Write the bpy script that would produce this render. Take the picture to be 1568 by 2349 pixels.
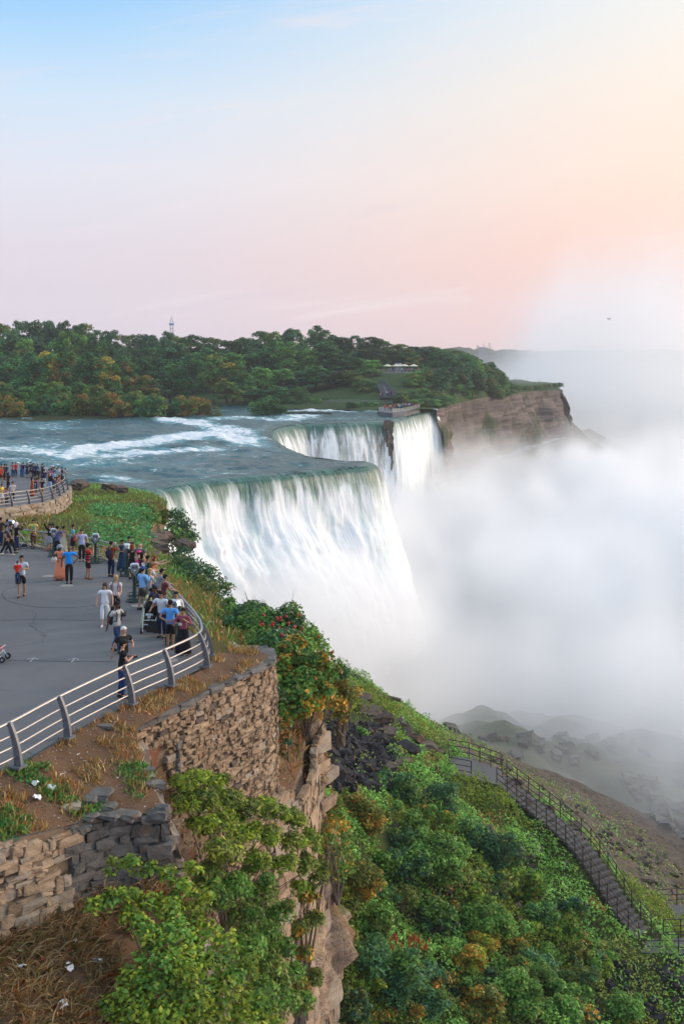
import bpy, bmesh, math, random
import numpy as np
from mathutils import Vector, Matrix
from mathutils.geometry import delaunay_2d_cdt
from math import radians as R, sin, cos, pi, sqrt

S = bpy.context.scene
C = S.collection
for o in list(bpy.data.objects):
    bpy.data.objects.remove(o)

# ------------------------------------------------------------------ camera
FOC, CX, HY, CAMZ = 2600.0, 784.0, 815.0, 17.0      # all measured on a 1568 x 2349 view of the photo
cam_d = bpy.data.cameras.new('camera')
cam = bpy.data.objects.new('camera', cam_d)
C.objects.link(cam)
cam.location = (0, 0, CAMZ)
cam.rotation_euler = (R(90), 0, 0)
cam_d.sensor_fit = 'VERTICAL'
cam_d.sensor_height = 36
cam_d.sensor_width = 24
cam_d.lens = FOC / 2349 * 36
cam_d.shift_y = -(1174.5 - HY) / 2349
cam_d.clip_start, cam_d.clip_end = 0.5, 20000
S.camera = cam

# ------------------------------------------------------------------ sky and sun
SUN_AZ, SUN_EL = R(66), R(16)
SUN_DIR = Vector((sin(SUN_AZ)*cos(SUN_EL), cos(SUN_AZ)*cos(SUN_EL), sin(SUN_EL)))

def lin(r, g, b):
    f = lambda c: (c/255/12.92 if c/255 <= .04045 else ((c/255+.055)/1.055)**2.4)
    return (f(r), f(g), f(b), 1)

W = bpy.data.worlds.new('World')
S.world = W
W.use_nodes = True
nt = W.node_tree
nt.nodes.clear()

class NT:
    """tiny node builder"""
    def __init__(s, tree): s.t = tree
    def n(s, typ, **kw):
        nd = s.t.nodes.new(typ)
        for k, v in kw.items(): setattr(nd, k, v)
        return nd
    def put(s, sock, v):
        if v is None: return
        if isinstance(v, bpy.types.NodeSocket): s.t.links.new(v, sock)
        elif isinstance(v, bpy.types.Node): s.t.links.new(v.outputs[0], sock)
        else: sock.default_value = v
    def m(s, op, a, b=None, c=None, clamp=False):
        nd = s.n('ShaderNodeMath', operation=op); nd.use_clamp = clamp
        s.put(nd.inputs[0], a); s.put(nd.inputs[1], b); s.put(nd.inputs[2], c)
        return nd.outputs[0]
    def vm(s, op, a, b=None):
        nd = s.n('ShaderNodeVectorMath', operation=op)
        s.put(nd.inputs[0], a); s.put(nd.inputs[1], b)
        return nd
    def mix(s, f, a, b, blend='MIX'):
        nd = s.n('ShaderNodeMix', data_type='RGBA', blend_type=blend)
        s.put(nd.inputs[0], f); s.put(nd.inputs[6], a); s.put(nd.inputs[7], b)
        return nd.outputs[2]
    def ss(s, v, a, b, lo=0., hi=1.):
        nd = s.n('ShaderNodeMapRange', interpolation_type='SMOOTHSTEP')
        s.put(nd.inputs[0], v); s.put(nd.inputs[1], a); s.put(nd.inputs[2], b); s.put(nd.inputs[3], lo); s.put(nd.inputs[4], hi)
        return nd.outputs[0]
    def ramp(s, f, stops):
        nd = s.n('ShaderNodeValToRGB')
        e = nd.color_ramp.elements
        while len(e) < len(stops): e.new(.5)
        for el, (p, c) in zip(e, stops): el.position = p; el.color = c
        s.put(nd.inputs[0], f)
        return nd.outputs[0]
    def noise(s, vec, scale, detail=3, rough=.55, dist=0.0):
        nd = s.n('ShaderNodeTexNoise')
        s.put(nd.inputs['Vector'], vec); nd.inputs['Scale'].default_value = scale
        nd.inputs['Detail'].default_value = detail; nd.inputs['Roughness'].default_value = rough
        nd.inputs['Distortion'].default_value = dist
        return nd.outputs[0]
    def voro(s, vec, scale, feature='F1'):
        nd = s.n('ShaderNodeTexVoronoi', feature=feature)
        s.put(nd.inputs['Vector'], vec); nd.inputs['Scale'].default_value = scale
        return nd
    def attr(s, name):
        nd = s.n('ShaderNodeAttribute', attribute_name=name); return nd
    def xyz(s, x, y, z):
        nd = s.n('ShaderNodeCombineXYZ'); s.put(nd.inputs[0], x); s.put(nd.inputs[1], y); s.put(nd.inputs[2], z)
        return nd.outputs[0]

w = NT(nt)
geo = w.n('ShaderNodeTexCoord')
dirv = w.vm('NORMALIZE', geo.outputs['Generated']).outputs[0]
sep = w.n('ShaderNodeSeparateXYZ'); w.put(sep.inputs[0], dirv)
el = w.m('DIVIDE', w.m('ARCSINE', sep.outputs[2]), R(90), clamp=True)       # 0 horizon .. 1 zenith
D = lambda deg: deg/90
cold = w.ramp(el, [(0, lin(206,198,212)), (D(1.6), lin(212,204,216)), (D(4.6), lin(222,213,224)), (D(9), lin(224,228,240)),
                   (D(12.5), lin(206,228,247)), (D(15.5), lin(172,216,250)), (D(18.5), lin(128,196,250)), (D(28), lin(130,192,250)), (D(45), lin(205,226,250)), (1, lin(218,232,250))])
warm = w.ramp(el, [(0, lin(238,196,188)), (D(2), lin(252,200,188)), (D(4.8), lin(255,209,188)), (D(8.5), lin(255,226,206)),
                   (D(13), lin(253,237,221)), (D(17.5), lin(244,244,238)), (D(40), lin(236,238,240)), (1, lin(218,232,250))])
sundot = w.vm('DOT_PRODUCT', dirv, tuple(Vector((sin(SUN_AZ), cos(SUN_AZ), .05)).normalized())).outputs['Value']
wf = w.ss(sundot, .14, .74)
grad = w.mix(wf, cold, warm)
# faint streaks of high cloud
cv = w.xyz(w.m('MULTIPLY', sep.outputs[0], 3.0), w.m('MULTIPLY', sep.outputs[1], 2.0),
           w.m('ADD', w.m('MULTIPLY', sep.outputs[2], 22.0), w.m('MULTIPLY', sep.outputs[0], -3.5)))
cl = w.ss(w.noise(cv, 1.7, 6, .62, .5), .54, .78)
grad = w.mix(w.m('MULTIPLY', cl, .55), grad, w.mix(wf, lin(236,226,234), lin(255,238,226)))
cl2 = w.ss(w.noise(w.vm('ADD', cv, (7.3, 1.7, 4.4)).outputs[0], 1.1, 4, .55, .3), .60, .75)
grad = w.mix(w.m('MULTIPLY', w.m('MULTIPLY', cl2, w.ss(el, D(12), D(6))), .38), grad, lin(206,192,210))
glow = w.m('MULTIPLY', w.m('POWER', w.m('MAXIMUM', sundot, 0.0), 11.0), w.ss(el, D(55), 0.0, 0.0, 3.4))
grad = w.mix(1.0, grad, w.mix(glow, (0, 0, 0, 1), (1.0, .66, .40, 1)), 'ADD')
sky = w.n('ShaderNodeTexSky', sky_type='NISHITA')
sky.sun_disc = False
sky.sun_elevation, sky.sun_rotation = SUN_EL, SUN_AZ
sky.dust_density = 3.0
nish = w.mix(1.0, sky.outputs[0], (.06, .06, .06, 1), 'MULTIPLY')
final = w.mix(.92, nish, w.mix(1.0, grad, w.mix(w.ss(el, D(20), D(45)), (.93, .92, .92, 1), (1.12, 1.10, 1.06, 1)), 'MULTIPLY'))  # sky dimmed in view and raised overhead, added brightness to light the scene
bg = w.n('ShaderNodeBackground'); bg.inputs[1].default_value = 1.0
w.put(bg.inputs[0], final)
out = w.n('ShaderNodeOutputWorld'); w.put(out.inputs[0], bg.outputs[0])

sun_d = bpy.data.lights.new('sun', 'SUN')
sun_d.energy, sun_d.angle, sun_d.color = 2.3, R(18), (1.0, .81, .66)
sun = bpy.data.objects.new('sun', sun_d)
C.objects.link(sun)
sun.rotation_euler = SUN_DIR.to_track_quat('Z', 'Y').to_euler()

S.view_settings.view_transform = 'Standard'
S.view_settings.look = 'None'
S.view_settings.exposure = 0.28
S.view_settings.gamma = 1.0
S.view_settings.use_curve_mapping = False
S.render.engine = 'CYCLES'
cy = S.cycles
cy.use_adaptive_sampling = True
cy.adaptive_threshold = 0.02
cy.use_denoising = True
cy.denoiser = 'OPENIMAGEDENOISE'
cy.max_bounces = 14
cy.diffuse_bounces = 3
cy.glossy_bounces = 2
cy.transmission_bounces = 3
cy.transparent_max_bounces = 8
cy.volume_bounces = 12
cy.volume_step_rate = 2.0
cy.volume_max_steps = 160
cy.caustics_reflective = cy.caustics_refractive = False

# ------------------------------------------------------------------ helpers
rnd = random.Random(7)
rng = np.random.default_rng(11)

def ray(dx, dy):            # direction through a point of the 1568 x 2349 view, per metre of depth
    return (dx-CX)/FOC, -(dy-HY)/FOC
def pd(dx, dy, d):          # point at a depth
    a, b = ray(dx, dy); return Vector((a*d, d, CAMZ+b*d))
def pz(dx, dy, z):          # point at a height
    a, b = ray(dx, dy); d = (z-CAMZ)/b; return Vector((a*d, d, z))
def proj(x, y, z):          # back to view coordinates (numpy friendly)
    return CX+FOC*x/y, HY-FOC*(z-CAMZ)/y

def plaza_z(d):
    return 6.5 - 0.07*max(0.0, d-50)
def pg(dx, dy):             # on the near plaza
    d = 10.5*FOC/(dy-HY)
    if d > 50: d = (CAMZ-6.5-3.5)/((dy-HY)/FOC-0.07)
    return pd(dx, dy, d)
def look_z(d): return 4.5-0.05*(d-98)
def pl(dx, dy):             # on the farther lookout
    d = (CAMZ-4.5-4.9)/((dy-HY)/FOC-0.05); return pd(dx, dy, d)

_T = np.random.default_rng(3).random(65536).astype(np.float64)
def _h(ix, iy, iz):
    return _T[((ix*73856093) ^ (iy*19349663) ^ (iz*83492791)) & 65535]
def vnoise(x, y, z=0.0):
    x, y, z = np.broadcast_arrays(np.asarray(x, float), np.asarray(y, float), np.asarray(z, float))
    ix, iy, iz = np.floor(x).astype(np.int64), np.floor(y).astype(np.int64), np.floor(z).astype(np.int64)
    fx, fy, fz = x-ix, y-iy, z-iz
    fx, fy, fz = fx*fx*(3-2*fx), fy*fy*(3-2*fy), fz*fz*(3-2*fz)
    r = 0
    for a in (0, 1):
        for b in (0, 1):
            for c in (0, 1):
                r = r+_h(ix+a, iy+b, iz+c)*(fx if a else 1-fx)*(fy if b else 1-fy)*(fz if c else 1-fz)
    return r*2-1
def fbm(x, y, z=0.0, oct=4, gain=.5, lac=2.03):
    r, a = 0, 1.0
    for i in range(oct):
        r = r+a*vnoise(np.asarray(x)+i*17.1, np.asarray(y)+i*9.7, np.asarray(z)+i*5.3)
        x, y, z, a = np.asarray(x)*lac, np.asarray(y)*lac, np.asarray(z)*lac, a*gain
    return r
def sstep(a, b, v):
    t = np.clip((np.asarray(v, float)-a)/(b-a), 0, 1); return t*t*(3-2*t)

def tag(o, label=None, cat=None, group=None, kind=None):
    if label: o['label'] = label
    if cat: o['category'] = cat
    if group: o['group'] = group
    if kind: o['kind'] = kind
    return o
def link(o, parent=None):
    C.objects.link(o)
    if parent is not None: o.parent = parent
    return o
def empty(name, loc=(0, 0, 0), rz=0.0):
    o = bpy.data.objects.new(name, None); C.objects.link(o)
    o.location = loc; o.rotation_euler = (0, 0, rz); o.empty_display_size = .2
    return o
def mesh_obj(name, verts, faces, mats, parent=None, smooth=False, attrs=None, midx=None, cols=None):
    me = bpy.data.meshes.new(name)
    v = np.asarray(verts, dtype=np.float32).reshape(-1, 3)
    if isinstance(faces, np.ndarray):
        k = faces.shape[1]; n = len(faces)
        me.vertices.add(len(v)); me.vertices.foreach_set('co', v.ravel())
        me.loops.add(n*k); me.loops.foreach_set('vertex_index', faces.astype(np.int32).ravel())
        me.polygons.add(n); me.polygons.foreach_set('loop_start', np.arange(0, n*k, k, dtype=np.int32))
        me.update(calc_edges=True)
    else:
        me.from_pydata([tuple(map(float, p)) for p in v], [], faces)
    if attrs:
        for kname, arr in attrs.items():
            at = me.attributes.new(kname, 'FLOAT', 'POINT'); at.data.foreach_set('value', np.asarray(arr, np.float32).ravel())
    if cols is not None:     # per vertex rgb
        at = me.attributes.new('col', 'FLOAT_COLOR', 'POINT')
        c = np.ones((len(v), 4), np.float32); c[:, :3] = cols; at.data.foreach_set('color', c.ravel())
    for m in (mats if isinstance(mats, (list, tuple)) else [mats]): me.materials.append(m)
    if midx is not None: me.polygons.foreach_set('material_index', np.asarray(midx, np.int32))
    if smooth: me.polygons.foreach_set('use_smooth', np.ones(len(me.polygons), bool))
    o = bpy.data.objects.new(name, me)
    link(o, parent)
    return o
def grid_faces(nu, nv, keep=None):
    i = np.arange((nu-1)*(nv-1)); r, c = i//(nv-1), i % (nv-1)
    a = r*nv+c
    f = np.stack([a, a+1, a+nv+1, a+nv], 1)
    return f if keep is None else f[keep[f].all(1)]

class MB:
    """collects boxes, tubes and lathes into one mesh"""
    def __init__(s): s.v, s.f, s.mi, s.cm = [], [], [], 0
    def add(s, v, f):
        b = len(s.v); s.v += [tuple(p) for p in v]; s.f += [tuple(i+b for i in q) for q in f]; s.mi += [s.cm]*len(f)
    def box(s, c, size, rz=0.0, top=1.0, jit=0.0, M=None):
        x, y, z = (k/2 for k in size); v = []
        for dz in (-1, 1):
            t = top if dz > 0 else 1
            for a, b in ((-1, -1), (1, -1), (1, 1), (-1, 1)):
                v.append(Vector((a*x*t+rnd.uniform(-jit, jit), b*y*t+rnd.uniform(-jit, jit), dz*z+rnd.uniform(-jit, jit))))
        T = Matrix.Translation(c) @ (M if M is not None else Matrix.Rotation(rz, 4, 'Z'))
        s.add([T @ p for p in v], [(3, 2, 1, 0), (4, 5, 6, 7), (0, 1, 5, 4), (1, 2, 6, 5), (2, 3, 7, 6), (3, 0, 4, 7)])
    def tube(s, pts, r, n=8, cap=True):
        pts = [Vector(p) for p in pts]
        rs = r if isinstance(r, (list, tuple)) else [r]*len(pts)
        v, f = [], []; ref = None
        for i, p in enumerate(pts):
            t = (pts[min(i+1, len(pts)-1)]-pts[max(i-1, 0)]).normalized()
            if ref is None or abs(t.dot(ref)) > .98: ref = Vector((0, 0, 1)) if abs(t.z) < .9 else Vector((1, 0, 0))
            a = t.cross(ref).normalized(); b = a.cross(t).normalized(); ref = b
            for k in range(n):
                q = 2*pi*k/n; v.append(p+(a*cos(q)+b*sin(q))*rs[i])
        for i in range(len(pts)-1):
            for k in range(n):
                f.append((i*n+k, i*n+(k+1) % n, (i+1)*n+(k+1) % n, (i+1)*n+k))
        if cap: f += [tuple(reversed(range(n))), tuple(range((len(pts)-1)*n, len(pts)*n))]
        s.add(v, f)
    def lathe(s, prof, c=(0, 0, 0), n=16, sx=1, sy=1):
        v, f = [], []; c = Vector(c)
        for r, z in prof:
            for k in range(n): v.append(c+Vector((r*cos(2*pi*k/n)*sx, r*sin(2*pi*k/n)*sy, z)))
        for i in range(len(prof)-1):
            for k in range(n): f.append((i*n+k, i*n+(k+1) % n, (i+1)*n+(k+1) % n, (i+1)*n+k))
        f += [tuple(reversed(range(n))), tuple(range((len(prof)-1)*n, len(prof)*n))]
        s.add(v, f)
    def build(s, name, mats, parent=None, smooth=False):
        o = mesh_obj(name, s.v, s.f, mats, parent, smooth, midx=s.mi)
        return o

def copy_tree(o, parent=None):
    c = o.copy(); C.objects.link(c); c.parent = parent
    for ch in o.children: copy_tree(ch, c)
    return c

# ------------------------------------------------------------------ materials
def mat(name, f, disp=None):
    m = bpy.data.materials.new(name); m.use_nodes = True
    t = m.node_tree; t.nodes.clear()
    b = NT(t); o = b.n('ShaderNodeOutputMaterial')
    f(b, o)
    return m
def pbsdf(b, o, col, rough=.7, bump=None, bstr=.5, bdist=.05, metal=0.0, spec=.4):
    p = b.n('ShaderNodeBsdfPrincipled')
    b.put(p.inputs['Base Color'], col); b.put(p.inputs['Roughness'], rough); b.put(p.inputs['Metallic'], metal)
    p.inputs['Specular IOR Level'].default_value = spec
    if bump is not None:
        bn = b.n('ShaderNodeBump'); bn.inputs['Strength'].default_value = bstr; bn.inputs['Distance'].default_value = bdist
        b.put(bn.inputs['Height'], bump); b.put(p.inputs['Normal'], bn.outputs[0])
    b.put(o.inputs[0], p.outputs[0])
    return p
def plain(name, rgb, rough=.7, metal=0.0, var=.12, scale=8.0, spec=.4):
    def f(b, o):
        tc = b.n('ShaderNodeTexCoord').outputs['Object']
        n = b.noise(tc, scale, 4, .6)
        c = b.mix(n, tuple(k*(1-var) for k in rgb)+(1,), tuple(min(1, k*(1+var)) for k in rgb)+(1,))
        pbsdf(b, o, c, rough, metal=metal, spec=spec)
    return mat(name, f)
def coords(b): return b.n('ShaderNodeNewGeometry').outputs['Position']

def leaf_mat(name, own=False):
    def f(b, o):
        c = b.attr('col').outputs['Color']
        oi = b.n('ShaderNodeObjectInfo').outputs['Random']
        hs = b.n('ShaderNodeHueSaturation')
        if own: oi = .45
        b.put(hs.inputs['Hue'], b.m('ADD', .485, b.m('MULTIPLY', oi, .03)))
        b.put(hs.inputs['Value'], b.m('ADD', .66, b.m('MULTIPLY', b.m('FRACT', b.m('MULTIPLY', oi, 7.31 if not own else 1.0)), .75)))
        b.put(hs.inputs['Color'], c)
        d = b.n('ShaderNodeBsdfPrincipled'); b.put(d.inputs['Base Color'], hs.outputs[0]); d.inputs['Roughness'].default_value = .55
        d.inputs['Specular IOR Level'].default_value = .25
        t = b.n('ShaderNodeBsdfTranslucent'); b.put(t.inputs[0], b.mix(.28, hs.outputs[0], (.26, .36, .04, 1), 'MIX'))
        ms = b.n('ShaderNodeMixShader'); ms.inputs[0].default_value = .22
        b.put(ms.inputs[1], d.outputs[0]); b.put(ms.inputs[2], t.outputs[0]); b.put(o.inputs[0], ms.outputs[0])
    return mat(name, f)
M_LEAF = leaf_mat('leaves')
M_LEAF_OWN = leaf_mat('shrub_leaves', True)

def f_bark(b, o):
    p = coords(b); n = b.noise(p, 6, 4, .6)
    pbsdf(b, o, b.mix(n, (.05, .04, .03, 1), (.16, .13, .10, 1)), .9, n, .6, .03)
M_BARK = mat('bark', f_bark)

def f_stone(tone, dark):
    def f(b, o):
        p = coords(b)
        oi = b.n('ShaderNodeObjectInfo').outputs['Random']
        n = b.noise(b.vm('ADD', p, b.xyz(oi, oi, oi)).outputs[0], 2.2, 6, .62)
        n2 = b.noise(p, 14, 5, .65)
        c = b.mix(b.ss(n, .3, .7), dark+(1,), tone+(1,))
        c = b.mix(b.m('MULTIPLY', n2, .45), c, tuple(k*.45 for k in dark)+(1,))
        c = b.mix(b.m('MULTIPLY', oi, .35), c, tuple(min(1, k*1.35) for k in tone)+(1,))
        rust = b.m('MULTIPLY', b.ss(b.noise(p, .8, 4, .6), .58, .75), .55)
        c = b.mix(rust, c, (.25, .115, .045, 1))
        pbsdf(b, o, c, .92, n2, .8, .05, spec=.2)
    return f
M_STONE = mat('warm_stone', f_stone((.43, .325, .22), (.19, .135, .088)))
M_STONE_GREY = mat('grey_stone', f_stone((.17, .165, .155), (.065, .064, .06)))
M_STONE_PALE = mat('pale_stone', f_stone((.40, .34, .265), (.20, .165, .125)))
M_STONE_BLACK = mat('black_rock', f_stone((.045, .047, .055), (.013, .014, .017)))
M_STONE_BROWN = mat('brown_rock', f_stone((.15, .12, .10), (.05, .042, .037)))

def f_mortar(b, o):
    p = coords(b); n = b.noise(p, 4, 5, .65)
    pbsdf(b, o, b.mix(n, (.075, .055, .038, 1), (.25, .185, .125, 1)), .95, n, .8, .06, spec=.2)
M_MORTAR = mat('mortar', f_mortar)

def f_cliff(b, o):          # banded, cracked limestone
    p = coords(b)
    sp = b.n('ShaderNodeSeparateXYZ'); b.put(sp.inputs[0], p)
    zb = b.xyz(b.m('MULTIPLY', sp.outputs[0], .12), b.m('MULTIPLY', sp.outputs[1], .12), b.m('MULTIPLY', sp.outputs[2], 1.6))
    band = b.noise(zb, 1.0, 6, .65, .4)
    n = b.noise(p, 1.6, 6, .68)
    nc = b.n('ShaderNodeTexNoise'); b.put(nc.inputs['Vector'], p); nc.inputs['Scale'].default_value = 1.1; wv = b.vm('ADD', b.vm('MULTIPLY', p, (1.0, 1.0, 1.7)).outputs[0], nc.outputs['Color']).outputs[0]
    cr = b.voro(wv, 2.4, 'DISTANCE_TO_EDGE').outputs['Distance']
    c = b.mix(b.ss(band, .35, .65), (.17, .125, .085, 1), (.46, .355, .25, 1))
    c = b.mix(b.m('MULTIPLY', b.ss(n, .35, .7), .6), c, (.19, .15, .115, 1))
    c = b.mix(b.m('MULTIPLY', b.ss(cr, .03, .0, 0., .22), b.ss(n, .4, .6)), c, (.045, .034, .025, 1))
    nz = b.n('ShaderNodeSeparateXYZ'); b.put(nz.inputs[0], b.n('ShaderNodeNewGeometry').outputs['Normal'])
    moss = b.m('MULTIPLY', b.ss(nz.outputs[2], .35, .8), b.ss(b.noise(p, .5, 4), .35, .6))
    c = b.mix(moss, c, (.085, .10, .03, 1))
    c = b.mix(b.m('MULTIPLY', b.ss(b.noise(p, .35, 4), .52, .68), .75), c, (.19, .085, .033, 1))
    hh = b.m('ADD', b.m('ADD', n, band), b.m('MULTIPLY', b.ss(cr, 0.0, .12), .12))
    pbsdf(b, o, c, .93, hh, 1.0, .22, spec=.2)
M_CLIFF = mat('cliff_rock', f_cliff)
def f_cliff_far(b, o):
    p = coords(b)
    sp = b.n('ShaderNodeSeparateXYZ'); b.put(sp.inputs[0], p)
    zb = b.xyz(b.m('MULTIPLY', sp.outputs[0], .012), b.m('MULTIPLY', sp.outputs[1], .012), b.m('MULTIPLY', sp.outputs[2], .35))
    band = b.noise(zb, 1.4, 5, .65, .2)
    n = b.noise(p, .12, 6, .65)
    c = b.mix(b.ss(band, .35, .65), (.085, .07, .062, 1), (.20, .16, .14, 1))
    c = b.mix(b.m('MULTIPLY', b.ss(n, .45, .7), .75), c, (.10, .085, .07, 1))
    c = b.mix(b.m('MULTIPLY', b.ss(b.noise(p, .06, 4), .52, .66), .8), c, (.05, .075, .03, 1))
    pbsdf(b, o, c, .95, b.m('ADD', n, band), 1.0, 1.2, spec=.1)
M_CLIFF_FAR = mat('far_cliff_rock', f_cliff_far)

def soil_mat(name, a, bcol, c3, s1=.5, s2=5):
    def f(b, o):
        p = coords(b)
        n1, n2, n3 = b.noise(p, s1, 5, .6), b.noise(p, s2, 5, .65), b.noise(p, 30, 3, .6)
        c = b.mix(b.ss(n1, .35, .65), a+(1,), bcol+(1,))
        c = b.mix(b.m('MULTIPLY', b.ss(n2, .45, .7), .7), c, c3+(1,))
        c = b.mix(b.m('MULTIPLY', n3, .5), c, tuple(k*.4 for k in a)+(1,))
        pbsdf(b, o, c, .95, b.m('ADD', n2, n3), .8, .05, spec=.15)
    return mat(name, f)
M_SOIL = soil_mat('dry_soil', (.13, .085, .055), (.20, .125, .075), (.16, .07, .035))
M_TURF = soil_mat('turf', (.085, .075, .024), (.065, .10, .022), (.15, .105, .038), .13, 1.2)
M_UNDER = soil_mat('undergrowth_soil', (.03, .05, .014), (.05, .085, .02), (.06, .06, .025), .2, 1.5)
M_SCREE = soil_mat('scree', (.10, .085, .07), (.075, .085, .05), (.16, .13, .11), .06, .6)
M_TALUS = soil_mat('wet_talus', (.115, .125, .10), (.15, .17, .115), (.08, .08, .07), .05, .4)
M_ISLE = soil_mat('island_soil', (.045, .055, .02), (.035, .06, .018), (.08, .065, .035), .05, .4)
M_LAWN = soil_mat('lawn', (.034, .075, .022), (.045, .10, .026), (.08, .085, .03), .05, .5)

def f_under(b, o):
    p = coords(b); sc = b.attr('scree').outputs['Fac']
    n1, n2, n3 = b.noise(p, .3, 5, .6), b.noise(p, 2.0, 6, .68), b.noise(p, 9, 4, .6)
    g = b.mix(b.ss(n1, .35, .65), (.04, .06, .018, 1), (.075, .11, .026, 1)); g = b.mix(b.m('MULTIPLY', n2, .5), g, (.03, .028, .018, 1))
    r = b.mix(b.ss(n2, .35, .65), (.075, .062, .05, 1), (.19, .155, .125, 1)); r = b.mix(b.m('MULTIPLY', n3, .5), r, (.05, .045, .04, 1))
    c = b.mix(b.ss(b.m('ADD', sc, b.m('MULTIPLY', b.m('SUBTRACT', n2, .5), .8)), .35, .65), g, r)
    pbsdf(b, o, c, .95, b.m('ADD', n2, n3), .9, .15, spec=.15)
M_UNDER = mat('undergrowth_soil', f_under)
def f_asph(b, o):
    p = coords(b)
    big, mid, fine = b.noise(p, .16, 4, .6), b.noise(p, 1.6, 5, .65), b.noise(p, 60, 2, .6)
    c = b.mix(b.ss(big, .3, .7), (.094, .095, .099, 1), (.130, .130, .133, 1))
    c = b.mix(b.m('MULTIPLY', b.ss(mid, .5, .8), .4), c, (.07, .07, .076, 1))
    c = b.mix(b.m('MULTIPLY', fine, .35), c, (.17, .17, .175, 1))
    # cracks and the outlines of old patches
    dn = b.n('ShaderNodeTexNoise'); b.put(dn.inputs['Vector'], p); dn.inputs['Scale'].default_value = .35; dn.inputs['Detail'].default_value = 4
    wv = b.vm('ADD', p, b.vm('MULTIPLY', dn.outputs['Color'], (2.2, 2.2, 2.2)).outputs[0]).outputs[0]
    e = b.voro(wv, .11, 'DISTANCE_TO_EDGE').outputs['Distance']
    c = b.mix(b.m('MULTIPLY', b.ss(e, .005, .001, 0., .6), b.ss(b.noise(p, .3, 2), .42, .55)), c, (.03, .03, .033, 1))
    pbsdf(b, o, c, .85, fine, .35, .012, spec=.35)
M_ASPH = mat('asphalt', f_asph)
M_CONC = plain('concrete', (.27, .25, .225), .9, var=.25, scale=3)
M_STEEL = plain('brushed_steel', (.36, .345, .33), .45, .8, var=.08)
M_POST = plain('post_grey', (.13, .137, .15), .5, .2, var=.12)
M_DARKMETAL = plain('dark_green_metal', (.015, .045, .035), .45, .1)
M_CHROME = plain('cast_aluminium', (.62, .63, .66), .28, .85, var=.05)
M_FACE = plain('viewer_face', (.28, .30, .32), .4, .5)
M_BLACK = plain('black_rubber', (.012, .012, .013), .7)
M_WHITE = plain('white_paper', (.78, .78, .77), .8, var=.08)
M_REDP = plain('red_plastic', (.55, .04, .03), .5)
M_RUST = None
def f_rust(b, o):
    p = coords(b); sp = b.n('ShaderNodeSeparateXYZ'); b.put(sp.inputs[0], p)
    v = b.xyz(b.m('MULTIPLY', sp.outputs[0], 5), b.m('MULTIPLY', sp.outputs[1], 5), b.m('MULTIPLY', sp.outputs[2], .5))
    n = b.noise(v, 1.6, 5, .6)
    pbsdf(b, o, b.mix(n, (.055, .018, .010, 1), (.21, .075, .03, 1)), .8, n, .3, .02)
M_RUST = mat('rusty_sheet', f_rust)

def f_river(b, o):
    p = coords(b); fo = b.attr('foam').outputs['Fac']
    sp = b.n('ShaderNodeSeparateXYZ'); b.put(sp.inputs[0], p)
    # the current runs from upper left towards the lip
    u = b.m('ADD', b.m('MULTIPLY', sp.outputs[0], .92), b.m('MULTIPLY', sp.outputs[1], -.38))
    v = b.m('ADD', b.m('MULTIPLY', sp.outputs[0], .38), b.m('MULTIPLY', sp.outputs[1], .92))
    q = b.xyz(b.m('MULTIPLY', u, .32), b.m('MULTIPLY', v, .62), 0.0)
    n1, n2 = b.noise(q, 1.0, 6, .66, .8), b.noise(q, 3.4, 4, .6, .4)
    thr = b.m('SUBTRACT', .72, b.m('MULTIPLY', fo, .55))
    fm = b.ss(b.m('ADD', n1, b.m('MULTIPLY', b.m('SUBTRACT', n2, .5), .35)), thr, b.m('ADD', thr, .14))
    deep = b.mix(b.ss(n1, .3, .75), (.008, .040, .042, 1), (.046, .135, .130, 1))
    deep = b.mix(b.ss(fo, .12, .5), deep, (.13, .33, .36, 1))
    c = b.mix(fm, deep, (.80, .84, .86, 1))
    pbsdf(b, o, c, b.m('ADD', .22, b.m('MULTIPLY', fm, .5)), b.m('ADD', n1, b.m('MULTIPLY', n2, .6)), .9, .6, spec=.22)
M_RIVER = mat('river_water', f_river)
def f_gorge(b, o):
    p = coords(b); n = b.noise(p, .05, 6, .65, .5)
    c = b.mix(b.ss(n, .45, .7), (.10, .20, .21, 1), (.62, .68, .70, 1))
    pbsdf(b, o, c, .3, n, .4, .5)
M_GORGE = mat('gorge_water', f_gorge)

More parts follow.
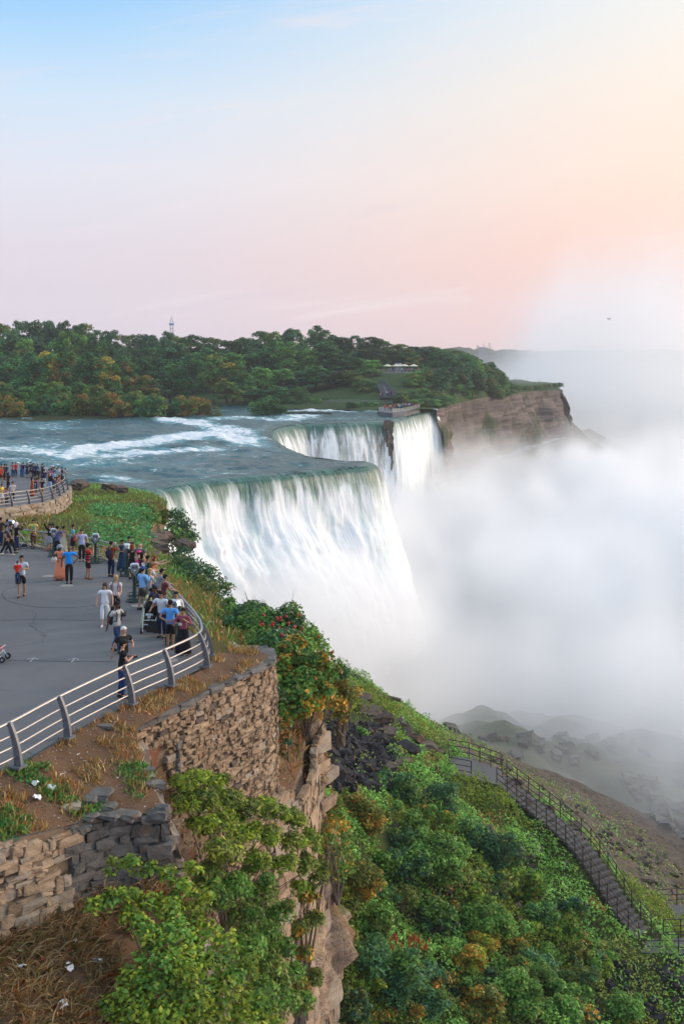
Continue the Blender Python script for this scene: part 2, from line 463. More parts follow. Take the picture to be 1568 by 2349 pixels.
def f_fall(tint, gloss=.0):
    def f(b, o):
        s_, h_, th = b.attr('s').outputs['Fac'], b.attr('h').outputs['Fac'], b.attr('thin').outputs['Fac']
        q = b.xyz(b.m('ADD', b.m('MULTIPLY', s_, 1.9), b.m('MULTIPLY', h_, .03)), b.m('MULTIPLY', h_, .16), 0.0)
        n1 = b.noise(q, 1.0, 7, .68, .5)
        n2 = b.noise(b.xyz(b.m('MULTIPLY', s_, .26), b.m('MULTIPLY', h_, .05), 3.0), 1.0, 3, .5, .3)
        n3 = b.noise(b.xyz(b.m('MULTIPLY', s_, .8), b.m('MULTIPLY', h_, .22), 9.0), 1.0, 5, .65, .6)
        lo = b.m('ADD', b.m('ADD', b.m('MULTIPLY', n2, .40), b.m('MULTIPLY', n1, .30)), b.m('MULTIPLY', n3, .30))
        edge = b.ss(b.m('ADD', h_, b.m('MULTIPLY', b.m('SUBTRACT', n2, .5), 7.0)), -.6, 5.0)
        white = b.ss(lo, b.m('SUBTRACT', .52, b.m('MULTIPLY', edge, .19)), b.m('SUBTRACT', .70, b.m('MULTIPLY', edge, .17)))
        white = b.m('MULTIPLY', white, b.ss(b.m('ADD', h_, b.m('MULTIPLY', b.m('SUBTRACT', n1, .5), 3.5)), -1.6, 1.4))
        lowm = b.ss(b.m('ADD', h_, b.m('MULTIPLY', b.m('SUBTRACT', n2, .5), 8.0)), -.2, 8.0)
        col = b.mix(lowm, b.mix(b.ss(n1, .35, .65), (.012, .055, .045, 1), (.04, .16, .125, 1)), tint)
        c = b.mix(white, col, (.78, .815, .825, 1))
        dk = b.m('MULTIPLY', th, b.ss(lo, .56, .40))
        c = b.mix(dk, c, (.085, .075, .065, 1))
        pbsdf(b, o, c, b.m('ADD', .3, b.m('MULTIPLY', white, .5)), b.m('ADD', n1, n3), .55, .30, spec=.25)
    return f
M_FALL = mat('falling_water', f_fall((.50, .66, .64, 1)))
def f_foam(b, o):
    p = coords(b); n = b.noise(p, .35, 5, .6)
    pbsdf(b, o, b.mix(n, (.80, .84, .87, 1), (.90, .91, .91, 1)), .9, n, .3, .3, spec=.1)
M_FOAM = mat('white_water', f_foam)

M_PRINT = {}
# ================================================================== LAND AND WATER
def rbf(points):
    P = np.array([tuple(p) for p in points], float)
    xy, z = P[:, :2], P[:, 2]
    sc = np.array([1.0, .6])                      # distances along the view count a little less
    q = xy*sc
    d = np.linalg.norm(q[:, None]-q[None], axis=2)
    K = np.where(d > 0, d*d*np.log(d+1e-9), 0)+np.eye(len(P))*.6
    A = np.hstack([np.ones((len(P), 1)), q])
    Mx = np.block([[K, A], [A.T, np.zeros((3, 3))]])
    sol = np.linalg.solve(Mx, np.concatenate([z, np.zeros(3)]))
    wv, cvv = sol[:len(P)], sol[len(P):]
    def f(x, y):
        x, y = np.asarray(x, float), np.asarray(y, float)
        g = np.stack([x.ravel(), y.ravel()], 1)*sc
        dd = np.linalg.norm(g[:, None]-q[None], axis=2)
        r = np.where(dd > 0, dd*dd*np.log(dd+1e-9), 0) @ wv+cvv[0]+g @ cvv[1:]
        return r.reshape(x.shape)
    return f
def in_poly(x, y, poly):
    x, y = np.asarray(x), np.asarray(y); r = np.zeros(x.shape, bool); n = len(poly)
    for i in range(n):
        x1, y1 = poly[i][0], poly[i][1]; x2, y2 = poly[i-1][0], poly[i-1][1]
        c = ((y1 > y) != (y2 > y)) & (x < (x2-x1)*(y-y1)/((y2-y1) if y2 != y1 else 1e-9)+x1)
        r ^= c
    return r
def densify(pts, step):
    out = []
    for a, b in zip(pts[:-1], pts[1:]):
        a, b = Vector(a), Vector(b); n = max(1, int((b-a).length/step))
        out += [a.lerp(b, k/n) for k in range(n)]
    return out+[Vector(pts[-1])]
def smooth_line(pts, n):
    """Catmull-Rom through the points, n samples evenly spaced"""
    P = [Vector(p) for p in pts]; P = [P[0]*2-P[1]]+P+[P[-1]*2-P[-2]]
    o = []
    for i in range(1, len(P)-2):
        for k in range(16):
            t = k/16; a, b, c, d = P[i-1:i+3]
            o.append(.5*((2*b)+(c-a)*t+(2*a-5*b+4*c-d)*t*t+(3*b-a-3*c+d)*t**3))
    o.append(P[-2])
    L = [0]
    for a, b in zip(o[:-1], o[1:]): L.append(L[-1]+(b-a).length)
    L = np.array(L); A = np.array([tuple(p) for p in o]); t = np.linspace(0, L[-1], n)
    return np.stack([np.interp(t, L, A[:, k]) for k in range(A.shape[1])], 1), t
def sheet(name, poly, zf, step, material, rough=0.0, rs=1.0, exact=True, kind='structure', label=None, smooth=True):
    """ground sheet over a polygon of 3D points; its heights come from zf and, at the rim, from the points"""
    B = densify(list(poly)+[poly[0]], step)[:-1]
    bx = np.array([(p.x, p.y) for p in B])
    x0, y0 = bx.min(0); x1, y1 = bx.max(0)
    gx, gy = np.meshgrid(np.arange(x0, x1, step), np.arange(y0, y1, step))
    gx = gx+rng.uniform(-.3, .3, gx.shape)*step; gy = gy+rng.uniform(-.3, .3, gy.shape)*step
    gx, gy = gx.ravel(), gy.ravel()
    k = in_poly(gx, gy, bx); gx, gy = gx[k], gy[k]
    if len(gx) < 40000:
        k = np.ones(len(gx), bool)
        for i in range(0, len(gx), 4000):
            dd = np.min((gx[i:i+4000, None]-bx[None, :, 0])**2+(gy[i:i+4000, None]-bx[None, :, 1])**2, 1)
            k[i:i+4000] = dd > (.45*step)**2
        gx, gy = gx[k], gy[k]
    nb = len(bx)
    v2 = [Vector(p) for p in bx]+[Vector(p) for p in zip(gx, gy)]
    r = delaunay_2d_cdt(v2, [], [list(range(nb))], 1, 1e-6)
    ov, of, oid = r[0], r[2], r[3]
    X = np.array([(p.x, p.y) for p in ov])
    Z = zf(X[:, 0], X[:, 1])
    if rough: Z = Z+rough*fbm(X[:, 0]/rs, X[:, 1]/rs, 0, 4)
    if exact:
        for i, ids in enumerate(oid):
            for q in ids:
                if q < nb: Z[i] = B[q].z
    o = mesh_obj(name, np.column_stack([X, Z]), [tuple(f) for f in of], material, smooth=smooth)
    me = o.data; me.update()
    if sum(p.normal.z for p in me.polygons) < 0: me.flip_normals()
    return tag(o, label, kind=kind)
def cliff(name, top, drop, material, out=.2, amp=.5, sc=1.5, nv=40, ledge=.4, label=None, step=.5, parent=None, kind='structure', foot=None, seed=0):
    """rough rock face hanging from a line of 3D points; the open side is to the right of the line's direction"""
    P = densify(top, step); n = len(P)
    V = np.zeros((n, nv, 3))
    T = np.array([tuple(p) for p in P])
    dx = np.gradient(T[:, 0]); dy = np.gradient(T[:, 1])
    L = np.hypot(dx, dy)+1e-9; nx, ny = dy/L, -dx/L
    for _ in range(6):
        nx = np.convolve(np.pad(nx, 2, 'edge'), np.ones(5)/5, 'valid'); ny = np.convolve(np.pad(ny, 2, 'edge'), np.ones(5)/5, 'valid')
    dr = drop if np.ndim(drop) else np.full(n, drop)
    for j in range(nv):
        t = j/(nv-1); z = T[:, 2]-dr*t
        q = amp*fbm(T[:, 0]/sc+seed, T[:, 1]/sc, z/sc, 5)+ledge*vnoise(T[:, 0]*.08+seed, T[:, 1]*.08, z/ledge*.55/max(sc, .5))
        q = q*min(1, t*6)+out*dr*t
        V[:, j, 0] = T[:, 0]+nx*q; V[:, j, 1] = T[:, 1]+ny*q; V[:, j, 2] = z
    f = grid_faces(n, nv)
    o = mesh_obj(name, V.reshape(-1, 3), f[:, ::-1].copy(), material, parent)
    return tag(o, label, kind=kind)

def hit(dx, dy, zf, d0, d1, n=400):
    """first point of the surface zf met along the view line"""
    a, c = ray(dx, dy); t = np.linspace(d0, d1, n)
    z = zf(a*t, t); k = np.nonzero(CAMZ+c*t <= z)[0]
    i = int(k[0]) if len(k) else n-1
    return Vector((a*t[i], t[i], float(z[i])))

# ---- near plaza
EDGE = [(-80,1795),(0,1765),(43,1752),(153,1686),(299,1608),(394,1566),(455,1537),(474,1520),(472,1496),(458,1472),(430,1440),(402,1410),(375,1380),(350,1350),
        (325,1325),(298,1306),(274,1296),(218,1279),(174,1270),(102,1260),(68,1254),(0,1243),(-80,1236)]
plaza_edge = [pg(*e) for e in EDGE]
plaza_poly = plaza_edge+[Vector((-38, plaza_edge[-1].y+4, plaza_z(plaza_edge[-1].y+4))), Vector((-38, 20, 6.5)), Vector((-16, 20, 6.5))]
vz = np.vectorize(plaza_z)
plaza = sheet('pavement', plaza_poly, lambda x, y: vz(y), 1.0, M_ASPH, label='grey asphalt viewing plaza crossed by cracks and old patches', exact=False)

# ---- farther lookout
LOOK = [(-70,1176),(0,1165.5),(29,1162),(66,1157),(97.6,1152),(120,1146),(136,1139),(146,1132),(155,1124),(153,1115),(140,1106),(120,1100),(93,1096),(55,1092.5),(0,1091),(-70,1090)]
look_edge = [pl(*e) for e in LOOK]
look = sheet('pavement', look_edge, lambda x, y: look_z(y), 1.5, M_ASPH, label='grey asphalt of the lower lookout at the river bank', exact=False)

# ---- dry bank in front of the near railing
bank_rim = [pz(475,1519,6.42), pz(500,1499,6.3), pz(545,1488,6.15), pz(585,1490,6.1), pz(607,1498,6.1), pz(619,1512,6.05), pz(560,1546,6.05), pz(500,1574,6.05), pz(440,1604,6.05),
            pz(375,1637,6.05), pz(312,1669,6.1), pd(318,1715,32.3), pd(332,1762,31.4), pd(350,1800,30.7), pd(366,1835,30.1), pd(378,1868,29.6),
            pd(300,1866,29.3), pd(230,1872,28.9), pd(196,1882,28.5), pd(160,1893,28.1), pd(80,1912,27.3), pd(0,1928,26.5), pd(-130,1955,25.4)]
fr = [e for e in EDGE[:9]]
bank_in = [pg(*e)-Vector((0, 0, .05)) for e in fr]
bank_poly = bank_rim+[Vector((-13, 26, 5.9))]+bank_in
zbank = rbf(bank_rim+bank_in+[pd(100,1800,28.9), pd(200,1740,30.9), pd(250,1800,30.2), pd(20,1780,28.6), pz(330,1650,6.3), pz(430,1585,6.33)])
bank = sheet('ground', bank_poly, zbank, .35, M_SOIL, .05, .8, label='dry weedy soil bank strewn with scraps below the near railing')

# ---- lower slope of dead grass at the picture's foot
SL = [pd(-150,2120,25.4), pd(0,2165,26.2), pd(100,2105,27.3), pd(200,2055,28.5), pd(330,2020,29.2), pd(420,2010,29.6), pd(455,2110,29.3), pd(440,2349,26.6), pd(420,2520,24.5),
      pd(250,2500,23.2), pd(0,2500,22.4), pd(-200,2500,22.4)]
zslope = rbf(SL+[pd(100,2250,25.1), pd(250,2200,26.9), pd(250,2349,25.0), pd(0,2300,24.2), pd(350,2250,27.2)])
slope = sheet('ground', SL, zslope, .35, M_SOIL, .10, .9, label='sloping ground covered in dead straw grass under the stone walls')

# ---- grassy bank between the plaza and the river, ending in the cliff
back_in = [pg(*e)-Vector((0, 0, .06)) for e in EDGE[8:]]
lk = [pl(*e)-Vector((0, 0, 1.5)) for e in LOOK[:11]]
shore = [pz(170,1106,.35), pz(240,1110,.25), pz(300,1120,.2), pz(340,1128,.2)]
cliff_top = [pd(362,1138,130), pd(384,1150,120), pd(380,1176,112), pd(352,1205,104), pd(340,1236,94), pd(352,1262,88), pd(388,1278,86), pd(420,1288,86), pd(455,1322,80),
             pd(500,1375,73), pd(540,1405,67), pd(590,1440,61), pd(640,1475,57), pd(690,1530,54), pd(700,1590,50), pd(660,1600,47), pd(612,1530,43.2)]
bank_r = [pz(607,1500,5.95), pz(585,1491,5.95), pz(545,1489,6.0), pz(500,1500,6.15), pz(476,1518,6.25)]
gb_poly = back_in+lk+[pl(140,1106)-Vector((0, 0, 2.6))]+shore+cliff_top+bank_r
zgb = rbf(back_in[::1]+lk[::1]+shore+cliff_top+bank_r+[pd(230,1180,100), pd(300,1220,88), pd(150,1215,84), pd(60,1190,88), pd(450,1400,60), pd(500,1440,53), pd(540,1450,52), pd(250,1140,125)])
gbank = sheet('ground', gb_poly, zgb, .9, M_TURF, .14, 1.6, label='grassy bank sloping from the plaza to the brink of the falls')
ctop = cliff_top
c_main = cliff('cliff', cliff_top, 30.0, M_CLIFF, .06, .9, 3.0, 60, .7, step=.8, label='rocky cliff under the grassy bank beside the falls')

# ---- headland cliff in front (the bank's own rock), mostly behind bushes
HC = [pd(330,1830,33.6), pd(420,1850,35.5), pd(520,1840,38), pd(600,1815,40.4), pd(640,1800,41.6), pd(668,1812,42.2), pd(690,1760,44.0), pd(700,1680,46.0), pd(730,1645,46.8), pd(742,1660,48.5), pd(735,1640,51), pd(700,1600,54)]
c_head = cliff('cliff', HC, 34.0, M_CLIFF, .035, .75, 1.5, 150, .5, step=.22, label='tall ledged limestone headland dropping behind the foreground bushes', seed=4)
HL = HC+[pd(660,1560,53), pd(600,1560,46), pd(560,1620,41), pd(440,1700,37), pd(340,1780,33.8)]
zhl = rbf(HL)
hl = sheet('ground', HL, zhl, .5, M_SOIL, .12, .8, label='ledge of dry soil on top of the limestone headland')

# ---- gorge slope
GS = [pd(690,1560,76), pd(800,1562,92), pd(860,1600,94), pd(930,1650,90), pd(1000,1700,84), pd(1040,1745,77), pd(1120,1790,74.5), pd(1200,1860,73), pd(1300,1950,71), pd(1400,2060,68.5), pd(1470,2150,66.5), pd(1560,2205,65),
      pd(760,1700,68), pd(770,1800,62), pd(860,1750,72), pd(900,1850,66), pd(1000,1850,69), pd(760,2000,56), pd(900,2000,61), pd(1050,2000,64), pd(1200,2050,66), pd(1300,2150,65),
      pd(760,2349,50), pd(900,2349,53), pd(1100,2349,56), pd(1300,2349,58.5), pd(1568,2349,61), pd(1700,2349,62), pd(1700,2270,66), pd(740,2500,46), pd(1100,2500,52), pd(1600,2500,57),
      pd(1150,1760,84), pd(1250,1850,82), pd(1350,1950,80), pd(1450,2040,78), pd(1568,2120,77), pd(1300,1840,92), pd(1400,1920,90), pd(1500,2000,88), pd(1620,2060,86), pd(1450,1885,100), pd(1568,1965,98), pd(1700,2030,96), pd(1300,1800,103), pd(1200,1770,100)]
ST = [(1150,1806,74.6),(1200,1846,73.7),(1274,1905,72),(1332,1960,70.5),(1384,2035,69),(1428,2105,67.8),(1478,2166,66.8)]
stl, _ = smooth_line([pd(*q) for q in ST], 31)
stl[:, 2] += .45
LANDZ = float(stl[0, 2])+.1
FLAT = np.concatenate([stl, [(x_, y_, LANDZ-.1) for x_, y_ in ((7.6,78.2),(7.6,76.6),(8.6,77.4),(8.6,76),(9.6,76.6),(9.6,75.4),(10.4,75.6))]])
zgs = rbf(GS+[Vector((-14, 45, -8)), Vector((-10, 70, -5)), Vector((-8, 95, -8)), Vector((38, 75, -26)), Vector((36, 55, -24))])
def zgorge(x, y):
    x, y = np.asarray(x, float), np.asarray(y, float)
    z = zgs(x, y)+.35*fbm(x/2.2, y/2.2, 0, 4)
    dd = np.hypot(x.ravel()[:, None]-FLAT[None, :, 0], y.ravel()[:, None]-FLAT[None, :, 1]); i = dd.argmin(1)
    k = sstep(2.6, 1.1, dd.min(1)).reshape(x.shape)
    return z*(1-k)+(FLAT[i, 2].reshape(x.shape)-.38)*k          # the stair and its landing are cut into the slope
gpoly = [Vector((-12, 40, 0)), Vector((27, 40, 0)), Vector((40, 62, 0)), Vector((44, 96, 0)), Vector((28, 107, 0)), Vector((4, 104, 0)), Vector((-10, 100, 0))]
gslope = sheet('hillside', gpoly, zgorge, .55, M_UNDER, exact=False, label='steep green talus slope of the gorge with a stair across it')

_me = gslope.data; _co = np.zeros(len(_me.vertices)*3, np.float32); _me.vertices.foreach_get('co', _co); _co = _co.reshape(-1, 3)
_sx, _sy = proj(_co[:, 0], _co[:, 1], _co[:, 2])
_sc = sstep(-12, 30, _sx-np.interp(_sy, [1560,1700,1780,1850,1950,2060,2200], [900,1010,1120,1240,1360,1450,1530]))*sstep(74, 79, _co[:, 1])
_sc = np.maximum(_sc, sstep(905, 880, _sx)*sstep(1640, 1670, _sy)*sstep(1830, 1790, _sy))
_at = _me.attributes.new('scree', 'FLOAT', 'POINT'); _at.data.foreach_set('value', _sc.astype(np.float32))
# ---- far talus inside the mist, and the river at the bottom of the gorge
TA = [pd(860,1590,97), pd(950,1640,112), pd(1050,1690,112), pd(1150,1740,100), pd(1250,1800,100), pd(1350,1840,104), pd(1450,1900,98), pd(1568,1980,95), pd(1700,2060,95), pd(1480,1790,118), pd(1568,1790,122), pd(1700,1820,122),
      pd(1380,1690,140), pd(1568,1720,150), pd(1300,1660,150), pd(1100,1640,140), Vector((6, 150, -36)), Vector((4, 180, -34)), Vector((24, 210, -50)), Vector((60, 170, -52)), Vector((60, 230, -55)), Vector((10, 260, -40)),
      Vector((20, 320, -40)), Vector((50, 320, -54)), Vector((20, 118, -26))]
zta = rbf(TA)
_gb = densify(gpoly+[gpoly[0]], .8); _gx = np.array([p.x for p in _gb]); _gy = np.array([p.y for p in _gb]); _gz = zgorge(_gx, _gy)
def ztal(x, y):
    """runs on from the rim of the slope in front, then follows its own surface"""
    x, y = np.asarray(x, float), np.asarray(y, float)
    d = np.zeros(x.size); i = np.zeros(x.size, int)
    for k in range(0, x.size, 20000):
        q = np.hypot(x.ravel()[k:k+20000, None]-_gx, y.ravel()[k:k+20000, None]-_gy); i[k:k+20000] = q.argmin(1); d[k:k+20000] = q.min(1)
    ins = in_poly(x.ravel(), y.ravel(), [(p.x, p.y) for p in gpoly]); i = i.reshape(x.shape); d = d.reshape(x.shape); ins = ins.reshape(x.shape)
    w = sstep(1, 26, d)
    n = 2.6*(.5-np.abs(fbm(x/13, y/13, 2, 6)))+.8*fbm(x/4, y/4, 5, 4)
    z = (_gz[i]-.12-.42*d)*(1-w)+np.minimum(zta(x, y), _gz[i]-.15*d)*w+n*sstep(2, 14, d)
    return np.where(ins, _gz[i]-.15-.6*d, z)
tpoly = [Vector((2, 101, 0)), Vector((26, 103, 0)), Vector((41, 94, 0)), Vector((38, 60, 0)), Vector((60, 58, 0)), Vector((85, 96, 0)), Vector((90, 200, 0)), Vector((75, 330, 0)), Vector((14, 340, 0)), Vector((-8, 280, 0)), Vector((-12, 170, 0)), Vector((-14, 106, 0)), Vector((-9, 98, 0))]
talus = sheet('hillside', tpoly, ztal, 1.1, M_TALUS, exact=False, label='wet rocky talus below the falls seen through the mist')
v = [(-60, 60, -55.5), (900, 60, -55.5), (2600, 2600, -55.5), (-60, 2600, -55.5)]
tag(mesh_obj('water', v, [(0, 1, 2, 3)], M_GORGE), 'pale river at the bottom of the gorge', kind='structure')

# ---- upper river
RIVER_Z = 0.0
def pr(dx, dy): p = pz(dx, dy, RIVER_Z); return (p.x, p.y)
lip1 = [pr(338,1128), pr(380,1118), pr(430,1109), pr(480,1103), pr(545,1096), pr(600,1092), pr(650,1087), pr(700,1082), pr(750,1077), pr(800,1072), pr(838,1068), pr(858,1061), pr(846,1056), pr(800,1055), pr(760,1050), pr(715,1044),
        pr(675,1030), pr(640,1012), pr(626,998), pr(630,985), pr(650,977), pr(690,972), pr(740,971), pr(780,970), pr(830,968), pr(889,965.5)]
lip2 = [pr(890.5,965.4), pr(908,963.8), pr(923,959.5), pr(940,953.5), pr(956,948.5), pr(968,943)]
lip3 = [pr(966,942), pr(980,940.5), pr(996,939.5), pr(1003,938.5)]
lipA, _ = smooth_line([(a, b, 0) for a, b in lip1], 620)
lipB, _ = smooth_line([(a, b, 0) for a, b in lip2], 160)
lipC, _ = smooth_line([(a, b, 0) for a, b in lip3], 90)
LIP = np.concatenate([lipA, lipB, lipC])[:, :2]
lp_poly = [tuple(p) for p in LIP]+[(29, 358), (20, 372), (0, 388), (-40, 500), (-60, 700), (-420, 700), (-420, 120), (-60, 100), pr(240,1112), pr(300,1122)]
cols_, rows_ = 520, 430
U, dd = np.meshgrid(np.linspace(-260, 1120, cols_), np.linspace(0, 1, rows_), indexing='ij')
Y = 104+(600-104)*dd**1.5
X = (U-CX)/FOC*Y
inside = in_poly(X, Y, lp_poly)
sd = np.full(X.shape, 99.0)
fx, fy = X.ravel(), Y.ravel(); sdf = np.full(fx.shape, 1e9)
Lp = LIP[::3]
for i in range(0, len(fx), 20000):
    sdf[i:i+20000] = np.min((fx[i:i+20000, None]-Lp[None, :, 0])**2+(fy[i:i+20000, None]-Lp[None, :, 1])**2, 1)
sd = np.sqrt(sdf).reshape(X.shape)
uf, vf = X*.92-Y*.38, X*.38+Y*.92
wave = .34*fbm(uf/10, vf/5.5, 1, 2)+.24*fbm(uf/3.6, vf/1.9, 5, 3)
pdx, pdy = proj(X, Y, 0.0)
def band(pts, wx, wy):
    """soft band round a line measured on the photo, turned into a field over the water"""
    b = np.full(X.shape, 1e9)
    for (x1, y1), (x2, y2) in zip(pts[:-1], pts[1:]):
        ax, ay, bx, by = x1/wx, y1/wy, x2/wx, y2/wy
        px, py = pdx/wx, pdy/wy
        t = np.clip(((px-ax)*(bx-ax)+(py-ay)*(by-ay))/((bx-ax)**2+(by-ay)**2+1e-9), 0, 1)
        b = np.minimum(b, np.hypot(px-ax-t*(bx-ax), py-ay-t*(by-ay)))
    return np.exp(-b*b)
foam = .17+.16*fbm(X/14, Y/20, 2, 3)
for pts, wx, wy, k in ([[(150,1046),(215,1028),(330,1016),(420,1004),(500,998),(560,1012),(640,1006)], 40, 9, .95], [[(150,1046),(250,1042),(380,1036),(470,1030)], 60, 7, .75],
                       [[(380,968),(450,975),(520,990),(600,1000)], 30, 8, .8], [[(500,965),(560,962),(640,965),(700,955)], 40, 5, .6], [[(0,1030),(60,1026),(130,1040)], 50, 9, .6], [[(-100,1060),(20,1052),(100,1060)], 60, 8, .3],
                       [[(560,1014),(620,1020),(660,1030)], 40, 9, .7], [[(600,1000),(640,985)], 22, 14, .8], [[(660,944),(740,941),(860,943),(930,946)], 60, 4, .7],
                       [[(240,1094),(330,1108)], 50, 8, .35], [[(300,1070),(420,1075),(520,1062)], 60, 7, .22], [[(700,960),(840,958)], 60, 5, .25], [[(390,916),(425,920)], 22, 5, .9], [[(375,905),(395,900)], 15, 4, .9]):
    foam = np.maximum(foam, k*band(pts, wx, wy)*(1+.25*fbm(X/6, Y/9, 8, 3)))
step_ = sstep(1020, 990, pdy+(pdx-400)*-.03)*sstep(750, 560, pdx)          # a low shelf in the rapids
Zr = RIVER_Z+wave*(.55+.45*sstep(2, 12, sd))+.45*step_+.35*foam*fbm(uf/2, vf/1.3, 3, 2)
drop_ = np.clip(1-sd/2.2, 0, 1)
Zr = Zr*(1-.8*drop_)-.45*drop_**2
foam = np.where(sd < 5, foam*np.clip((sd-.5)/5, .2, 1), foam)
keep = inside.ravel() & ~((sd.ravel() < .7) & ~inside.ravel())
river = mesh_obj('river', np.stack([X, Y, Zr], -1).reshape(-1, 3), grid_faces(cols_, rows_, keep)[:, ::-1].copy(), M_RIVER, smooth=True, attrs={'foam': foam})
tag(river, 'dark teal upper river streaked with white rapids above the falls', kind='structure')

def curtain(name, lip, H, vel, label, nv=70, amp=.55, up=1.6, thin=None, bulge=None, seed=0, hmax=None):
    n = len(lip)
    dx, dy = np.gradient(lip[:, 0]), np.gradient(lip[:, 1])
    L = np.hypot(dx, dy)+1e-9; s = np.cumsum(L); nx, ny = dy/L, -dx/L
    k = max(3, n//40)
    nx, ny = np.convolve(np.pad(nx, k, 'edge'), np.ones(2*k+1)/(2*k+1), 'valid'), np.convolve(np.pad(ny, k, 'edge'), np.ones(2*k+1)/(2*k+1), 'valid')
    ll = np.hypot(nx, ny); nx, ny = nx/ll, ny/ll
    t = np.linspace(0, 1, nv)
    h = np.where(t < .14, -(1-t/.14), ((t-.14)/.86)**1.5)          # -1..0 upstream of the lip, 0..1 down
    V = np.zeros((n, nv, 3)); hh = np.zeros((n, nv)); th = np.zeros((n, nv))
    jag = .5*fbm(s/5+seed, s*0, 0, 3)
    for j in range(nv):
        if h[j] <= 0:
            off = h[j]*up; z = -.02-.43*(1+h[j])**2; dep = h[j]*up
            q = np.zeros(n)
        else:
            dep = h[j]*H; z = -.45-dep
            off = vel*np.sqrt(2*dep/9.8)*(1+.12*fbm(s/6+seed, s*0, 0, 2))
            a = sstep(0, 5, dep)*amp
            q = a*(1-np.abs(fbm(s*.55+seed, dep*.06+s*0, 3, 4)))*1.2+a*.8*fbm(s*.16+seed, dep*.05+s*0, 7, 2)-a*.6
            if bulge is not None: q = q+bulge(s, dep)
        V[:, j, 0] = lip[:, 0]+nx*(off+q+jag*.3*sstep(-1, 1, dep)); V[:, j, 1] = lip[:, 1]+ny*(off+q); V[:, j, 2] = z
        hh[:, j] = dep
        if thin is not None: th[:, j] = thin(s, dep)
    sv = np.repeat(s[:, None], nv, 1)
    o = mesh_obj(name, V.reshape(-1, 3), grid_faces(n, nv)[:, ::-1].copy(), M_FALL, smooth=True, attrs={'s': sv, 'h': hh, 'thin': th})
    return tag(o, label, 'waterfall', kind='structure'), V, s
kA = 372                                    # the lip turns back behind the near crest about here
nearlip, farlip = lipA[:kA], lipA[kA-12:]
slen = np.linalg.norm(np.diff(nearlip, axis=0), axis=1).sum()
def bulge1(s, dep):
    k = sstep(slen*.62, slen*.15, s)
    return sstep(slen*.99, slen*.8, s)*0+k*sstep(4, 18, dep)*(4.2+np.maximum(dep-7, 0)*.46)+k*sstep(4, 10, dep)*1.7*fbm(s/5, dep/5+s*0, 1, 4)
c1, V1, s1 = curtain('falling_water', nearlip, 27, 1.7, 'nearest curtain of the waterfall, green at its brink and white below', 130, .32, bulge=bulge1)
fl = np.linalg.norm(np.diff(farlip, axis=0), axis=1).sum()
def thin2(s, dep):
    return np.clip(np.exp(-((s-fl*.705)/2.2)**2)*1.1+.55*sstep(.60, .74, s/fl)*(.4+.6*fbm(s/1.2, dep*.02+s*0, 4, 2))+.35*sstep(.4, .6, s/fl), 0, 1)*sstep(.4, 3, dep)
c2, V2, s2 = curtain('falling_water', farlip, 34, 2.2, 'middle curtain of the waterfall with thin water over dark rock', 80, .35, thin=thin2, seed=9)
c3, V3, s3 = curtain('falling_water', lipB, 36, 1.3, 'white curtain of the waterfall beyond the rock notch', 70, .3, seed=21)
c4, V4, s4 = curtain('falling_water', lipC, 38, 1.8, 'narrow farthest ribbon of the waterfall next to the cliff', 60, .35, seed=33)
# rock behind the curtains and the notch between them
rk = [(p[0]-.2, p[1]+.6, -.55) for p in lipA[380::8]]
rk = [Vector(p) for p in rk]
def shift(L, a): return [Vector((p[0]-a*.55, p[1]+a*.5, -1.1)) for p in L]
cliff('cliff', shift(lipA[::10], 1.6), 34, M_CLIFF_FAR, .0, .6, 3, 30, .4, step=2, label='dark rock wall behind the falling water')
cliff('cliff', shift(np.concatenate([lipB[::8], lipC[::8]]), 1.8), 36, M_CLIFF_FAR, .0, .6, 3, 30, .4, step=2, label='dark rock wall behind the farther falls')
# ================================================================== PLANTS
def norm(a): return a/(np.linalg.norm(a, axis=1, keepdims=True)+1e-9)
def leaf_quads(c, nrm, L, wid=.5, fold=.15, droop=0.0):
    n = len(c); r = norm(rng.normal(size=(n, 3)))
    u = norm(np.cross(nrm, r)); v = np.cross(nrm, u)
    if droop: u = norm(u+np.array([0, 0, -droop]))
    L = np.asarray(L).reshape(-1, 1)
    q = np.stack([c-u*L*.5, c+v*L*wid*.5+nrm*L*fold+u*L*.05, c+u*L*.5, c-v*L*wid*.5+nrm*L*fold+u*L*.05], 1)
    return q.reshape(-1, 3), np.arange(n*4).reshape(n, 4)
GREENS = dict(
    dark=[(.017, .060, .026), (.026, .082, .032), (.013, .046, .028)],
    mid=[(.034, .115, .030), (.052, .145, .034), (.024, .085, .028)],
    warmmid=[(.058, .135, .020), (.084, .160, .024), (.042, .104, .020)],
    light=[(.085, .190, .034), (.062, .155, .032), (.115, .215, .045)],
    olive=[(.085, .115, .022), (.125, .135, .026), (.060, .090, .022)],
    blue=[(.040, .112, .048), (.055, .138, .056), (.030, .082, .038)],
    lime=[(.115, .165, .014), (.155, .180, .016), (.068, .130, .016)],
    autumn=[(.260, .120, .018), (.300, .175, .020), (.110, .125, .020)],
    rust=[(.210, .068, .018), (.160, .085, .022), (.100, .085, .025)],
    straw=[(.300, .215, .100), (.230, .155, .070), (.160, .105, .050)],
)
def shade(pal, n, key=None):
    P = np.array(GREENS[pal]); i = rng.integers(0, len(P), n) if key is None else key % len(P)
    return P[i]*1.85*rng.uniform(.72, 1.28, (n, 1))
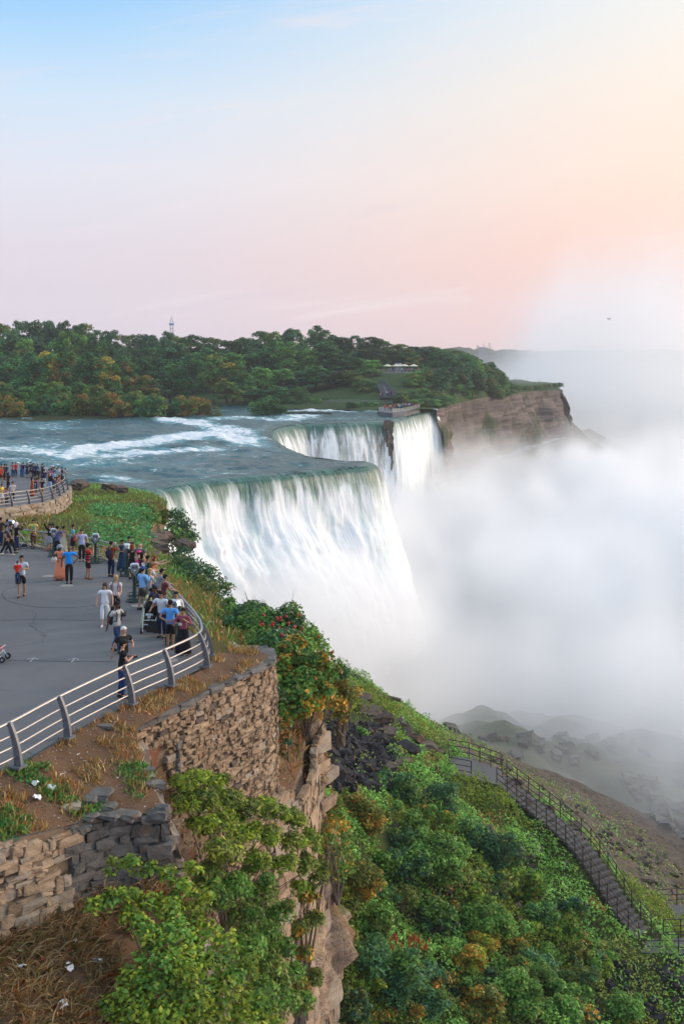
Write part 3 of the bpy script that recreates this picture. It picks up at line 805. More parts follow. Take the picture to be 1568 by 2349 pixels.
def crown_arrays(clumps, n, size, pal, second=None, share=0.0, flat=.8, inner=.55, wid=.55, fold=.15, droop=0.0, up=.55, spread=1.08, topside=True):
    """leaves on and in a set of clumps (x, y, z, r)"""
    K = np.array(clumps, float)
    p = K[:, 3]**2; p /= p.sum()
    i = rng.choice(len(K), n, p=p)
    d = norm(rng.normal(size=(n, 3))); d[:, 2] = np.where(d[:, 2] < -.35, -d[:, 2], d[:, 2])
    rad = rng.uniform(inner, spread, n)
    pos = K[i, :3]+d*(K[i, 3]*rad)[:, None]*np.array([1, 1, flat])
    nr = norm(d*.75+rng.normal(size=(n, 3))*.55+np.array([0, 0, up]))
    V, F = leaf_quads(pos, nr, size*rng.uniform(.65, 1.35, n), wid, fold, droop)
    kc = rng.uniform(.7, 1.35, len(K))[i]
    col = shade(pal, n)*kc[:, None]
    if second:
        top = rng.uniform(size=len(K)) < share
        mk = (top[i] & (rng.uniform(size=n) < .75)) | (rng.uniform(size=n) < share*.25)
        col = np.where(mk[:, None], shade(second, n)*kc[:, None], col)
    return V, F, np.repeat(col, 4, 0)
def crown_mesh(name, parent, *a, **k):
    V, F, c = crown_arrays(*a, **k)
    return mesh_obj(name, V, F, M_LEAF, parent, cols=c)
def tree_clumps(h, r, base, k, rr=(.26, .42), cone=0.0):
    out = []
    for i in range(k):
        t = (i+rnd.random())/k; a = rnd.uniform(0, 2*pi)
        prof = sqrt(max(.05, 1-(1.22*t-.42)**2))*(1-cone*t*.8)
        q = r*prof*sqrt(rnd.uniform(.12, 1))*.80
        cr = r*rnd.uniform(*rr)*(1.05-.2*t)
        out.append((q*cos(a)*rnd.uniform(.85, 1.1), q*sin(a), base+(h-base)*(.10+.80*t), cr))
    return out
def trunk_mesh(parent, clumps, base_r, h, name='trunk', limbs=7, n=7):
    m = MB(); top = Vector((rnd.uniform(-.3, .3), rnd.uniform(-.3, .3), h*.72))
    fork = Vector((0, 0, h*.30))
    m.tube([(0, 0, -.6), (0, 0, h*.1), fork, fork.lerp(top, .6), top], [base_r*1.5, base_r, base_r*.8, base_r*.5, base_r*.15], n)
    for c in rnd.sample(clumps, min(limbs, len(clumps))):
        e = Vector(c[:3]); s = fork.lerp(top, rnd.uniform(0, .6))
        mid = s.lerp(e, .5)+Vector((0, 0, -.06*h))
        m.tube([s, mid, e], [base_r*.4, base_r*.25, base_r*.06], 5, cap=False)
    return m.build(name, M_BARK, parent)
_protos = {}
ONES = 'first second third fourth fifth sixth seventh eighth ninth tenth eleventh twelfth thirteenth fourteenth fifteenth sixteenth seventeenth eighteenth nineteenth'.split()
def ordinal(i):
    if i <= 19: return ONES[i-1]
    h_ = ''
    if i >= 100: h_, i = 'hundred and ', i-100
    if h_ and i == 0: return 'hundredth'
    if h_ and i <= 19: return h_+ONES[i-1]
    t = h_+['twent', 'thirt', 'fort', 'fift', 'sixt', 'sevent', 'eight', 'ninet'][i//10-2]
    return t+'ieth' if i % 10 == 0 else t+'y-'+ONES[i % 10-1]
def number_labels(objs, pattern):
    for i, o in enumerate(sorted(objs, key=lambda q: q.location.x/q.location.y)): o['label'] = pattern % ordinal(i+1)
TONE = {}
def tree_proto(kind):
    if kind in _protos: return _protos[kind]
    h, r, pal, sec, sh, n, leaf, base, k, cone = kind
    root = empty('broadleaf_tree' if h > 8 else 'shrub')
    cl = tree_clumps(h, r, base, k, cone=cone)
    crown_mesh('crown', root, cl, n, leaf, pal, sec, sh)
    trunk_mesh(root, cl, .02*h+.05, h)
    _protos[kind] = root
    root['used'] = 0
    return root
def plant(kind, loc, sc=1.0, rz=None, label=None, cat='tree', group=None, sxy=None):
    p = tree_proto(kind)
    o = p if not p['used'] else copy_tree(p)
    p['used'] = 1
    o.location = loc; o.rotation_euler = (0, 0, rnd.uniform(0, 6.28) if rz is None else rz)
    a = sc if sxy is None else sxy
    o.scale = (a, a, sc)
    tag(o, label, cat, group)
    return o
#        height radius palette second share leaves size base clumps cone
T_DARK = (20, 6.2, 'dark', 'mid', .25, 5200, .78, 3.0, 34, .15)
T_MID = (20, 6.0, 'mid', 'dark', .30, 5200, .74, 3.0, 36, .15)
T_LIGHT = (18, 5.2, 'light', 'mid', .45, 4800, .70, 2.0, 32, .25)
T_OLIVE = (18, 5.6, 'olive', 'mid', .45, 4800, .70, 2.5, 34, .15)
T_AUT = (17, 5.4, 'mid', 'autumn', .42, 4800, .68, 2.5, 34, .1)
T_RUST = (16, 5.0, 'mid', 'rust', .40, 4600, .66, 2.5, 30, .1)
T_DARK2 = (21, 5.4, 'dark', 'blue', .35, 5200, .78, 2.5, 32, .35)
S_GREEN = (5, 3.2, 'mid', 'light', .35, 2600, .42, .3, 22, .0)
S_OLIVE = (5, 3.2, 'olive', 'mid', .35, 2600, .42, .3, 22, .0)
S_DARK = (5, 3.2, 'dark', 'mid', .35, 2600, .42, .3, 22, .0)
S_RUST = (4.5, 3.0, 'olive', 'rust', .40, 2400, .40, .3, 20, .0)

# ================================================================== ISLANDS AND FAR SHORE
isl = [pz(-260,966,.25), pz(-60,966,.25), pz(60,967,.25), pz(200,963,.25), pz(340,959,.25), pz(440,956,.25), pz(497,952,.25), pz(500,947,.25), pz(440,938,.25), pz(370,917,.25), pz(330,905,.25), pz(-400,905,.25)]
zi = rbf(isl+[pd(100,930,330), pd(300,925,340), pd(-100,900,380)])
tag(sheet('ground', isl, lambda x, y: np.maximum(zi(x, y), .1), 5, M_ISLE, .4, 9, label='overgrown ground of the left hand wooded island'), kind='structure')
cliff('riverbank', [Vector((p.x, p.y, .3)) for p in isl[:8]], 1.2, M_STONE_BROWN, .5, .3, 3, 6, .2, step=3, label='low dark bank of the wooded island')
gi_edge = [pz(420,926,.3), pz(470,931,.3), pz(560,936,.3), pz(700,938,.3), pz(800,940,.3), pz(850,944,.3), pz(885,951,.3)]
gi_cliff = [pz(935,946,1.0), pz(962,938,1.2), pd(1003,938,352), pd(1040,928,388), pd(1090,916,425), pd(1130,909,450), pd(1165,903,478), pd(1230,897,545), pd(1290,896,602)]
gi_back = [pd(1284,893,690), pd(1180,893,800), pd(900,860,900), pd(400,850,900), pd(-300,850,900), pd(-300,880,520), pd(300,885,520)]
gi = gi_edge+gi_cliff+gi_back
zg_ = rbf(gi+[pd(880,862,398), pd(1010,860,402), pd(950,858,415), pd(880,925,352), pd(950,915,362), pd(1000,905,378), pd(1100,862,432), pd(1165,890,478), pd(1100,830,470), pd(700,870,450), pd(600,900,410), pd(900,835,470), pd(1060,900,405),
             pd(500,880,450), pd(780,860,420), pd(1200,895,560), pd(1250,895,630), pd(1190,893,520), pd(1120,885,560), pd(1200,893,700)])
def zisle(x, y): return np.maximum(zg_(x, y), .1)
goat = sheet('ground', gi, zisle, 7, M_LAWN, .35, 9, label='grassy ground of the big island with its terraces')
cliff('cliff', gi_cliff[2:], 24, M_CLIFF_FAR, .10, 3.0, 12, 44, 1.2, step=2.0, label='banded rock cliff of the big island beyond the falls', seed=2)
gb = [Vector((p.x+4, p.y-6, -20-6*i/8)) for i, p in enumerate(gi_cliff[1:])]
toe = [Vector((40, 300, -55.8)), Vector((75, 330, -55.8)), Vector((110, 400, -55.8)), Vector((150, 520, -55.8)), Vector((190, 650, -55.8)), pd(1470,1052,790), pd(1420,1018,800), pd(1330,985,720)]
gt_poly = gb+[pd(1290,960,640)]+toe[::-1]
zt2 = rbf(gt_poly+[pd(1350,1015,690), pd(1400,1010,760), pd(1200,1060,520)])
sheet('hillside', gt_poly, zt2, 6, M_TALUS, 2.2, 14, label='dark talus running out from the foot of the island cliff')
cliff('cliff', [gi_cliff[-1], pd(1288,894,640), gi_back[0], gi_back[1]], 24, M_CLIFF_FAR, .1, 3.0, 12, 30, 1.2, step=3, label='far side of the island cliff', seed=5)

OUT = [(-60,738),(0,735),(60,728),(100,722),(150,727),(210,737),(250,752),(330,762),(400,752),(440,757),(480,765),(530,770),(570,762),(620,752),(700,742),(740,745),(765,768),(850,768),(905,778),(945,787),(968,776),(1005,788),(1060,802),(1105,826),(1130,838)]
def outline(x): return float(np.interp(x, [p[0] for p in OUT], [p[1] for p in OUT]))
def tree_at(dx, d, topy, kinds, label, group, wid=1.0, zbase=None, cat='tree'):
    k = rnd.choice(kinds); x = (dx-CX)/FOC*d
    zb = float(zisle(np.array([x]), np.array([d]))[0]) if zbase is None else zbase
    zb = min(max(zb, .2), 13)
    top = CAMZ-(topy-HY)*d/FOC
    h = max(2.5, top-zb)
    return plant(k, (x, d, zb-.3), h/k[0]*1.02, None, label, cat, group, sxy=max(h/k[0]*.7, wid*rnd.uniform(.9, 1.2)*(1.12 if k[0] > 8 else 1)))
LB = 'tall tree in the hazy back row of the island wood against the sky'
_g = []
for x in np.arange(-70, 1110, 27):
    _g.append(tree_at(x+rnd.uniform(-9, 9), 470+rnd.uniform(-20, 25), outline(x)+rnd.uniform(0, 13), [T_DARK, T_DARK, T_DARK2, T_MID, T_OLIVE], LB, 'trees of the back row in the island wood', .95))
number_labels(_g, 'tall tree against the sky in the back row of the wood, %s from left')
_g = []
LM = 'leafy tree in the middle rows of the island wood below the skyline'
for x in np.arange(-60, 860, 31):
    _g.append(tree_at(x+rnd.uniform(-10, 10), 422+rnd.uniform(-12, 12), outline(x)+rnd.uniform(24, 52), [T_DARK, T_DARK2, T_MID, T_MID, T_DARK, T_LIGHT], LM, 'trees of the middle rows in the island wood', 1.0))
number_labels(_g, 'leafy tree below the skyline in the second row of the wood, %s from left')
_g = []
for x in np.arange(-50, 400, 34):
    _g.append(tree_at(x+rnd.uniform(-10, 10), 388+rnd.uniform(-10, 10), 812+rnd.uniform(-22, 12)+(25 if x > 330 else 0), [T_DARK, T_MID, T_DARK, T_OLIVE], LM, 'trees of the middle rows in the island wood', .9))
number_labels(_g, 'tree behind the orange tinged ones on the left island, %s from left')
for x, t, k, lab in [(20,842,T_DARK,'dark bushy tree standing at the left edge of the wooded island'), (75,806,T_MID,'mid green tree beside the orange tinged tree on the left island'), (112,804,T_AUT,'leafy tree with orange tips left of the reddish crown'), (150,802,T_RUST,'tree with a reddish crown on the left part of the island'),
                     (195,806,T_MID,'broad green tree behind the rusty ones on the left island'), (240,815,T_AUT,'tree with a wide orange patch high in its crown'), (285,818,T_RUST,'rust topped tree near the right end of the left island'), (330,858,T_AUT,'small orange crowned tree at the right end of the left island'),
                     (345,880,T_DARK,'low dark tree over the channel between the two islands')]:
    tree_at(x, 350+rnd.uniform(-8, 8), t, [k], lab, None, .85, .8)
for x, t, k, lab in [(8,870,T_OLIVE,'yellowish tree at the far left of the river bank'), (60,882,T_LIGHT,'pale green young tree near the left river bank'), (100,872,T_LIGHT,'pale green spindly tree by two others on the left bank'), (135,870,T_OLIVE,'slim olive tree among pale ones on the left bank'),
                     (185,872,T_LIGHT,'bright green pointed tree on the left bank'), (225,880,T_OLIVE,'olive tree beside the bright green pointed tree'), (262,890,T_MID,'low round tree near the middle of the left bank'), (310,892,T_OLIVE,'small olive tree above the bank shrubs')]:
    tree_at(x, 322+rnd.uniform(-6, 6), t, [k], lab, None, .62, .6)
_g = []
for x in np.arange(-60, 495, 17):
    _g.append(tree_at(x+rnd.uniform(-5, 5), 300+rnd.uniform(-1, 9)+(6 if x > 380 else 0), 912+rnd.uniform(-12, 12)+max(0, (x-380)*.10), [S_OLIVE, S_GREEN, S_OLIVE, S_RUST, S_DARK], 'rounded shrub in the thicket along the left island shore', 'shrubs along the shore of the left island', .95, .3, 'shrub'))
number_labels(_g, 'rounded shrub in the thicket along the left island shore, %s from left')
for x, t, d, k, lab in [(400,822,395,T_MID,'large mid green tree left of the big round one by the channel'), (440,812,385,T_MID,'big round tree at the water beside the channel'), (490,808,382,T_OLIVE,'big round tree with a warm tint near the water'), (535,830,380,T_AUT,'tree with a russet side leaning over the water'),
                        (560,850,376,T_MID,'green tree at the tip above the river bend'), (520,872,366,T_OLIVE,'lower tree with drooping edge in front of the round trees'), (600,838,392,T_LIGHT,'pale green tree behind the islet'), (645,842,388,T_LIGHT,'pale bushy tree to the right above the islet'),
                        (690,850,390,T_DARK2,'greyish green tree right of the pale ones'), (725,838,392,T_MID,'green tree in the centre of the island front'), (765,850,388,T_MID,'round green tree by the river left of the lawn'), (800,846,384,T_OLIVE,'olive tree beside the stair on the big island'),
                        (838,862,376,T_OLIVE,'yellowish tree in front of the stair wall'), (850,822,398,T_LIGHT,'bright green tree left of the umbrellas'), (690,885,368,S_GREEN,'shrub under the trees at the centre of the island shore'), (590,890,372,T_DARK,'dark tree low behind the islet'),
                        (640,885,370,T_MID,'tree crown low behind the islet on its right')]:
    tree_at(x, d, t, [k], lab, None, .85, None if d > 380 else 1.0)
for x, t, lab in [(592,918,'left shrub on the small islet in the river'), (612,908,'tallest shrub on the small islet in the river'), (630,914,'shrub right of the tallest one on the islet'), (645,930,'low shrub at the right tip of the islet')]:
    tree_at(x, 318, t, [S_GREEN, S_DARK], lab, None, .85, -.1, 'shrub')
m = MB(); m.lathe([(6.2, -.8), (5.6, .1), (3.5, .35), (0.5, .4)], pz(614,954,0)+Vector((0, 1.5, 0)), 20, 1, .6); tag(m.build('ground', M_ISLE), 'low ground of the small islet', kind='structure')
_g = []
for x in np.arange(660, 880, 16):
    _g.append(tree_at(x+rnd.uniform(-5, 5), 366-(x > 800)*14+rnd.uniform(-2, 3), 916+rnd.uniform(-8, 8)+(x > 800)*10, [S_DARK, S_GREEN, S_DARK], 'dark shrub in the hedge along the big island shore', 'shrubs along the shore of the big island', .7, .3, 'shrub'))
number_labels(_g, 'dark shrub in the hedge along the big island shore, %s from left')
# the wooded point: trees round the terrace, bushes down the slope
for x, t, d, k, lab in [(870,808,418,T_MID,'shady tree left behind the umbrellas'), (900,800,425,T_DARK,'dark tree over the umbrellas'), (930,806,428,T_DARK,'tree right of the umbrellas'), (948,812,424,T_RUST,'orange crowned tree behind the terrace railing'), (975,796,430,T_DARK2,'dark pointed tree at the terrace'), (1000,800,428,T_MID,'rounded green tree at the terrace end'),
                        (1025,806,432,T_DARK,'dark tree right of the terrace'), (1050,815,436,T_DARK2,'tree on the shoulder of the wooded point'), (1075,826,440,T_DARK,'tree where the wooded point begins to fall'), (1100,836,446,T_MID,'tree low on the wooded point'), (1125,850,455,T_DARK,'small dark tree near the end of the point'), (1145,862,463,T_DARK2,'last dark tree above the bare cliff'), (1158,874,470,T_DARK,'stunted tree at the edge of the bare cliff top')]:
    tree_at(x, d, t, [k], lab, None, .62)
_g = []
for i in range(34):
    x = 1012+i*4.5+rnd.uniform(-3, 3); f_ = (x-1012)/150; d = 395+f_*75+rnd.uniform(-12, 30)
    _g.append(tree_at(x, d, float(np.interp(x, [1005,1060,1105,1130,1165], [806,815,835,848,884]))+rnd.uniform(4, 34)*(1-.5*f_), [T_DARK, T_MID, T_DARK2, T_DARK], '', 'trees on the wooded point', .60))
number_labels(_g, 'dark tree among those covering the wooded point, %s from left')
LS = 'bush on the steep green slope of the big island'
_g = []
for i in range(150):
    x = 905+255*rnd.random()**.6; f = (x-905)/255
    d = 366+f*95+rnd.uniform(-8, 26); lo, hi = 905-30*f*0, 932-f*22
    zz = float(zisle(np.array([(x-CX)/FOC*d]), np.array([d]))[0])
    yy = HY-(zz-CAMZ)*FOC/d
    if yy < 868 and x < 1010: continue
    _g.append(tree_at(x, d, yy-rnd.uniform(12, 30), [S_DARK, S_GREEN, S_DARK, S_OLIVE], LS, 'bushes on the island slope', rnd.uniform(.7, 1.1), None, 'shrub'))
for dx, dy, d in [(955,936,344),(968,936,348),(978,935,352),(990,934,355),(1000,932,358),(1008,934,358),(905,925,352),(925,922,354),(945,920,356),(965,918,360),(985,915,364),(915,915,358),(940,908,364),(970,905,370),(1000,908,372)]:
    _g.append(tree_at(dx, d, dy-rnd.uniform(8, 16), [S_DARK, S_OLIVE, S_GREEN], LS, 'bushes on the island slope', .8, None, 'shrub'))
number_labels(_g, 'bush on the steep green slope of the big island, %s from left')
_g = []
for i in range(26):
    x = 1010+i*6+rnd.uniform(-3, 3); d = float(np.interp(x, [1003,1040,1090,1165], [356,391,428,480]))+3
    zz = float(zisle(np.array([(x-CX)/FOC*d]), np.array([d]))[0]); yy = HY-(zz-CAMZ)*FOC/d
    _g.append(tree_at(x, d, yy-rnd.uniform(8, 18), [S_DARK, S_GREEN], 'low bush overhanging the rim of the island cliff', 'bushes on the cliff rim', .7, None, 'shrub'))
number_labels(_g, 'low bush overhanging the rim of the island cliff, %s from left')
_g = []
for i in range(20):
    x = 1168+i*6.2+rnd.uniform(-2, 2); d = float(np.interp(x, [1165,1230,1290], [480,548,604]))+4
    zz = float(zisle(np.array([(x-CX)/FOC*d]), np.array([d]))[0]); yy = HY-(zz-CAMZ)*FOC/d
    _g.append(tree_at(x, d, yy-rnd.uniform(4, 8), [S_DARK, S_OLIVE], 'low scrub on the flat top of the bare cliff', 'scrub on the bare cliff top', .6, None, 'shrub'))
number_labels(_g, 'low scrub on the flat top of the bare cliff, %s from left')

# distant shore, faded by the haze
hx = np.linspace(-2300, 2500, 900); hv = []
yb = [2150, 2170, 2230, 2330, 2700]
for j, yv in enumerate(yb):
    hgt = 19+np.clip((hx+200)/700, 0, 1)*5+7*np.abs(fbm(hx/40, hx*0+j, 3, 4))+5*fbm(hx/260, hx*0, 9, 2)
    z = np.full_like(hx, -56.0) if j == 0 else hgt*(.55 if j == 1 else 1.0)
    hv.append(np.column_stack([hx, np.full_like(hx, yv)+6*fbm(hx/30, hx*0+j, 1, 3), z]))
tag(mesh_obj('hills', np.stack(hv, 1).reshape(-1, 3), grid_faces(900, 5), M_ISLE), 'wooded far shore fading into the haze', kind='structure')
# ================================================================== STONE WALLS
def rock_mesh(name, sx, sy, sz, jit=.14, sub=2, round_=.25, seed=0):
    """angular block: a subdivided box pulled slightly round and chipped"""
    bm = bmesh.new(); bmesh.ops.create_cube(bm, size=2.0)
    if sub > 1: bmesh.ops.subdivide_edges(bm, edges=bm.edges[:], cuts=sub-1, use_grid_fill=True)
    r = random.Random(seed)
    for v in bm.verts:
        s = v.co.normalized()*1.25
        v.co = v.co.lerp(s, round_)
        v.co += Vector((r.uniform(-jit, jit), r.uniform(-jit, jit), r.uniform(-jit, jit)))
        v.co = Vector((v.co.x*sx/2, v.co.y*sy/2, v.co.z*sz/2))
    bmesh.ops.recalc_face_normals(bm, faces=bm.faces)
    me = bpy.data.meshes.new(name); bm.to_mesh(me); bm.free()
    return me
STONES = [rock_mesh('stone', 1, 1, 1, .17, 2, .15, i) for i in range(14)]
BOULD = [rock_mesh('boulder', 1, 1, 1, .24, 2, .38, 50+i) for i in range(12)]
SLABS = [rock_mesh('boulder', 1, 1, .5, .2, 2, .25, 80+i) for i in range(6)]
_mcache = {}
def variant(me, material):
    k = (me.name, material.name)
    if k not in _mcache:
        c = me.copy(); c.materials.clear(); c.materials.append(material); _mcache[k] = c
    return _mcache[k]
def place_rock(name, base, material, loc, size, rot, parent=None):
    o = bpy.data.objects.new(name, variant(base, material)); C.objects.link(o)
    if parent is not None: o.parent = parent
    o.location = loc; o.scale = size; o.rotation_euler = rot
    return o
def stone_wall(label, top, drop, out, mats, mean=(.42, .24), lim=300, seed=1, hole=None, core=M_MORTAR, coping=None, amp=.12, name='stone_wall', proud=.05):
    root = empty(name, top[0]); root['label'] = label; root['category'] = 'wall'
    org = Vector(top[0])
    P = densify(top, .1); T = np.array([tuple(p) for p in P]); seg = np.hypot(np.diff(T[:, 0]), np.diff(T[:, 1])); s = np.concatenate([[0], np.cumsum(seg)]); L = s[-1]
    ddx, ddy = np.gradient(T[:, 0]), np.gradient(T[:, 1])
    for _ in range(4):
        ddx = np.convolve(np.pad(ddx, 2, 'edge'), np.ones(5)/5, 'valid'); ddy = np.convolve(np.pad(ddy, 2, 'edge'), np.ones(5)/5, 'valid')
    c = cliff('core', [p-org for p in P], drop, core, out, amp, .9, max(8, int(drop/.16)), .06, step=.18, parent=root, kind=None, seed=seed)
    if 'kind' in c: del c['kind']
    r = random.Random(seed); items = []
    z = 0.0
    while z < drop:
        hgt = mean[1]*r.uniform(.6, 1.5); x = r.uniform(-.2, .1)
        while x < L:
            wd = mean[0]*r.choice((.5, .7, .9, 1.1, 1.5, 2.0))*r.uniform(.8, 1.2)
            xc = x+wd/2; zc = z+hgt/2+r.uniform(-.05, .05)
            if 0 < xc < L and not (hole and hole[0] < xc < hole[1] and hole[2] < zc < hole[3]) and r.random() > .05:
                px, py, pzv = (float(np.interp(xc, s, T[:, k])) for k in range(3))
                tx, ty = float(np.interp(xc, s, ddx)), float(np.interp(xc, s, ddy)); l = sqrt(tx*tx+ty*ty)
                nx, ny = ty/l, -tx/l
                o_ = out*zc+proud*.4+r.uniform(-.05, .02)+(r.random() < .1)*.05
                k = r.uniform(.75, 1.35)
                items.append((Vector((px+nx*o_, py+ny*o_, pzv-zc-.05)), (wd*r.uniform(.8, 1.05), .24*k, hgt*r.uniform(.75, 1.25)), math.atan2(ty, tx), r.uniform(-.10, .10), r.uniform(-.12, .12), r.randrange(len(STONES)), r.choice(mats)))
            x += wd
        z += hgt*.96
    items.sort(key=lambda q: -q[1][0]*q[1][2])
    for loc, size, a, t1, t2, k, mt in items[:lim]:
        place_rock('stone', STONES[k], mt, loc-org, size, (t2, t1, a), root)
    rest = items[lim:]
    if rest:
        V, F = [], []
        for loc, size, a, t1, t2, k, mt in rest:
            me = STONES[k]; b = len(V)
            Mx = Matrix.Translation(loc-org) @ Matrix.Rotation(a, 4, 'Z') @ Matrix.Rotation(t1, 4, 'Y') @ Matrix.Diagonal((*size, 1))
            V += [Mx @ v.co for v in me.vertices]; F += [tuple(b+i for i in p.vertices) for p in me.polygons]
        o = mesh_obj('rubble', V, F, mats[0], root); o['kind'] = 'stuff'
    if coping:
        x = 0.0
        while x < L-.2:
            wd = r.uniform(.5, 1.3); xc = min(x+wd/2, L)
            px, py, pzv = (float(np.interp(xc, s, T[:, k])) for k in range(3)); tx, ty = float(np.interp(xc, s, ddx)), float(np.interp(xc, s, ddy)); l = sqrt(tx*tx+ty*ty)
            place_rock('coping_stone', STONES[r.randrange(14)], coping, Vector((px-ty/l*.10, py+tx/l*.10, pzv+.01))-org, (wd*1.02, .62*r.uniform(.8, 1.2), .17*r.uniform(.8, 1.3)), (r.uniform(-.03, .03), r.uniform(-.04, .04), math.atan2(ty, tx)), root)
            x += wd
    return root, (s, T, ddx, ddy)
wallA = [pz(300,1673,5.9), pz(375,1638,5.95), pz(440,1605,6.0), pz(500,1575,6.0), pz(560,1547,6.0), pz(603,1526,6.0), pd(620,1514,41.2), pd(622,1504,42.4), pd(612,1498,43.6), pd(590,1492,45)]
WA, waI = stone_wall('tall rubble stone retaining wall below the near railing with a rusty doorway', wallA, 7.6, .035, [M_STONE, M_STONE, M_STONE_PALE, M_STONE, M_STONE_BROWN], (.25, .135), 300, 3, (.15, 1.5, .85, 2.9), coping=M_STONE_GREY)
# the doorway in it
dpt = [wallA[0].lerp(wallA[1], .1), wallA[0].lerp(wallA[1], .62)]
dr = MB(); a_, b_ = pd(328,1712,33.9), pd(384,1706,35.4)
org = WA.location
nrm2 = Vector(((b_-a_).y, -(b_-a_).x, 0)).normalized()
q = [a_+nrm2*.10, b_+nrm2*.10]
v = [q[0]-org, q[1]-org, q[1]+Vector((0, 0, -1.35))-org, q[0]+Vector((0, 0, -1.35))-org]
v += [p-nrm2*.08 for p in v]
dr.add(v, [(0, 3, 2, 1), (4, 5, 6, 7), (0, 1, 5, 4), (1, 2, 6, 5), (2, 3, 7, 6), (3, 0, 4, 7)])
dd_ = dr.build('door', M_RUST, WA); dd_['label'] = 'rusty sheet closing the doorway'
for k in range(7):
    t = q[1]+nrm2*.12+Vector((.05*rnd.random(), 0, -.02-.21*k)); place_rock('jamb_stone', STONES[k], M_STONE_GREY, t-org, (.34, .34, .22), (0, 0, rnd.uniform(-.2, .3)), WA)
m = MB()
WB, _ = stone_wall('dark grey stone wall of the broken ledge above the leafy bush', [pd(150,1898,28), pd(196,1886,28.5), pd(250,1874,29), pd(300,1870,29.3), pd(380,1871,29.6)], 3.0, .02, [M_STONE_GREY], (.40, .19), 300, 8)
WC, _ = stone_wall('weathered brown stone wall above the dead grass at the left', [pd(-130,1957,25.4), pd(0,1930,26.5), pd(80,1914,27.3), pd(152,1896,28.05)], 3.0, .10, [M_STONE, M_STONE_PALE, M_STONE], (.36, .18), 300, 14)
WD, _ = stone_wall('narrow stone face turning the corner of the dry bank, coloured pale as if sunlit', [pd(380,1871,29.6), pd(366,1838,30.1), pd(350,1803,30.7), pd(332,1765,31.4), pd(318,1718,32.3), pd(312,1674,33.2)], 6.0, .27, [M_STONE_PALE, M_STONE], (.55, .30), 300, 21, core=M_STONE_PALE, proud=.0)  # paler stone colour on this side stands in for warm sunlight
lw = [pl(*e)-Vector((0, 0, .02)) for e in [(-70,1176),(0,1165.5),(29,1162),(66,1157),(97.6,1152),(120,1146),(136,1139),(146,1132),(156,1124),(155,1115)]]
lr = empty('stone_wall', lw[0]); tag(lr, 'low wall of squared pale blocks under the lower lookout', 'wall')
for c_ in range(3):
    P_ = densify(lw, .2); k = 0; st = rnd.randrange(3)
    x = st
    while x < len(P_)-2:
        n_ = rnd.randint(6, 9); a, b = P_[int(x)], P_[min(len(P_)-1, int(x+n_))]; mid = (a+b)/2; d_ = (b-a)
        place_rock('block', STONES[rnd.randrange(14)], M_STONE_PALE, mid-lw[0]+Vector((0, 0, -.20-.42*c_)), (d_.length*.97, .8, .46), (0, 0, math.atan2(d_.y, d_.x)), lr)
        x += n_
hr_, _ = stone_wall('fractured blocks of the limestone headland behind the bushes', [p+Vector((0, 0, -.1)) for p in HC[3:9]], 17.0, .035, [M_STONE, M_STONE_PALE, M_STONE], (.6, .5), 300, 31, core=M_CLIFF, amp=.45, name='rock_face', proud=1.05)
hr_['category'] = 'rock face'
# slabs lying on the ledge
for dx, dy, w_, h_, lab in [(222,1822,.75,.22,'flat grey slab lying in the weeds above the broken ledge'), (195,1835,.6,.16,'pale broken slab at the edge of the ledge'), (238,1850,.62,.12,'thin layered slab on top of the grey wall'), (160,1852,.55,.2,'grey lump of stone left of the slabs'), (198,1872,.55,.15,'long flat stone capping the grey wall at its left'),
                            (240,1870,.75,.16,'broad capstone in the middle of the grey wall'), (290,1870,.62,.2,'thick capstone right of the broad one'), (360,1872,.5,.3,'rounded block at the right corner of the grey wall'), (372,1862,.35,.45,'upright stone at the corner of the dry bank'), (355,1762+40,.5,.25,'pale stone jutting from the corner edge'),
                            (338,1770,.4,.2,'small pale stone at the corner edge below the doorway'), (240,1667,.45,.14,'grey flat stone lying near the railing')]:
    p = hit(dx, dy, zbank, 26, 36)
    o = place_rock('flat_stone', SLABS[rnd.randrange(6)], M_STONE_GREY if dx > 170 else M_STONE_PALE, p, (w_, w_*.7, h_*1.6), (rnd.uniform(-.1, .1), rnd.uniform(-.1, .1), rnd.uniform(-.4, .4))); tag(o, lab, 'stone')

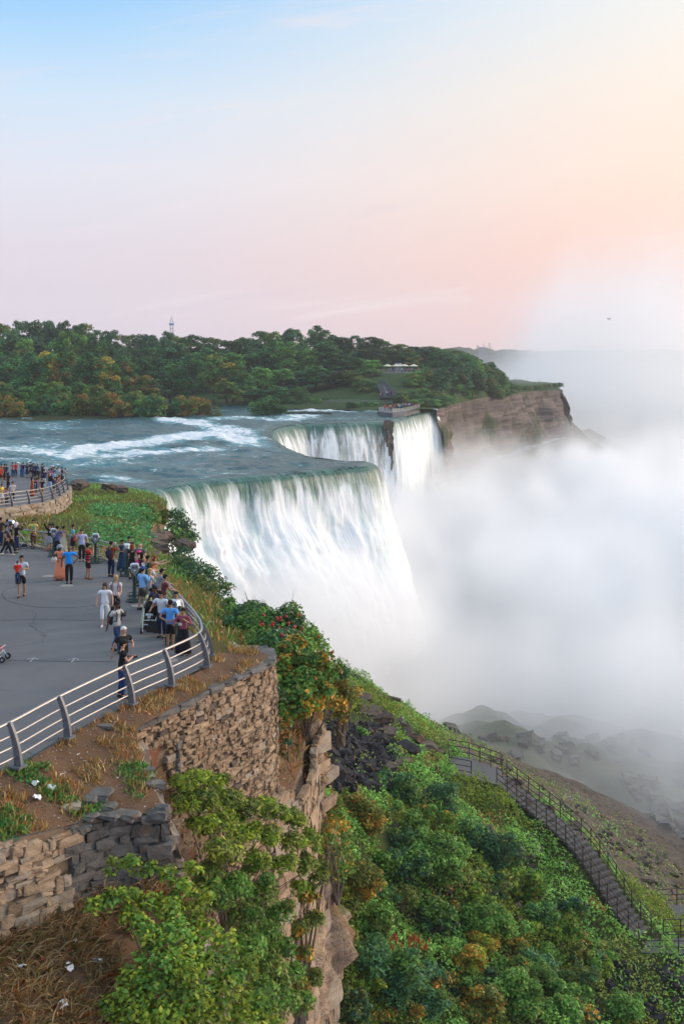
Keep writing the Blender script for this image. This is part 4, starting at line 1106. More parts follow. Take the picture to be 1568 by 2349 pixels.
# ================================================================== RAILINGS
def railing(label, base, idx_posts, h=1.08, lean=.27, out_dir=None):
    """base: line of foot points; posts stand at the listed line positions; the open side is to the right of the line"""
    L, t = smooth_line(base, 240)
    root = empty('railing', base[0]); tag(root, label, 'railing'); org = Vector(base[0])
    dx, dy = np.gradient(L[:, 0]), np.gradient(L[:, 1]); l = np.hypot(dx, dy)+1e-9; nx, ny = -dy/l, dx/l         # inward
    off = lambda z: -.02+lean*(z/h)**2
    for z, r in ((h, .042), (h*.73, .027), (h*.49, .027), (h*.25, .027)):
        pts = [Vector((L[i, 0]+nx[i]*off(z), L[i, 1]+ny[i]*off(z), L[i, 2]+z))-org for i in range(0, 240, 2)]
        m = MB(); m.tube(pts, r, 8); m.build('rail', M_STEEL, root, smooth=True)
    for p in idx_posts:
        i = int(np.argmin((L[:, 0]-p.x)**2+(L[:, 1]-p.y)**2))
        b = Vector(L[i])-org; nv = Vector((nx[i], ny[i], 0)); tv = Vector((-ny[i], nx[i], 0))
        m = MB(); v, f = [], []
        N = 9
        for j in range(N):
            z = (h+.03)*j/(N-1); dep = .11-.045*j/(N-1)
            c_ = b+nv*off(z)+Vector((0, 0, z))
            for sx, sy in ((-1, -1), (1, -1), (1, 1), (-1, 1)): v.append(c_+tv*.045*sx+nv*dep*sy-nv*.05)
        for j in range(N-1):
            for k in range(4): f.append((j*4+k, j*4+(k+1) % 4, j*4+4+(k+1) % 4, j*4+4+k))
        f += [(3, 2, 1, 0), tuple(range(4*N-4, 4*N))]
        m.add(v, f); po = m.build('post', M_POST, root)
        m = MB(); m.box(b+Vector((0, 0, .02))-nv*.05, (.34, .34, .05), math.atan2(tv.y, tv.x)); m.build('base_plate', M_POST, po)
    return root
RB = [(-140,1852),(-60,1808),(43,1756),(153.6,1690),(299.5,1613),(394,1569.5),(470,1528.5),(478,1502),(464,1474),(432,1434),(402,1402),(372,1372),(346,1344),(320,1317),(296,1303),(277,1296),(220,1278),(160,1267.5),(100,1259),(40,1250),(-40,1238)]
rbp = [pg(*e) for e in RB]
rail_near = railing('curved steel railing with grey posts around the near plaza', rbp, [rbp[i] for i in (1,2,3,4,5,6,7,8,9,10,11,12,13,14,16,17,18,19)])
RB2 = [(-60,1174),(29,1161.5),(66,1156.5),(97.6,1151.5),(120,1145.5),(135.5,1138.5),(145,1131.6),(154,1123.5),(152,1113),(138,1105),(118,1099.5),(93,1096),(55,1092.5),(10,1091),(-60,1090)]
rbp2 = [pl(*e) for e in RB2]
rail_look = railing('curved steel railing on pale blocks round the lower lookout', rbp2, rbp2[:-1])


kp = [pg(*e) for e in EDGE[12:22]]
kr = empty('kerb', kp[0]); tag(kr, 'pale stone kerb along the back edge of the near plaza', kind='structure')
K_ = densify(kp, .25)
for i in range(0, len(K_)-4, 4):
    a, b = K_[i], K_[min(i+4, len(K_)-1)]; d_ = b-a
    place_rock('kerb_stone', STONES[rnd.randrange(14)], M_STONE_PALE, (a+b)/2-kp[0]+Vector((0, 0, .03)), (d_.length*1.05, .34, .24), (0, 0, math.atan2(d_.y, d_.x)), kr)
M_SEAM = plain('tar_seam', (.045, .045, .048), .8, var=.3)
def seam(pts, wd, label):
    P_ = densify(pts, .4); v, f = [], []
    for i, p in enumerate(P_):
        t = (P_[min(i+1, len(P_)-1)]-P_[max(i-1, 0)]).normalized(); n_ = Vector((-t.y, t.x, 0)); w_ = wd*rnd.uniform(.4, 1.3); j = rnd.uniform(-.03, .03)
        v += [p+n_*(w_+j)+Vector((0, 0, .006)), p-n_*(w_-j)+Vector((0, 0, .006))]
        if i: f.append((2*i-2, 2*i-1, 2*i+1, 2*i))
    tag(mesh_obj('pavement_joint', v, f, M_SEAM), label, kind='structure')
seam([pg(-20,1515), pg(60,1516), pg(160,1517), pg(262,1518)], .028, 'straight tar joint across the near plaza by the painted arrows')
seam([pg(-20,1424), pg(90,1420), pg(180,1423), pg(300,1424)], .022, 'wandering crack across the middle of the plaza')
for dx, dy, r_, lab in [(185,1352,3.3,'tarred outline of a round patch in front of the man in blue'), (55,1306,3.6,'tarred outline of a round patch at the left')]:
    c_ = pg(dx, dy); seam([Vector((c_.x+r_*cos(a), c_.y+r_*1.25*sin(a), plaza_z(c_.y+r_*1.25*sin(a)))) for a in np.linspace(.3, 5.6, 30)], .022, lab)
# drain covers and painted arrows on the asphalt
for dx, dy, lab in [(634*.5,1390,'round manhole cover in the middle of the plaza'), (154,1344,'small round cover on the plaza near the man in blue'), (388,1515,'round manhole cover behind the near railing'), (112,1322,'grey cover on the plaza left of the orange dress')]:
    p = pg(dx, dy); m = MB(); m.lathe([(.30, .004), (.30, .016), (.26, .016), (.25, .012), (.02, .012)], (0, 0, 0), 24); o = m.build('manhole_cover', M_CONC); o.location = p; tag(o, lab, 'manhole cover')
M_CHALK = plain('faded_white_paint', (.42, .42, .43), .9, var=.3)
for dx, dy, lab in [(74,1514,'faint white arrow painted on the asphalt at the left'), (168,1515,'faint white arrow painted on the asphalt further right')]:
    p = pg(dx, dy); m = MB()
    m.box((0, 0, .006), (.035, .5, .004)); 
    for s_ in (-1, 1): m.box((.10*s_, .17, .006), (.035, .26, .004), s_*.75)
    o = m.build('painted_arrow', M_CHALK); o.location = p; tag(o, lab, 'arrow marking')
# ================================================================== FOREGROUND PLANTS
def custom_bush(name, label, cat, spec, root_px, n, size, pal, second=None, share=0.0, wid=.55, fold=.15, droop=.0, flat=.85, stems=12, group=None, singles=0, base_r=.07, inner=.45):
    """spec: clumps as (dx, dy, depth, radius in metres); root_px: where its stem leaves the ground"""
    pal = 'warmmid' if pal == 'mid' else pal; second = 'warmmid' if second == 'mid' else second
    rt = Vector(root_px); root = empty(name, rt); tag(root, label, cat, group)
    cl = []
    for dx, dy, d, r in spec:
        p = pd(dx, dy, d)-rt; r *= 1.08; cl.append((p.x, p.y, p.z, r))
        for _ in range(2):
            a = Vector((rnd.gauss(0, 1), rnd.gauss(0, 1), rnd.gauss(0, .8))).normalized()*r*.85; cl.append((p.x+a.x, p.y+a.y, p.z+a.z, r*.55))
    V, F, c = crown_arrays(cl, n, size, pal, second, share, flat, inner, wid, fold, droop)
    if singles:       # the leaves that face the view largest are single parts
        q = V.reshape(-1, 4, 3); cen = q.mean(1); ww = cen+np.array(rt)
        order = np.argsort(ww[:, 1])[:singles]
        base = [(-.5, 0, 0), (0.05, .28, .10), (.5, 0, 0), (.05, -.28, .10)]
        lm = []
        for k in range(6):
            me = bpy.data.meshes.new('leaf'); me.from_pydata([(a, b*rnd.uniform(.8, 1.2), z) for a, b, z in base], [], [(0, 2, 1), (0, 3, 2)])
            at = me.attributes.new('col', 'FLOAT_COLOR', 'POINT'); cc = shade(pal, 1)[0]
            for i in range(4): at.data[i].color = (*cc, 1)
            me.materials.append(M_LEAF_OWN); lm.append(me)
        for i in order:
            u = Vector(q[i, 2]-q[i, 0]); s_ = u.length; o = bpy.data.objects.new('leaf', lm[rnd.randrange(6)]); link(o, root)
            o.location = Vector(cen[i]); o.scale = (s_, s_, s_)
            nrm_ = Vector(np.cross(q[i, 1]-q[i, 3], q[i, 2]-q[i, 0])).normalized(); nrm_ = nrm_ if nrm_.z > 0 else -nrm_
            ux = u.normalized(); uy = nrm_.cross(ux).normalized(); uz = ux.cross(uy)
            o.rotation_euler = Matrix((ux, uy, uz)).transposed().to_euler()
        kp = np.ones(len(q), bool); kp[order] = False
        V = q[kp].reshape(-1, 3); F = np.arange(len(V)).reshape(-1, 4); c = c.reshape(-1, 4, 3)[kp].reshape(-1, 3)
    o = mesh_obj('crown', V, F, M_LEAF_OWN, root, cols=c)
    if singles: o['kind'] = 'stuff'
    m = MB()
    for _ in range(stems):
        e = Vector(rnd.choice(cl)[:3]); b0 = Vector((rnd.uniform(-.2, .2), rnd.uniform(-.2, .2), -.2))
        mid = b0.lerp(e, .55)+Vector((rnd.uniform(-.25, .25), rnd.uniform(-.25, .25), rnd.uniform(-.1, .3)))
        m.tube([b0, b0.lerp(mid, .5)+Vector((rnd.uniform(-.1, .1), 0, .05)), mid, e, e+(e-mid)*.45], [base_r, base_r*.8, base_r*.5, base_r*.28, base_r*.08], 5, cap=False)
    m.build('stem', M_BARK, root)
    return root
custom_bush('leafy_bush', 'large yellow green leafy bush filling the foreground below the grey wall', 'bush',
    [(300,1985,27.6,.26),(258,1990,27.5,.22),(345,2000,27.6,.22),(385,2005,27.8,.24),(420,2040,27.8,.3),(250,2072,26.6,.25),(215,2085,26.4,.22),(290,2060,26.8,.28),(340,2075,27,.32),(385,2090,27,.35),(440,2100,27.5,.38),(300,2110,26.5,.28),
     (330,2140,26.2,.35),(400,2150,26.4,.45),(470,2150,27,.42),(520,2170,27,.38),(350,2200,25.9,.4),(420,2215,25.8,.5),(500,2220,26.2,.45),(560,2235,26.4,.35),(300,2250,25.6,.35),(360,2270,25.3,.5),(440,2290,25.2,.55),(520,2290,25.6,.5),(580,2300,26,.35),
     (250,2310,25.2,.3),(300,2330,24.9,.45),(380,2350,24.7,.55),(470,2360,24.8,.55),(560,2360,25.2,.5),(620,2350,25.6,.35),(440,1995,28.2,.22),(465,2060,28.0,.3)],
    pd(430,2480,25.3), 9500, .135, 'lime', 'mid', .34, .60, .16, .25, .8, 30, None, 260, .026)
custom_bush('leafy_bush', 'yellow green feathery sumac growing against the rubble wall', 'bush',
    [(415,1800,34.0,.35),(450,1790,34.5,.38),(490,1800,35,.4),(470,1840,34,.45),(430,1850,33.6,.4),(530,1840,35,.45),(465,1895,33.4,.4),(510,1890,34,.5),(570,1860,35.5,.42),(610,1850,36.2,.35),(640,1870,36.6,.35),(680,1885,37,.35),(560,1920,34.6,.45),
     (620,1920,35.8,.42),(670,1935,36.6,.4),(715,1930,37.4,.35),(500,1950,33,.4),(520,1960,33.6,.48),(590,1980,34.8,.42),(650,1990,36,.4),(705,1985,37,.35),(730,2020,37.2,.3),(690,2040,36.8,.3)],
    pd(520,2120,35.0), 13000, .18, 'lime', 'olive', .45, .36, .08, .2, .8, 22, None, 0, .03)
custom_bush('leafy_bush', 'darker green bush behind the bright one, under the sumac', 'bush',
    [(480,2010,33.2,.45),(540,2040,33.4,.5),(600,2060,34,.5),(640,2100,34.4,.42),(560,2110,32.8,.5),(500,2070,32.4,.45),(610,2150,33.2,.5),(650,2180,34,.4),(570,2180,32,.5),(620,2230,32.6,.5),(670,2240,33.6,.4),(640,2300,32.4,.5),(690,2310,33.4,.35),(600,2290,31.4,.5)],
    pd(600,2420,33), 11000, .17, 'mid', 'olive', .35, .40, .1, .25, .85, 18, None, 0, .03)
custom_bush('leafy_bush', 'thin straggly bush with yellowing leaves at the cliff edge on the right of the sumac', 'bush',
    [(705,2060,37.5,.3),(720,2110,37.5,.32),(690,2130,37,.3),(735,1990,38,.28),(700,2190,37,.3),(720,2250,37,.28),(690,2270,36,.3)], pd(690,2330,37.5), 2600, .17, 'olive', 'autumn', .3, .5, .15, .2, .85, 16)
custom_bush('fruit_tree', 'round green bush dotted with red fruit behind the stone wall tip', 'bush',
    [(575,1420,56,.9),(610,1440,54,1.0),(650,1440,54,1.0),(600,1480,50,.9),(640,1490,49,1.1),(690,1470,54,1.0),(720,1500,54,.9),(700,1530,50,1.0),(745,1540,52,.8),(770,1570,53,.6),(660,1540,47,.9),(590,1405,60,.7),(560,1450,54,.8)],
    pd(650,1660,51), 9500, .21, 'mid', 'dark', .35, .6, .12, 0, .85, 26)
fr_ = MB()
for _ in range(60):
    p = pd(rnd.uniform(570, 760), 0, 50); sp_ = rnd.choice([(620,1440,53,1.0),(655,1445,53,1.0),(695,1475,53,.95),(725,1505,53,.9),(640,1490,48,1.0)])
    q_ = pd(*sp_[:3])+Vector((rnd.gauss(0, .5), -abs(rnd.gauss(0, .6)), rnd.gauss(.2, .4)))*sp_[3]; fr_.lathe([(.02, -.07), (.07, -.03), (.07, .03), (.02, .07)], q_-pd(650,1660,51), 6)
M_FRUIT = plain('red_fruit', (.35, .02, .015), .4)
fo_ = fr_.build('fruit', M_FRUIT, [o for o in bpy.data.objects if o.name.startswith('fruit_tree')][0]); fo_['kind'] = 'stuff'
custom_bush('maple_tree', 'young maple turning orange on its outer side, below the stone wall tip', 'tree',
    [(655,1500,46.5,.55),(672,1480,46.8,.4),(640,1545,45.8,.6),(690,1530,46,.55),(725,1525,46,.5),(745,1550,46,.5),(700,1570,45,.7),(650,1590,44.8,.65),(735,1590,45.2,.5),(670,1620,44.4,.6),(715,1620,44.6,.45),(640,1640,44,.45)],
    pd(700,1720,46.3), 7000, .23, 'warmmid', 'autumn', .50, .75, .1, .1, .85, 18)
custom_bush('shrub', 'rust coloured shrub at the cliff edge above the black rubble', 'bush', [(775,1580,52,.5),(800,1600,52,.5),(770,1620,51,.5),(815,1590,53,.35),(785,1640,51,.4)], pd(780,1700,52), 1300, .17, 'autumn', 'olive', .35, .6, .12, 0, .85, 16)
custom_bush('dead_shrub', 'brown withered shrub on top of the rock pillar', 'bush', [(700,1660,47.5,.5),(690,1700,46.8,.55),(725,1690,47,.45),(705,1740,46.2,.6),(735,1740,46.6,.4),(680,1760,45.4,.5),(730,1790,46,.45),(700,1800,45.4,.55),(660,1720,45,.45)], pd(705,1840,46.5), 3000, .16, 'rust', 'straw', .35, .35, .1, .2, .85, 34)
for spec, rt, n, sz, pal, sec, sh, lab in [
    ([(405,1190,112,1.2),(415,1215,108,1.3),(420,1245,102,1.2),(395,1235,105,1.2),(418,1275,92,.9)], pd(405,1275,100), 2400, .34, 'dark', 'mid', .4, 'dark green shrub clinging to the rock above the falls'),
    ([(345,1178,112,.8),(366,1168,116,.6),(345,1198,106,.9),(366,1188,110,.8)], pd(360,1215,110), 1800, .34, 'mid', 'olive', .4, 'green shrub on the grassy brow near the brink'),
    ([(410,1300,82,1.0),(440,1310,81,1.1),(465,1325,79,1.1),(490,1345,77,1.0),(505,1360,76,.8),(420,1330,78,.9),(455,1345,76,.9),(480,1365,74,.8)], pd(450,1385,77), 3600, .24, 'dark', 'olive', .35, 'long dark shrub on the slope above the white water'),
    ([(535,1405,64,.6),(555,1410,63,.6),(580,1402,62,.6),(520,1400,67,.6),(600,1410,61,.6)], pd(555,1450,63), 1900, .20, 'mid', 'dark', .4, 'low green shrub at the rim left of the fruit bush'),
    ([(505,1420,58,.55),(520,1440,56,.6),(500,1445,56,.55),(530,1465,53,.5),(515,1470,53,.5)], pd(515,1490,56), 1700, .17, 'mid', 'rust', .3, 'green trailing shrub beside the bare rock near the railing end'),
    ([(610,1570,43,.35),(630,1600,43,.4),(625,1660,42.8,.4),(645,1690,43.2,.4),(635,1730,43,.35),(620,1630,42.8,.3)], pd(640,1790,43.6), 1500, .17, 'dark', 'rust', .35, 'dark creeper hanging behind the corner of the stone wall'),
    ([(770,1870,47,.5),(760,1900,46,.5),(785,1920,47,.55),(760,1960,45.5,.5),(775,2000,46,.5),(745,1930,44.5,.4)], pd(765,2060,46.5), 2400, .15, 'autumn', 'mid', .5, 'yellow and orange bush against the foot of the rock pillar'),
    ]:
    custom_bush('shrub', lab, 'bush', spec, rt, n, sz, pal, sec, sh, .55, .12, 0, .85, 12)

# bushes of the gorge slope
GB = [(835,1890,55,'olive','autumn',.45,'olive bush with orange edges below the black rubble',.15),(800,1850,32,'autumn','olive',.4,'small orange bush beside the rock pillar',.15),(925,1825,46,'blue','mid',.3,'blue green bush at the end of the black rubble',.17),(880,1800,30,'mid','blue',.4,'small fresh green bush among the black rubble',.16),
      (1005,1855,52,'blue','dark',.35,'rounded grey green bush below the stair landing',.16),(945,1905,40,'mid','light',.3,'green bush right of the olive one',.16),(1000,1990,78,'light','mid',.45,'large pale willow like bush in the middle of the slope',.17),(930,2010,60,'dark','mid',.4,'dark bush left of the large pale one',.16),
      (1080,1935,48,'blue','light',.3,'silvery bush above the dark one in mid slope',.16),(1145,1965,58,'blue','dark',.5,'dark blue green bush in the centre of the slope',.17),(1210,2045,46,'lime','mid',.5,'lime green bush with yellow leaves on the open slope',.17),(1235,2110,48,'blue','light',.35,'pale bluish round bush low on the slope',.16),
      (815,2050,62,'olive','autumn',.4,'tall olive bush with rusty crown near the cliff',.16),(850,2130,55,'mid','olive',.4,'green bush under the tall olive one',.16),(890,2255,92,'blue','mid',.45,'big feathery bluish bush at the lower edge of the picture',.18),(1065,2215,48,'autumn','lime',.35,'bright orange bush near the bottom of the slope',.16),
      (1110,2130,58,'mid','light',.4,'leafy green bush left of the pale bluish round one',.17),(1010,2120,52,'dark','mid',.5,'dark green hollow between the large bushes',.17),(1225,2230,48,'blue','mid',.3,'grey green bush below the pale bluish round one',.16),(1180,2300,66,'mid','light',.35,'broad green bush at the bottom centre',.17),
      (1330,2265,52,'blue','olive',.5,'greyish bush at the lower right',.16),(1290,2150,46,'mid','lime',.3,'green bush left of the stair foot',.16),(1380,2230,40,'lime','mid',.4,'bright green bush near the foot of the stair',.15),(1100,2320,58,'olive','autumn',.35,'mixed yellowing bush at the bottom edge',.16),
      (800,2330,60,'dark','olive',.4,'dark bush at the bottom beside the cliff foot',.16),(1280,2330,50,'mid','light',.4,'green bush cut by the bottom edge of the picture',.16),(1430,2320,46,'light','mid',.4,'light green bush near the bottom right corner',.15),(960,1770,26,'light','mid',.4,'tuft of light green weeds among the brown rocks',.14),
      (830,1690,22,'light','mid',.4,'small light green bush above the black rubble',.14),(900,1725,18,'light','olive',.4,'tuft of pale weeds between two dark boulders',.14),(1130,2050,40,'mid','dark',.4,'rounded green bush below the centre of the slope',.16),(770,2170,50,'mid','olive',.4,'green bush touching the white rock of the cliff',.16),(980,2320,50,'blue','mid',.3,'bluish bush at the bottom right of the feathery one',.17)]
for dx, dy, rp, pal, sec, sh, lab, lf in GB:
    p = hit(dx, dy, zgorge, 42, 110); d = p.y; r = rp*d/FOC
    sp_ = []
    k = 7 if rp > 40 else 4
    for _ in range(k*2):
        a = rnd.uniform(0, 2*pi); q_ = sqrt(rnd.random())*.72; sp_.append((dx+rp*q_*cos(a), dy-rp*.25+rp*q_*sin(a)*.85, d-r*.4+rnd.uniform(-.35, .15)*r, r*rnd.uniform(.27, .45)))
    n = int(2300*(rp/40)**1.7)
    custom_bush('shrub', lab, 'bush', sp_, p, n, lf*1.25, pal, sec, sh, .5 if pal != 'blue' else .36, .12, 0, .9, 8)
_g = []
for i in range(46):
    dx, dy = rnd.uniform(770, 1420), 0
    dy = rnd.uniform(1860 if dx < 1050 else 1890+(dx-1050)*.88, 2349)
    p = hit(dx, dy, zgorge, 42, 110); d = p.y; h_ = rnd.uniform(.5, 1.1); wv_ = rnd.uniform(.5, 1.1)
    sp_ = [(dx+rnd.gauss(0, 26), dy-rnd.uniform(4, 34)*h_, d+rnd.uniform(-.8, .6), rnd.uniform(.2, .5)*wv_) for _ in range(9)]
    pal = rnd.choice(['mid', 'blue', 'light', 'mid', 'olive', 'dark', 'lime']); q_ = custom_bush('shrub', 'x', 'bush', sp_, p, rnd.randint(1500, 2600), rnd.uniform(.14, .24), pal, rnd.choice(['mid', 'olive', 'light', 'autumn']), .4, rnd.choice([.3, .45, .65]), .12, rnd.choice([0, .3]), .9, 6, 'wild shrubs of the gorge slope')
    q_['label'] = {'mid':'green','blue':'bluish green','light':'light green','olive':'olive','dark':'dark green','lime':'lime green'}[pal]+' wild shrub on the gorge slope'; _g.append((pal, q_))
for pal in set(a for a, _ in _g):
    L_ = [q for a, q in _g if a == pal]; number_labels(L_, L_[0]['label']+', %s of its colour from left')
lst = [o for o in bpy.data.objects if o.get('label') == 'big feathery bluish bush at the lower edge of the picture'][0]
m = MB()
for _ in range(30):     # red seed heads
    p = pd(rnd.uniform(895, 985), rnd.uniform(2150, 2180), lst.location.y-1.2)-lst.location; m.tube([p, p+Vector((rnd.uniform(-.04, .04), 0, .26))], [.045, .015], 5)
f_ = m.build('seed_head', plain('sumac_red', (.36, .05, .012), .8), lst); f_['kind'] = 'stuff'

# low cover of weeds on the gorge slope
n = 230000
gx, gy = rng.uniform(-6, 27, n), rng.uniform(44, 98, n)
pat = fbm(gx/2.6, gy/2.6, 3, 4); k = pat+rng.normal(size=n)*.12 > -.95
rb_x = (FOC*gx/gy+CX)
gz0 = zgorge(gx, gy); px_, py_ = proj(gx, gy, gz0)
rub = (px_ > 740) & (px_ < 905+rng.normal(size=n)*8) & (py_ > 1640) & (py_ < 1815)
brown = (px_ > np.interp(py_, [1560,1700,1780,1850,1950,2060,2200], [900,1010,1120,1240,1360,1450,1530])+20*fbm(gx/2, gy/2, 1, 3)) & (gy > 75)
dkr = (px_ > 1340) & (py_ > 2200)
sdist = np.min(np.hypot(gx[:, None]-stl[None, :, 0], gy[:, None]-stl[None, :, 1]), 1)
ldist = np.hypot(gx-pd(1085,1800,76.3).x, (gy-76.3)*.8)
k &= (sdist > 1.1) & (ldist > 1.9)
k &= ~(rub & (rng.random(n) < .93)) & ~(brown & (rng.random(n) < .93)) & ~(dkr & (rng.random(n) < .55))
gx, gy, gz0, pat, n = gx[k], gy[k], gz0[k], pat[k], int(k.sum())
lump = np.clip(fbm(gx/1.15, gy/1.15, 21, 3)+.25, 0, 1.3)
hgt = rng.random(n)**.6*lump*.95+np.abs(rng.normal(size=n))*.10
pos = np.column_stack([gx, gy, gz0+.05+hgt]); nr = norm(rng.normal(size=(n, 3))*.6+np.array([.15, -.35, .9]))
V, F = leaf_quads(pos, nr, .19*rng.uniform(.6, 1.4, n), .5, .12)
tone = fbm(gx/1.7, gy/1.7, 8, 3)
col = np.where((tone > .25)[:, None], shade('olive', n), np.where((tone < -.30)[:, None], shade('light', n), shade('warmmid', n)))
col = np.where(((fbm(gx/3.1, gy/3.1, 12, 3) > .55) & (rng.random(n) < .4))[:, None], shade('rust', n), col)*1.3
col = np.where((fbm(gx/4, gy/4, 17, 2) > .3)[:, None], shade('lime', n)*.75, col)
o = mesh_obj('weeds', V, F, M_LEAF, cols=np.repeat(col, 4, 0)); tag(o, 'low weeds and ground cover over the gorge slope', kind='stuff')

def blades(name, label, x, y, z, L, pal, wid=.10, tilt=.35, pal2=None, m2=None, droop=0.0, up=1.0):
    n = len(x)
    u = norm(np.column_stack([rng.normal(size=n)*tilt, rng.normal(size=n)*tilt, np.full(n, up)])); Ln = L*rng.uniform(.5, 1.4, n)
    sd_ = norm(np.cross(u, rng.normal(size=(n, 3))))
    b = np.column_stack([x, y, z]); wv_ = wid*Ln
    mid = b+u*(Ln*.6)[:, None]; tip = b+u*(Ln)[:, None]+np.column_stack([u[:, 0], u[:, 1], np.zeros(n)-.6])*(Ln*droop)[:, None]
    V = np.stack([b-sd_*wv_[:, None]*.5, b+sd_*wv_[:, None]*.5, mid+sd_*wv_[:, None]*.4, tip, mid-sd_*wv_[:, None]*.4], 1).reshape(-1, 3)
    F = np.arange(n*5).reshape(n, 5)
    col = shade(pal, n)
    if pal2: col = np.where(m2[:, None], shade(pal2, n), col)
    o = mesh_obj(name, V, F, M_LEAF, cols=np.repeat(col, 5, 0)); return tag(o, label, kind='stuff')
# grass on the bank by the falls
gp = [(p.x, p.y) for p in gb_poly]
gx, gy = rng.uniform(-40, 1, 42000), rng.uniform(42, 146, 42000)
k = in_poly(gx, gy, gp); gx, gy = gx[k], gy[k]
gz0 = zgb(gx, gy); px_, py_ = proj(gx, gy, gz0)
t1 = fbm(gx/7, gy/10, 1, 4)
green = (t1+rng.normal(size=len(gx))*.15 > -.05)
rusty = ((px_ > 400) & (py_ > 1330) & (fbm(gx/1.5, gy/1.5, 4, 3) > -.25)) | ((px_ < 120) & (py_ < 1240)) | (fbm(gx/5, gy/5, 9, 3) > .55)
blades('grass', 'patchy grass and dry weeds on the bank by the falls', gx, gy, gz0-.03, .34, 'olive', .22, .5, 'light', green & ~rusty)
k = rusty & (rng.random(len(gx)) < .8)
blades('dry_weeds', 'rust coloured dry weeds between the railing and the cliff', gx[k], gy[k], gz0[k]-.02, .42, 'rust', .16, .5, 'straw', rng.random(int(k.sum())) < .25)
kk = (px_ > 215) & (px_ < 345) & (py_ > 1165) & (py_ < 1262) & (t1 > -.35)
ii = np.nonzero(kk)[0]; ii = np.repeat(ii, 2)
pp = np.column_stack([gx[ii], gy[ii], gz0[ii]])+rng.normal(size=(len(ii), 3))*np.array([.3, .3, .18])+np.array([0, 0, .3])
V, F = leaf_quads(pp, norm(rng.normal(size=pp.shape)*.5+np.array([0, -.3, 1])), .30*rng.uniform(.6, 1.4, len(ii)), .7, .1)
tag(mesh_obj('undergrowth', V, F, M_LEAF, cols=np.repeat(shade('mid', len(ii)), 4, 0)), 'dense low leafy growth on the bank behind the far railing', kind='stuff')
# dry bank near the railing
bp = [(p.x, p.y) for p in bank_poly]
gx, gy = rng.uniform(-12, -2, 60000), rng.uniform(25, 43, 60000)
k = in_poly(gx, gy, bp); gx, gy = gx[k], gy[k]
px_, py_ = proj(gx, gy, zbank(gx, gy))
c1_ = fbm(gx/.55, gy/.55, 2, 3); c2_ = fbm(gx/.8, gy/.8, 7, 3)
k = (c1_ > .12); blades('dry_weeds', 'rusty dry weeds on the soil bank below the near railing', gx[k], gy[k], zbank(gx[k], gy[k])-.02, .20, 'rust', .13, .5, 'straw', rng.random(int(k.sum())) < .4)
k = (c2_ > .30) & (py_ > 1750); gq = np.repeat(np.nonzero(k)[0], 3)
blades('grass', 'green tufts on the lower part of the soil bank', gx[gq]+rng.normal(size=len(gq))*.08, gy[gq]+rng.normal(size=len(gq))*.08, zbank(gx[gq], gy[gq])-.02, .15, 'mid', .35, .8, 'olive', rng.random(len(gq)) < .4)
V, F = [], []
n = 2200
ii = rng.integers(0, len(gx), n); x_, y_ = gx[ii]+rng.normal(size=n)*.05, gy[ii]; z_ = zbank(x_, y_)+.012
V, F = leaf_quads(np.column_stack([x_, y_, z_]), norm(rng.normal(size=(n, 3))*.25+np.array([0, 0, 1])), .045*rng.uniform(.5, 1.6, n), .8, .05)
col = np.where((rng.random(n) < .3)[:, None], np.array([.55, .52, .47]), np.array([.22, .15, .09]))*rng.uniform(.6, 1.2, (n, 1))
tag(mesh_obj('litter', V, F, M_LEAF, cols=np.repeat(col, 4, 0)), 'small scraps, chips and dead leaves scattered on the soil bank', kind='stuff')
# straw on the lower slope
sp2 = [(p.x, p.y) for p in SL]
gx, gy = rng.uniform(-10.5, -2.5, 30000), rng.uniform(22, 30, 30000)
k = in_poly(gx, gy, sp2); gx, gy = gx[k], gy[k]
ck = fbm(gx/.5, gy/.5, 3, 3); k = ck > -.28; gx, gy = gx[k], gy[k]
blades('dry_grass', 'matted straw grass on the slope under the brown wall', gx, gy, zslope(gx, gy)-.02, .42, 'straw', .055, .75, 'rust', rng.random(len(gx)) < .35, .35, .8)
gx, gy = rng.uniform(-7, 1, 9000), rng.uniform(33, 55, 9000)
k = in_poly(gx, gy, [(p.x, p.y) for p in HL]); gx, gy = gx[k], gy[k]
blades('dry_weeds', 'brown and rust weeds covering the ledge of the headland', gx, gy, zhl(gx, gy)-.02, .42, 'rust', .12, .6, 'straw', rng.random(len(gx)) < .3, .25)
def paper(dx, dy, zf, s, lab, m_=None, d0=22, d1=36):
    p = hit(dx, dy, zf, d0, d1)+Vector((0, -.05, .07)); m = MB(); v = []
    for i in range(4):
        for j in range(4): v.append(((i/3-.5)*s+rnd.uniform(-.1, .1)*s, (j/3-.5)*s*.75+rnd.uniform(-.1, .1)*s, rnd.uniform(0, .38)*s))
    f = [(i*4+j, i*4+j+1, i*4+j+5, i*4+j+4) for i in range(3) for j in range(3)]
    m.add(v, f); o = m.build('litter', m_ or M_WHITE); o.location = p; o.rotation_euler = (.45, 0, rnd.uniform(0, 6)); return tag(o, lab, 'litter')
for dx, dy, s, lab in [(86,1838,.26,'torn white paper lying on the soil bank'),(84,1802,.2,'crumpled white cup left of the torn paper'),(120,1812,.2,'ball of crumpled paper right of the white cup'),(142,1784,.12,'small white scrap in the red weeds'),(181,1736,.1,'white scrap near the top of the bank'),(196,1753,.1,'pale scrap right on the upper bank')]: paper(dx, dy, zbank, s, lab)
for dx, dy, s, lab in [(222,2215,.28,'white paper bag on the straw slope by the bush'),(158,2228,.26,'grey white crumpled sheet on the straw slope'),(128,2094,.15,'white carton lying below the grey wall'),(145,2312,.22,'white plastic cup at the bottom of the straw slope'),(174,2162,.12,'small white scrap in the middle of the straw'),(48,2190,.1,'tiny white scrap at the left of the straw'),(55,2225,.26,'flat pale stone like card at the left of the straw')]: paper(dx, dy, zslope, s, lab)
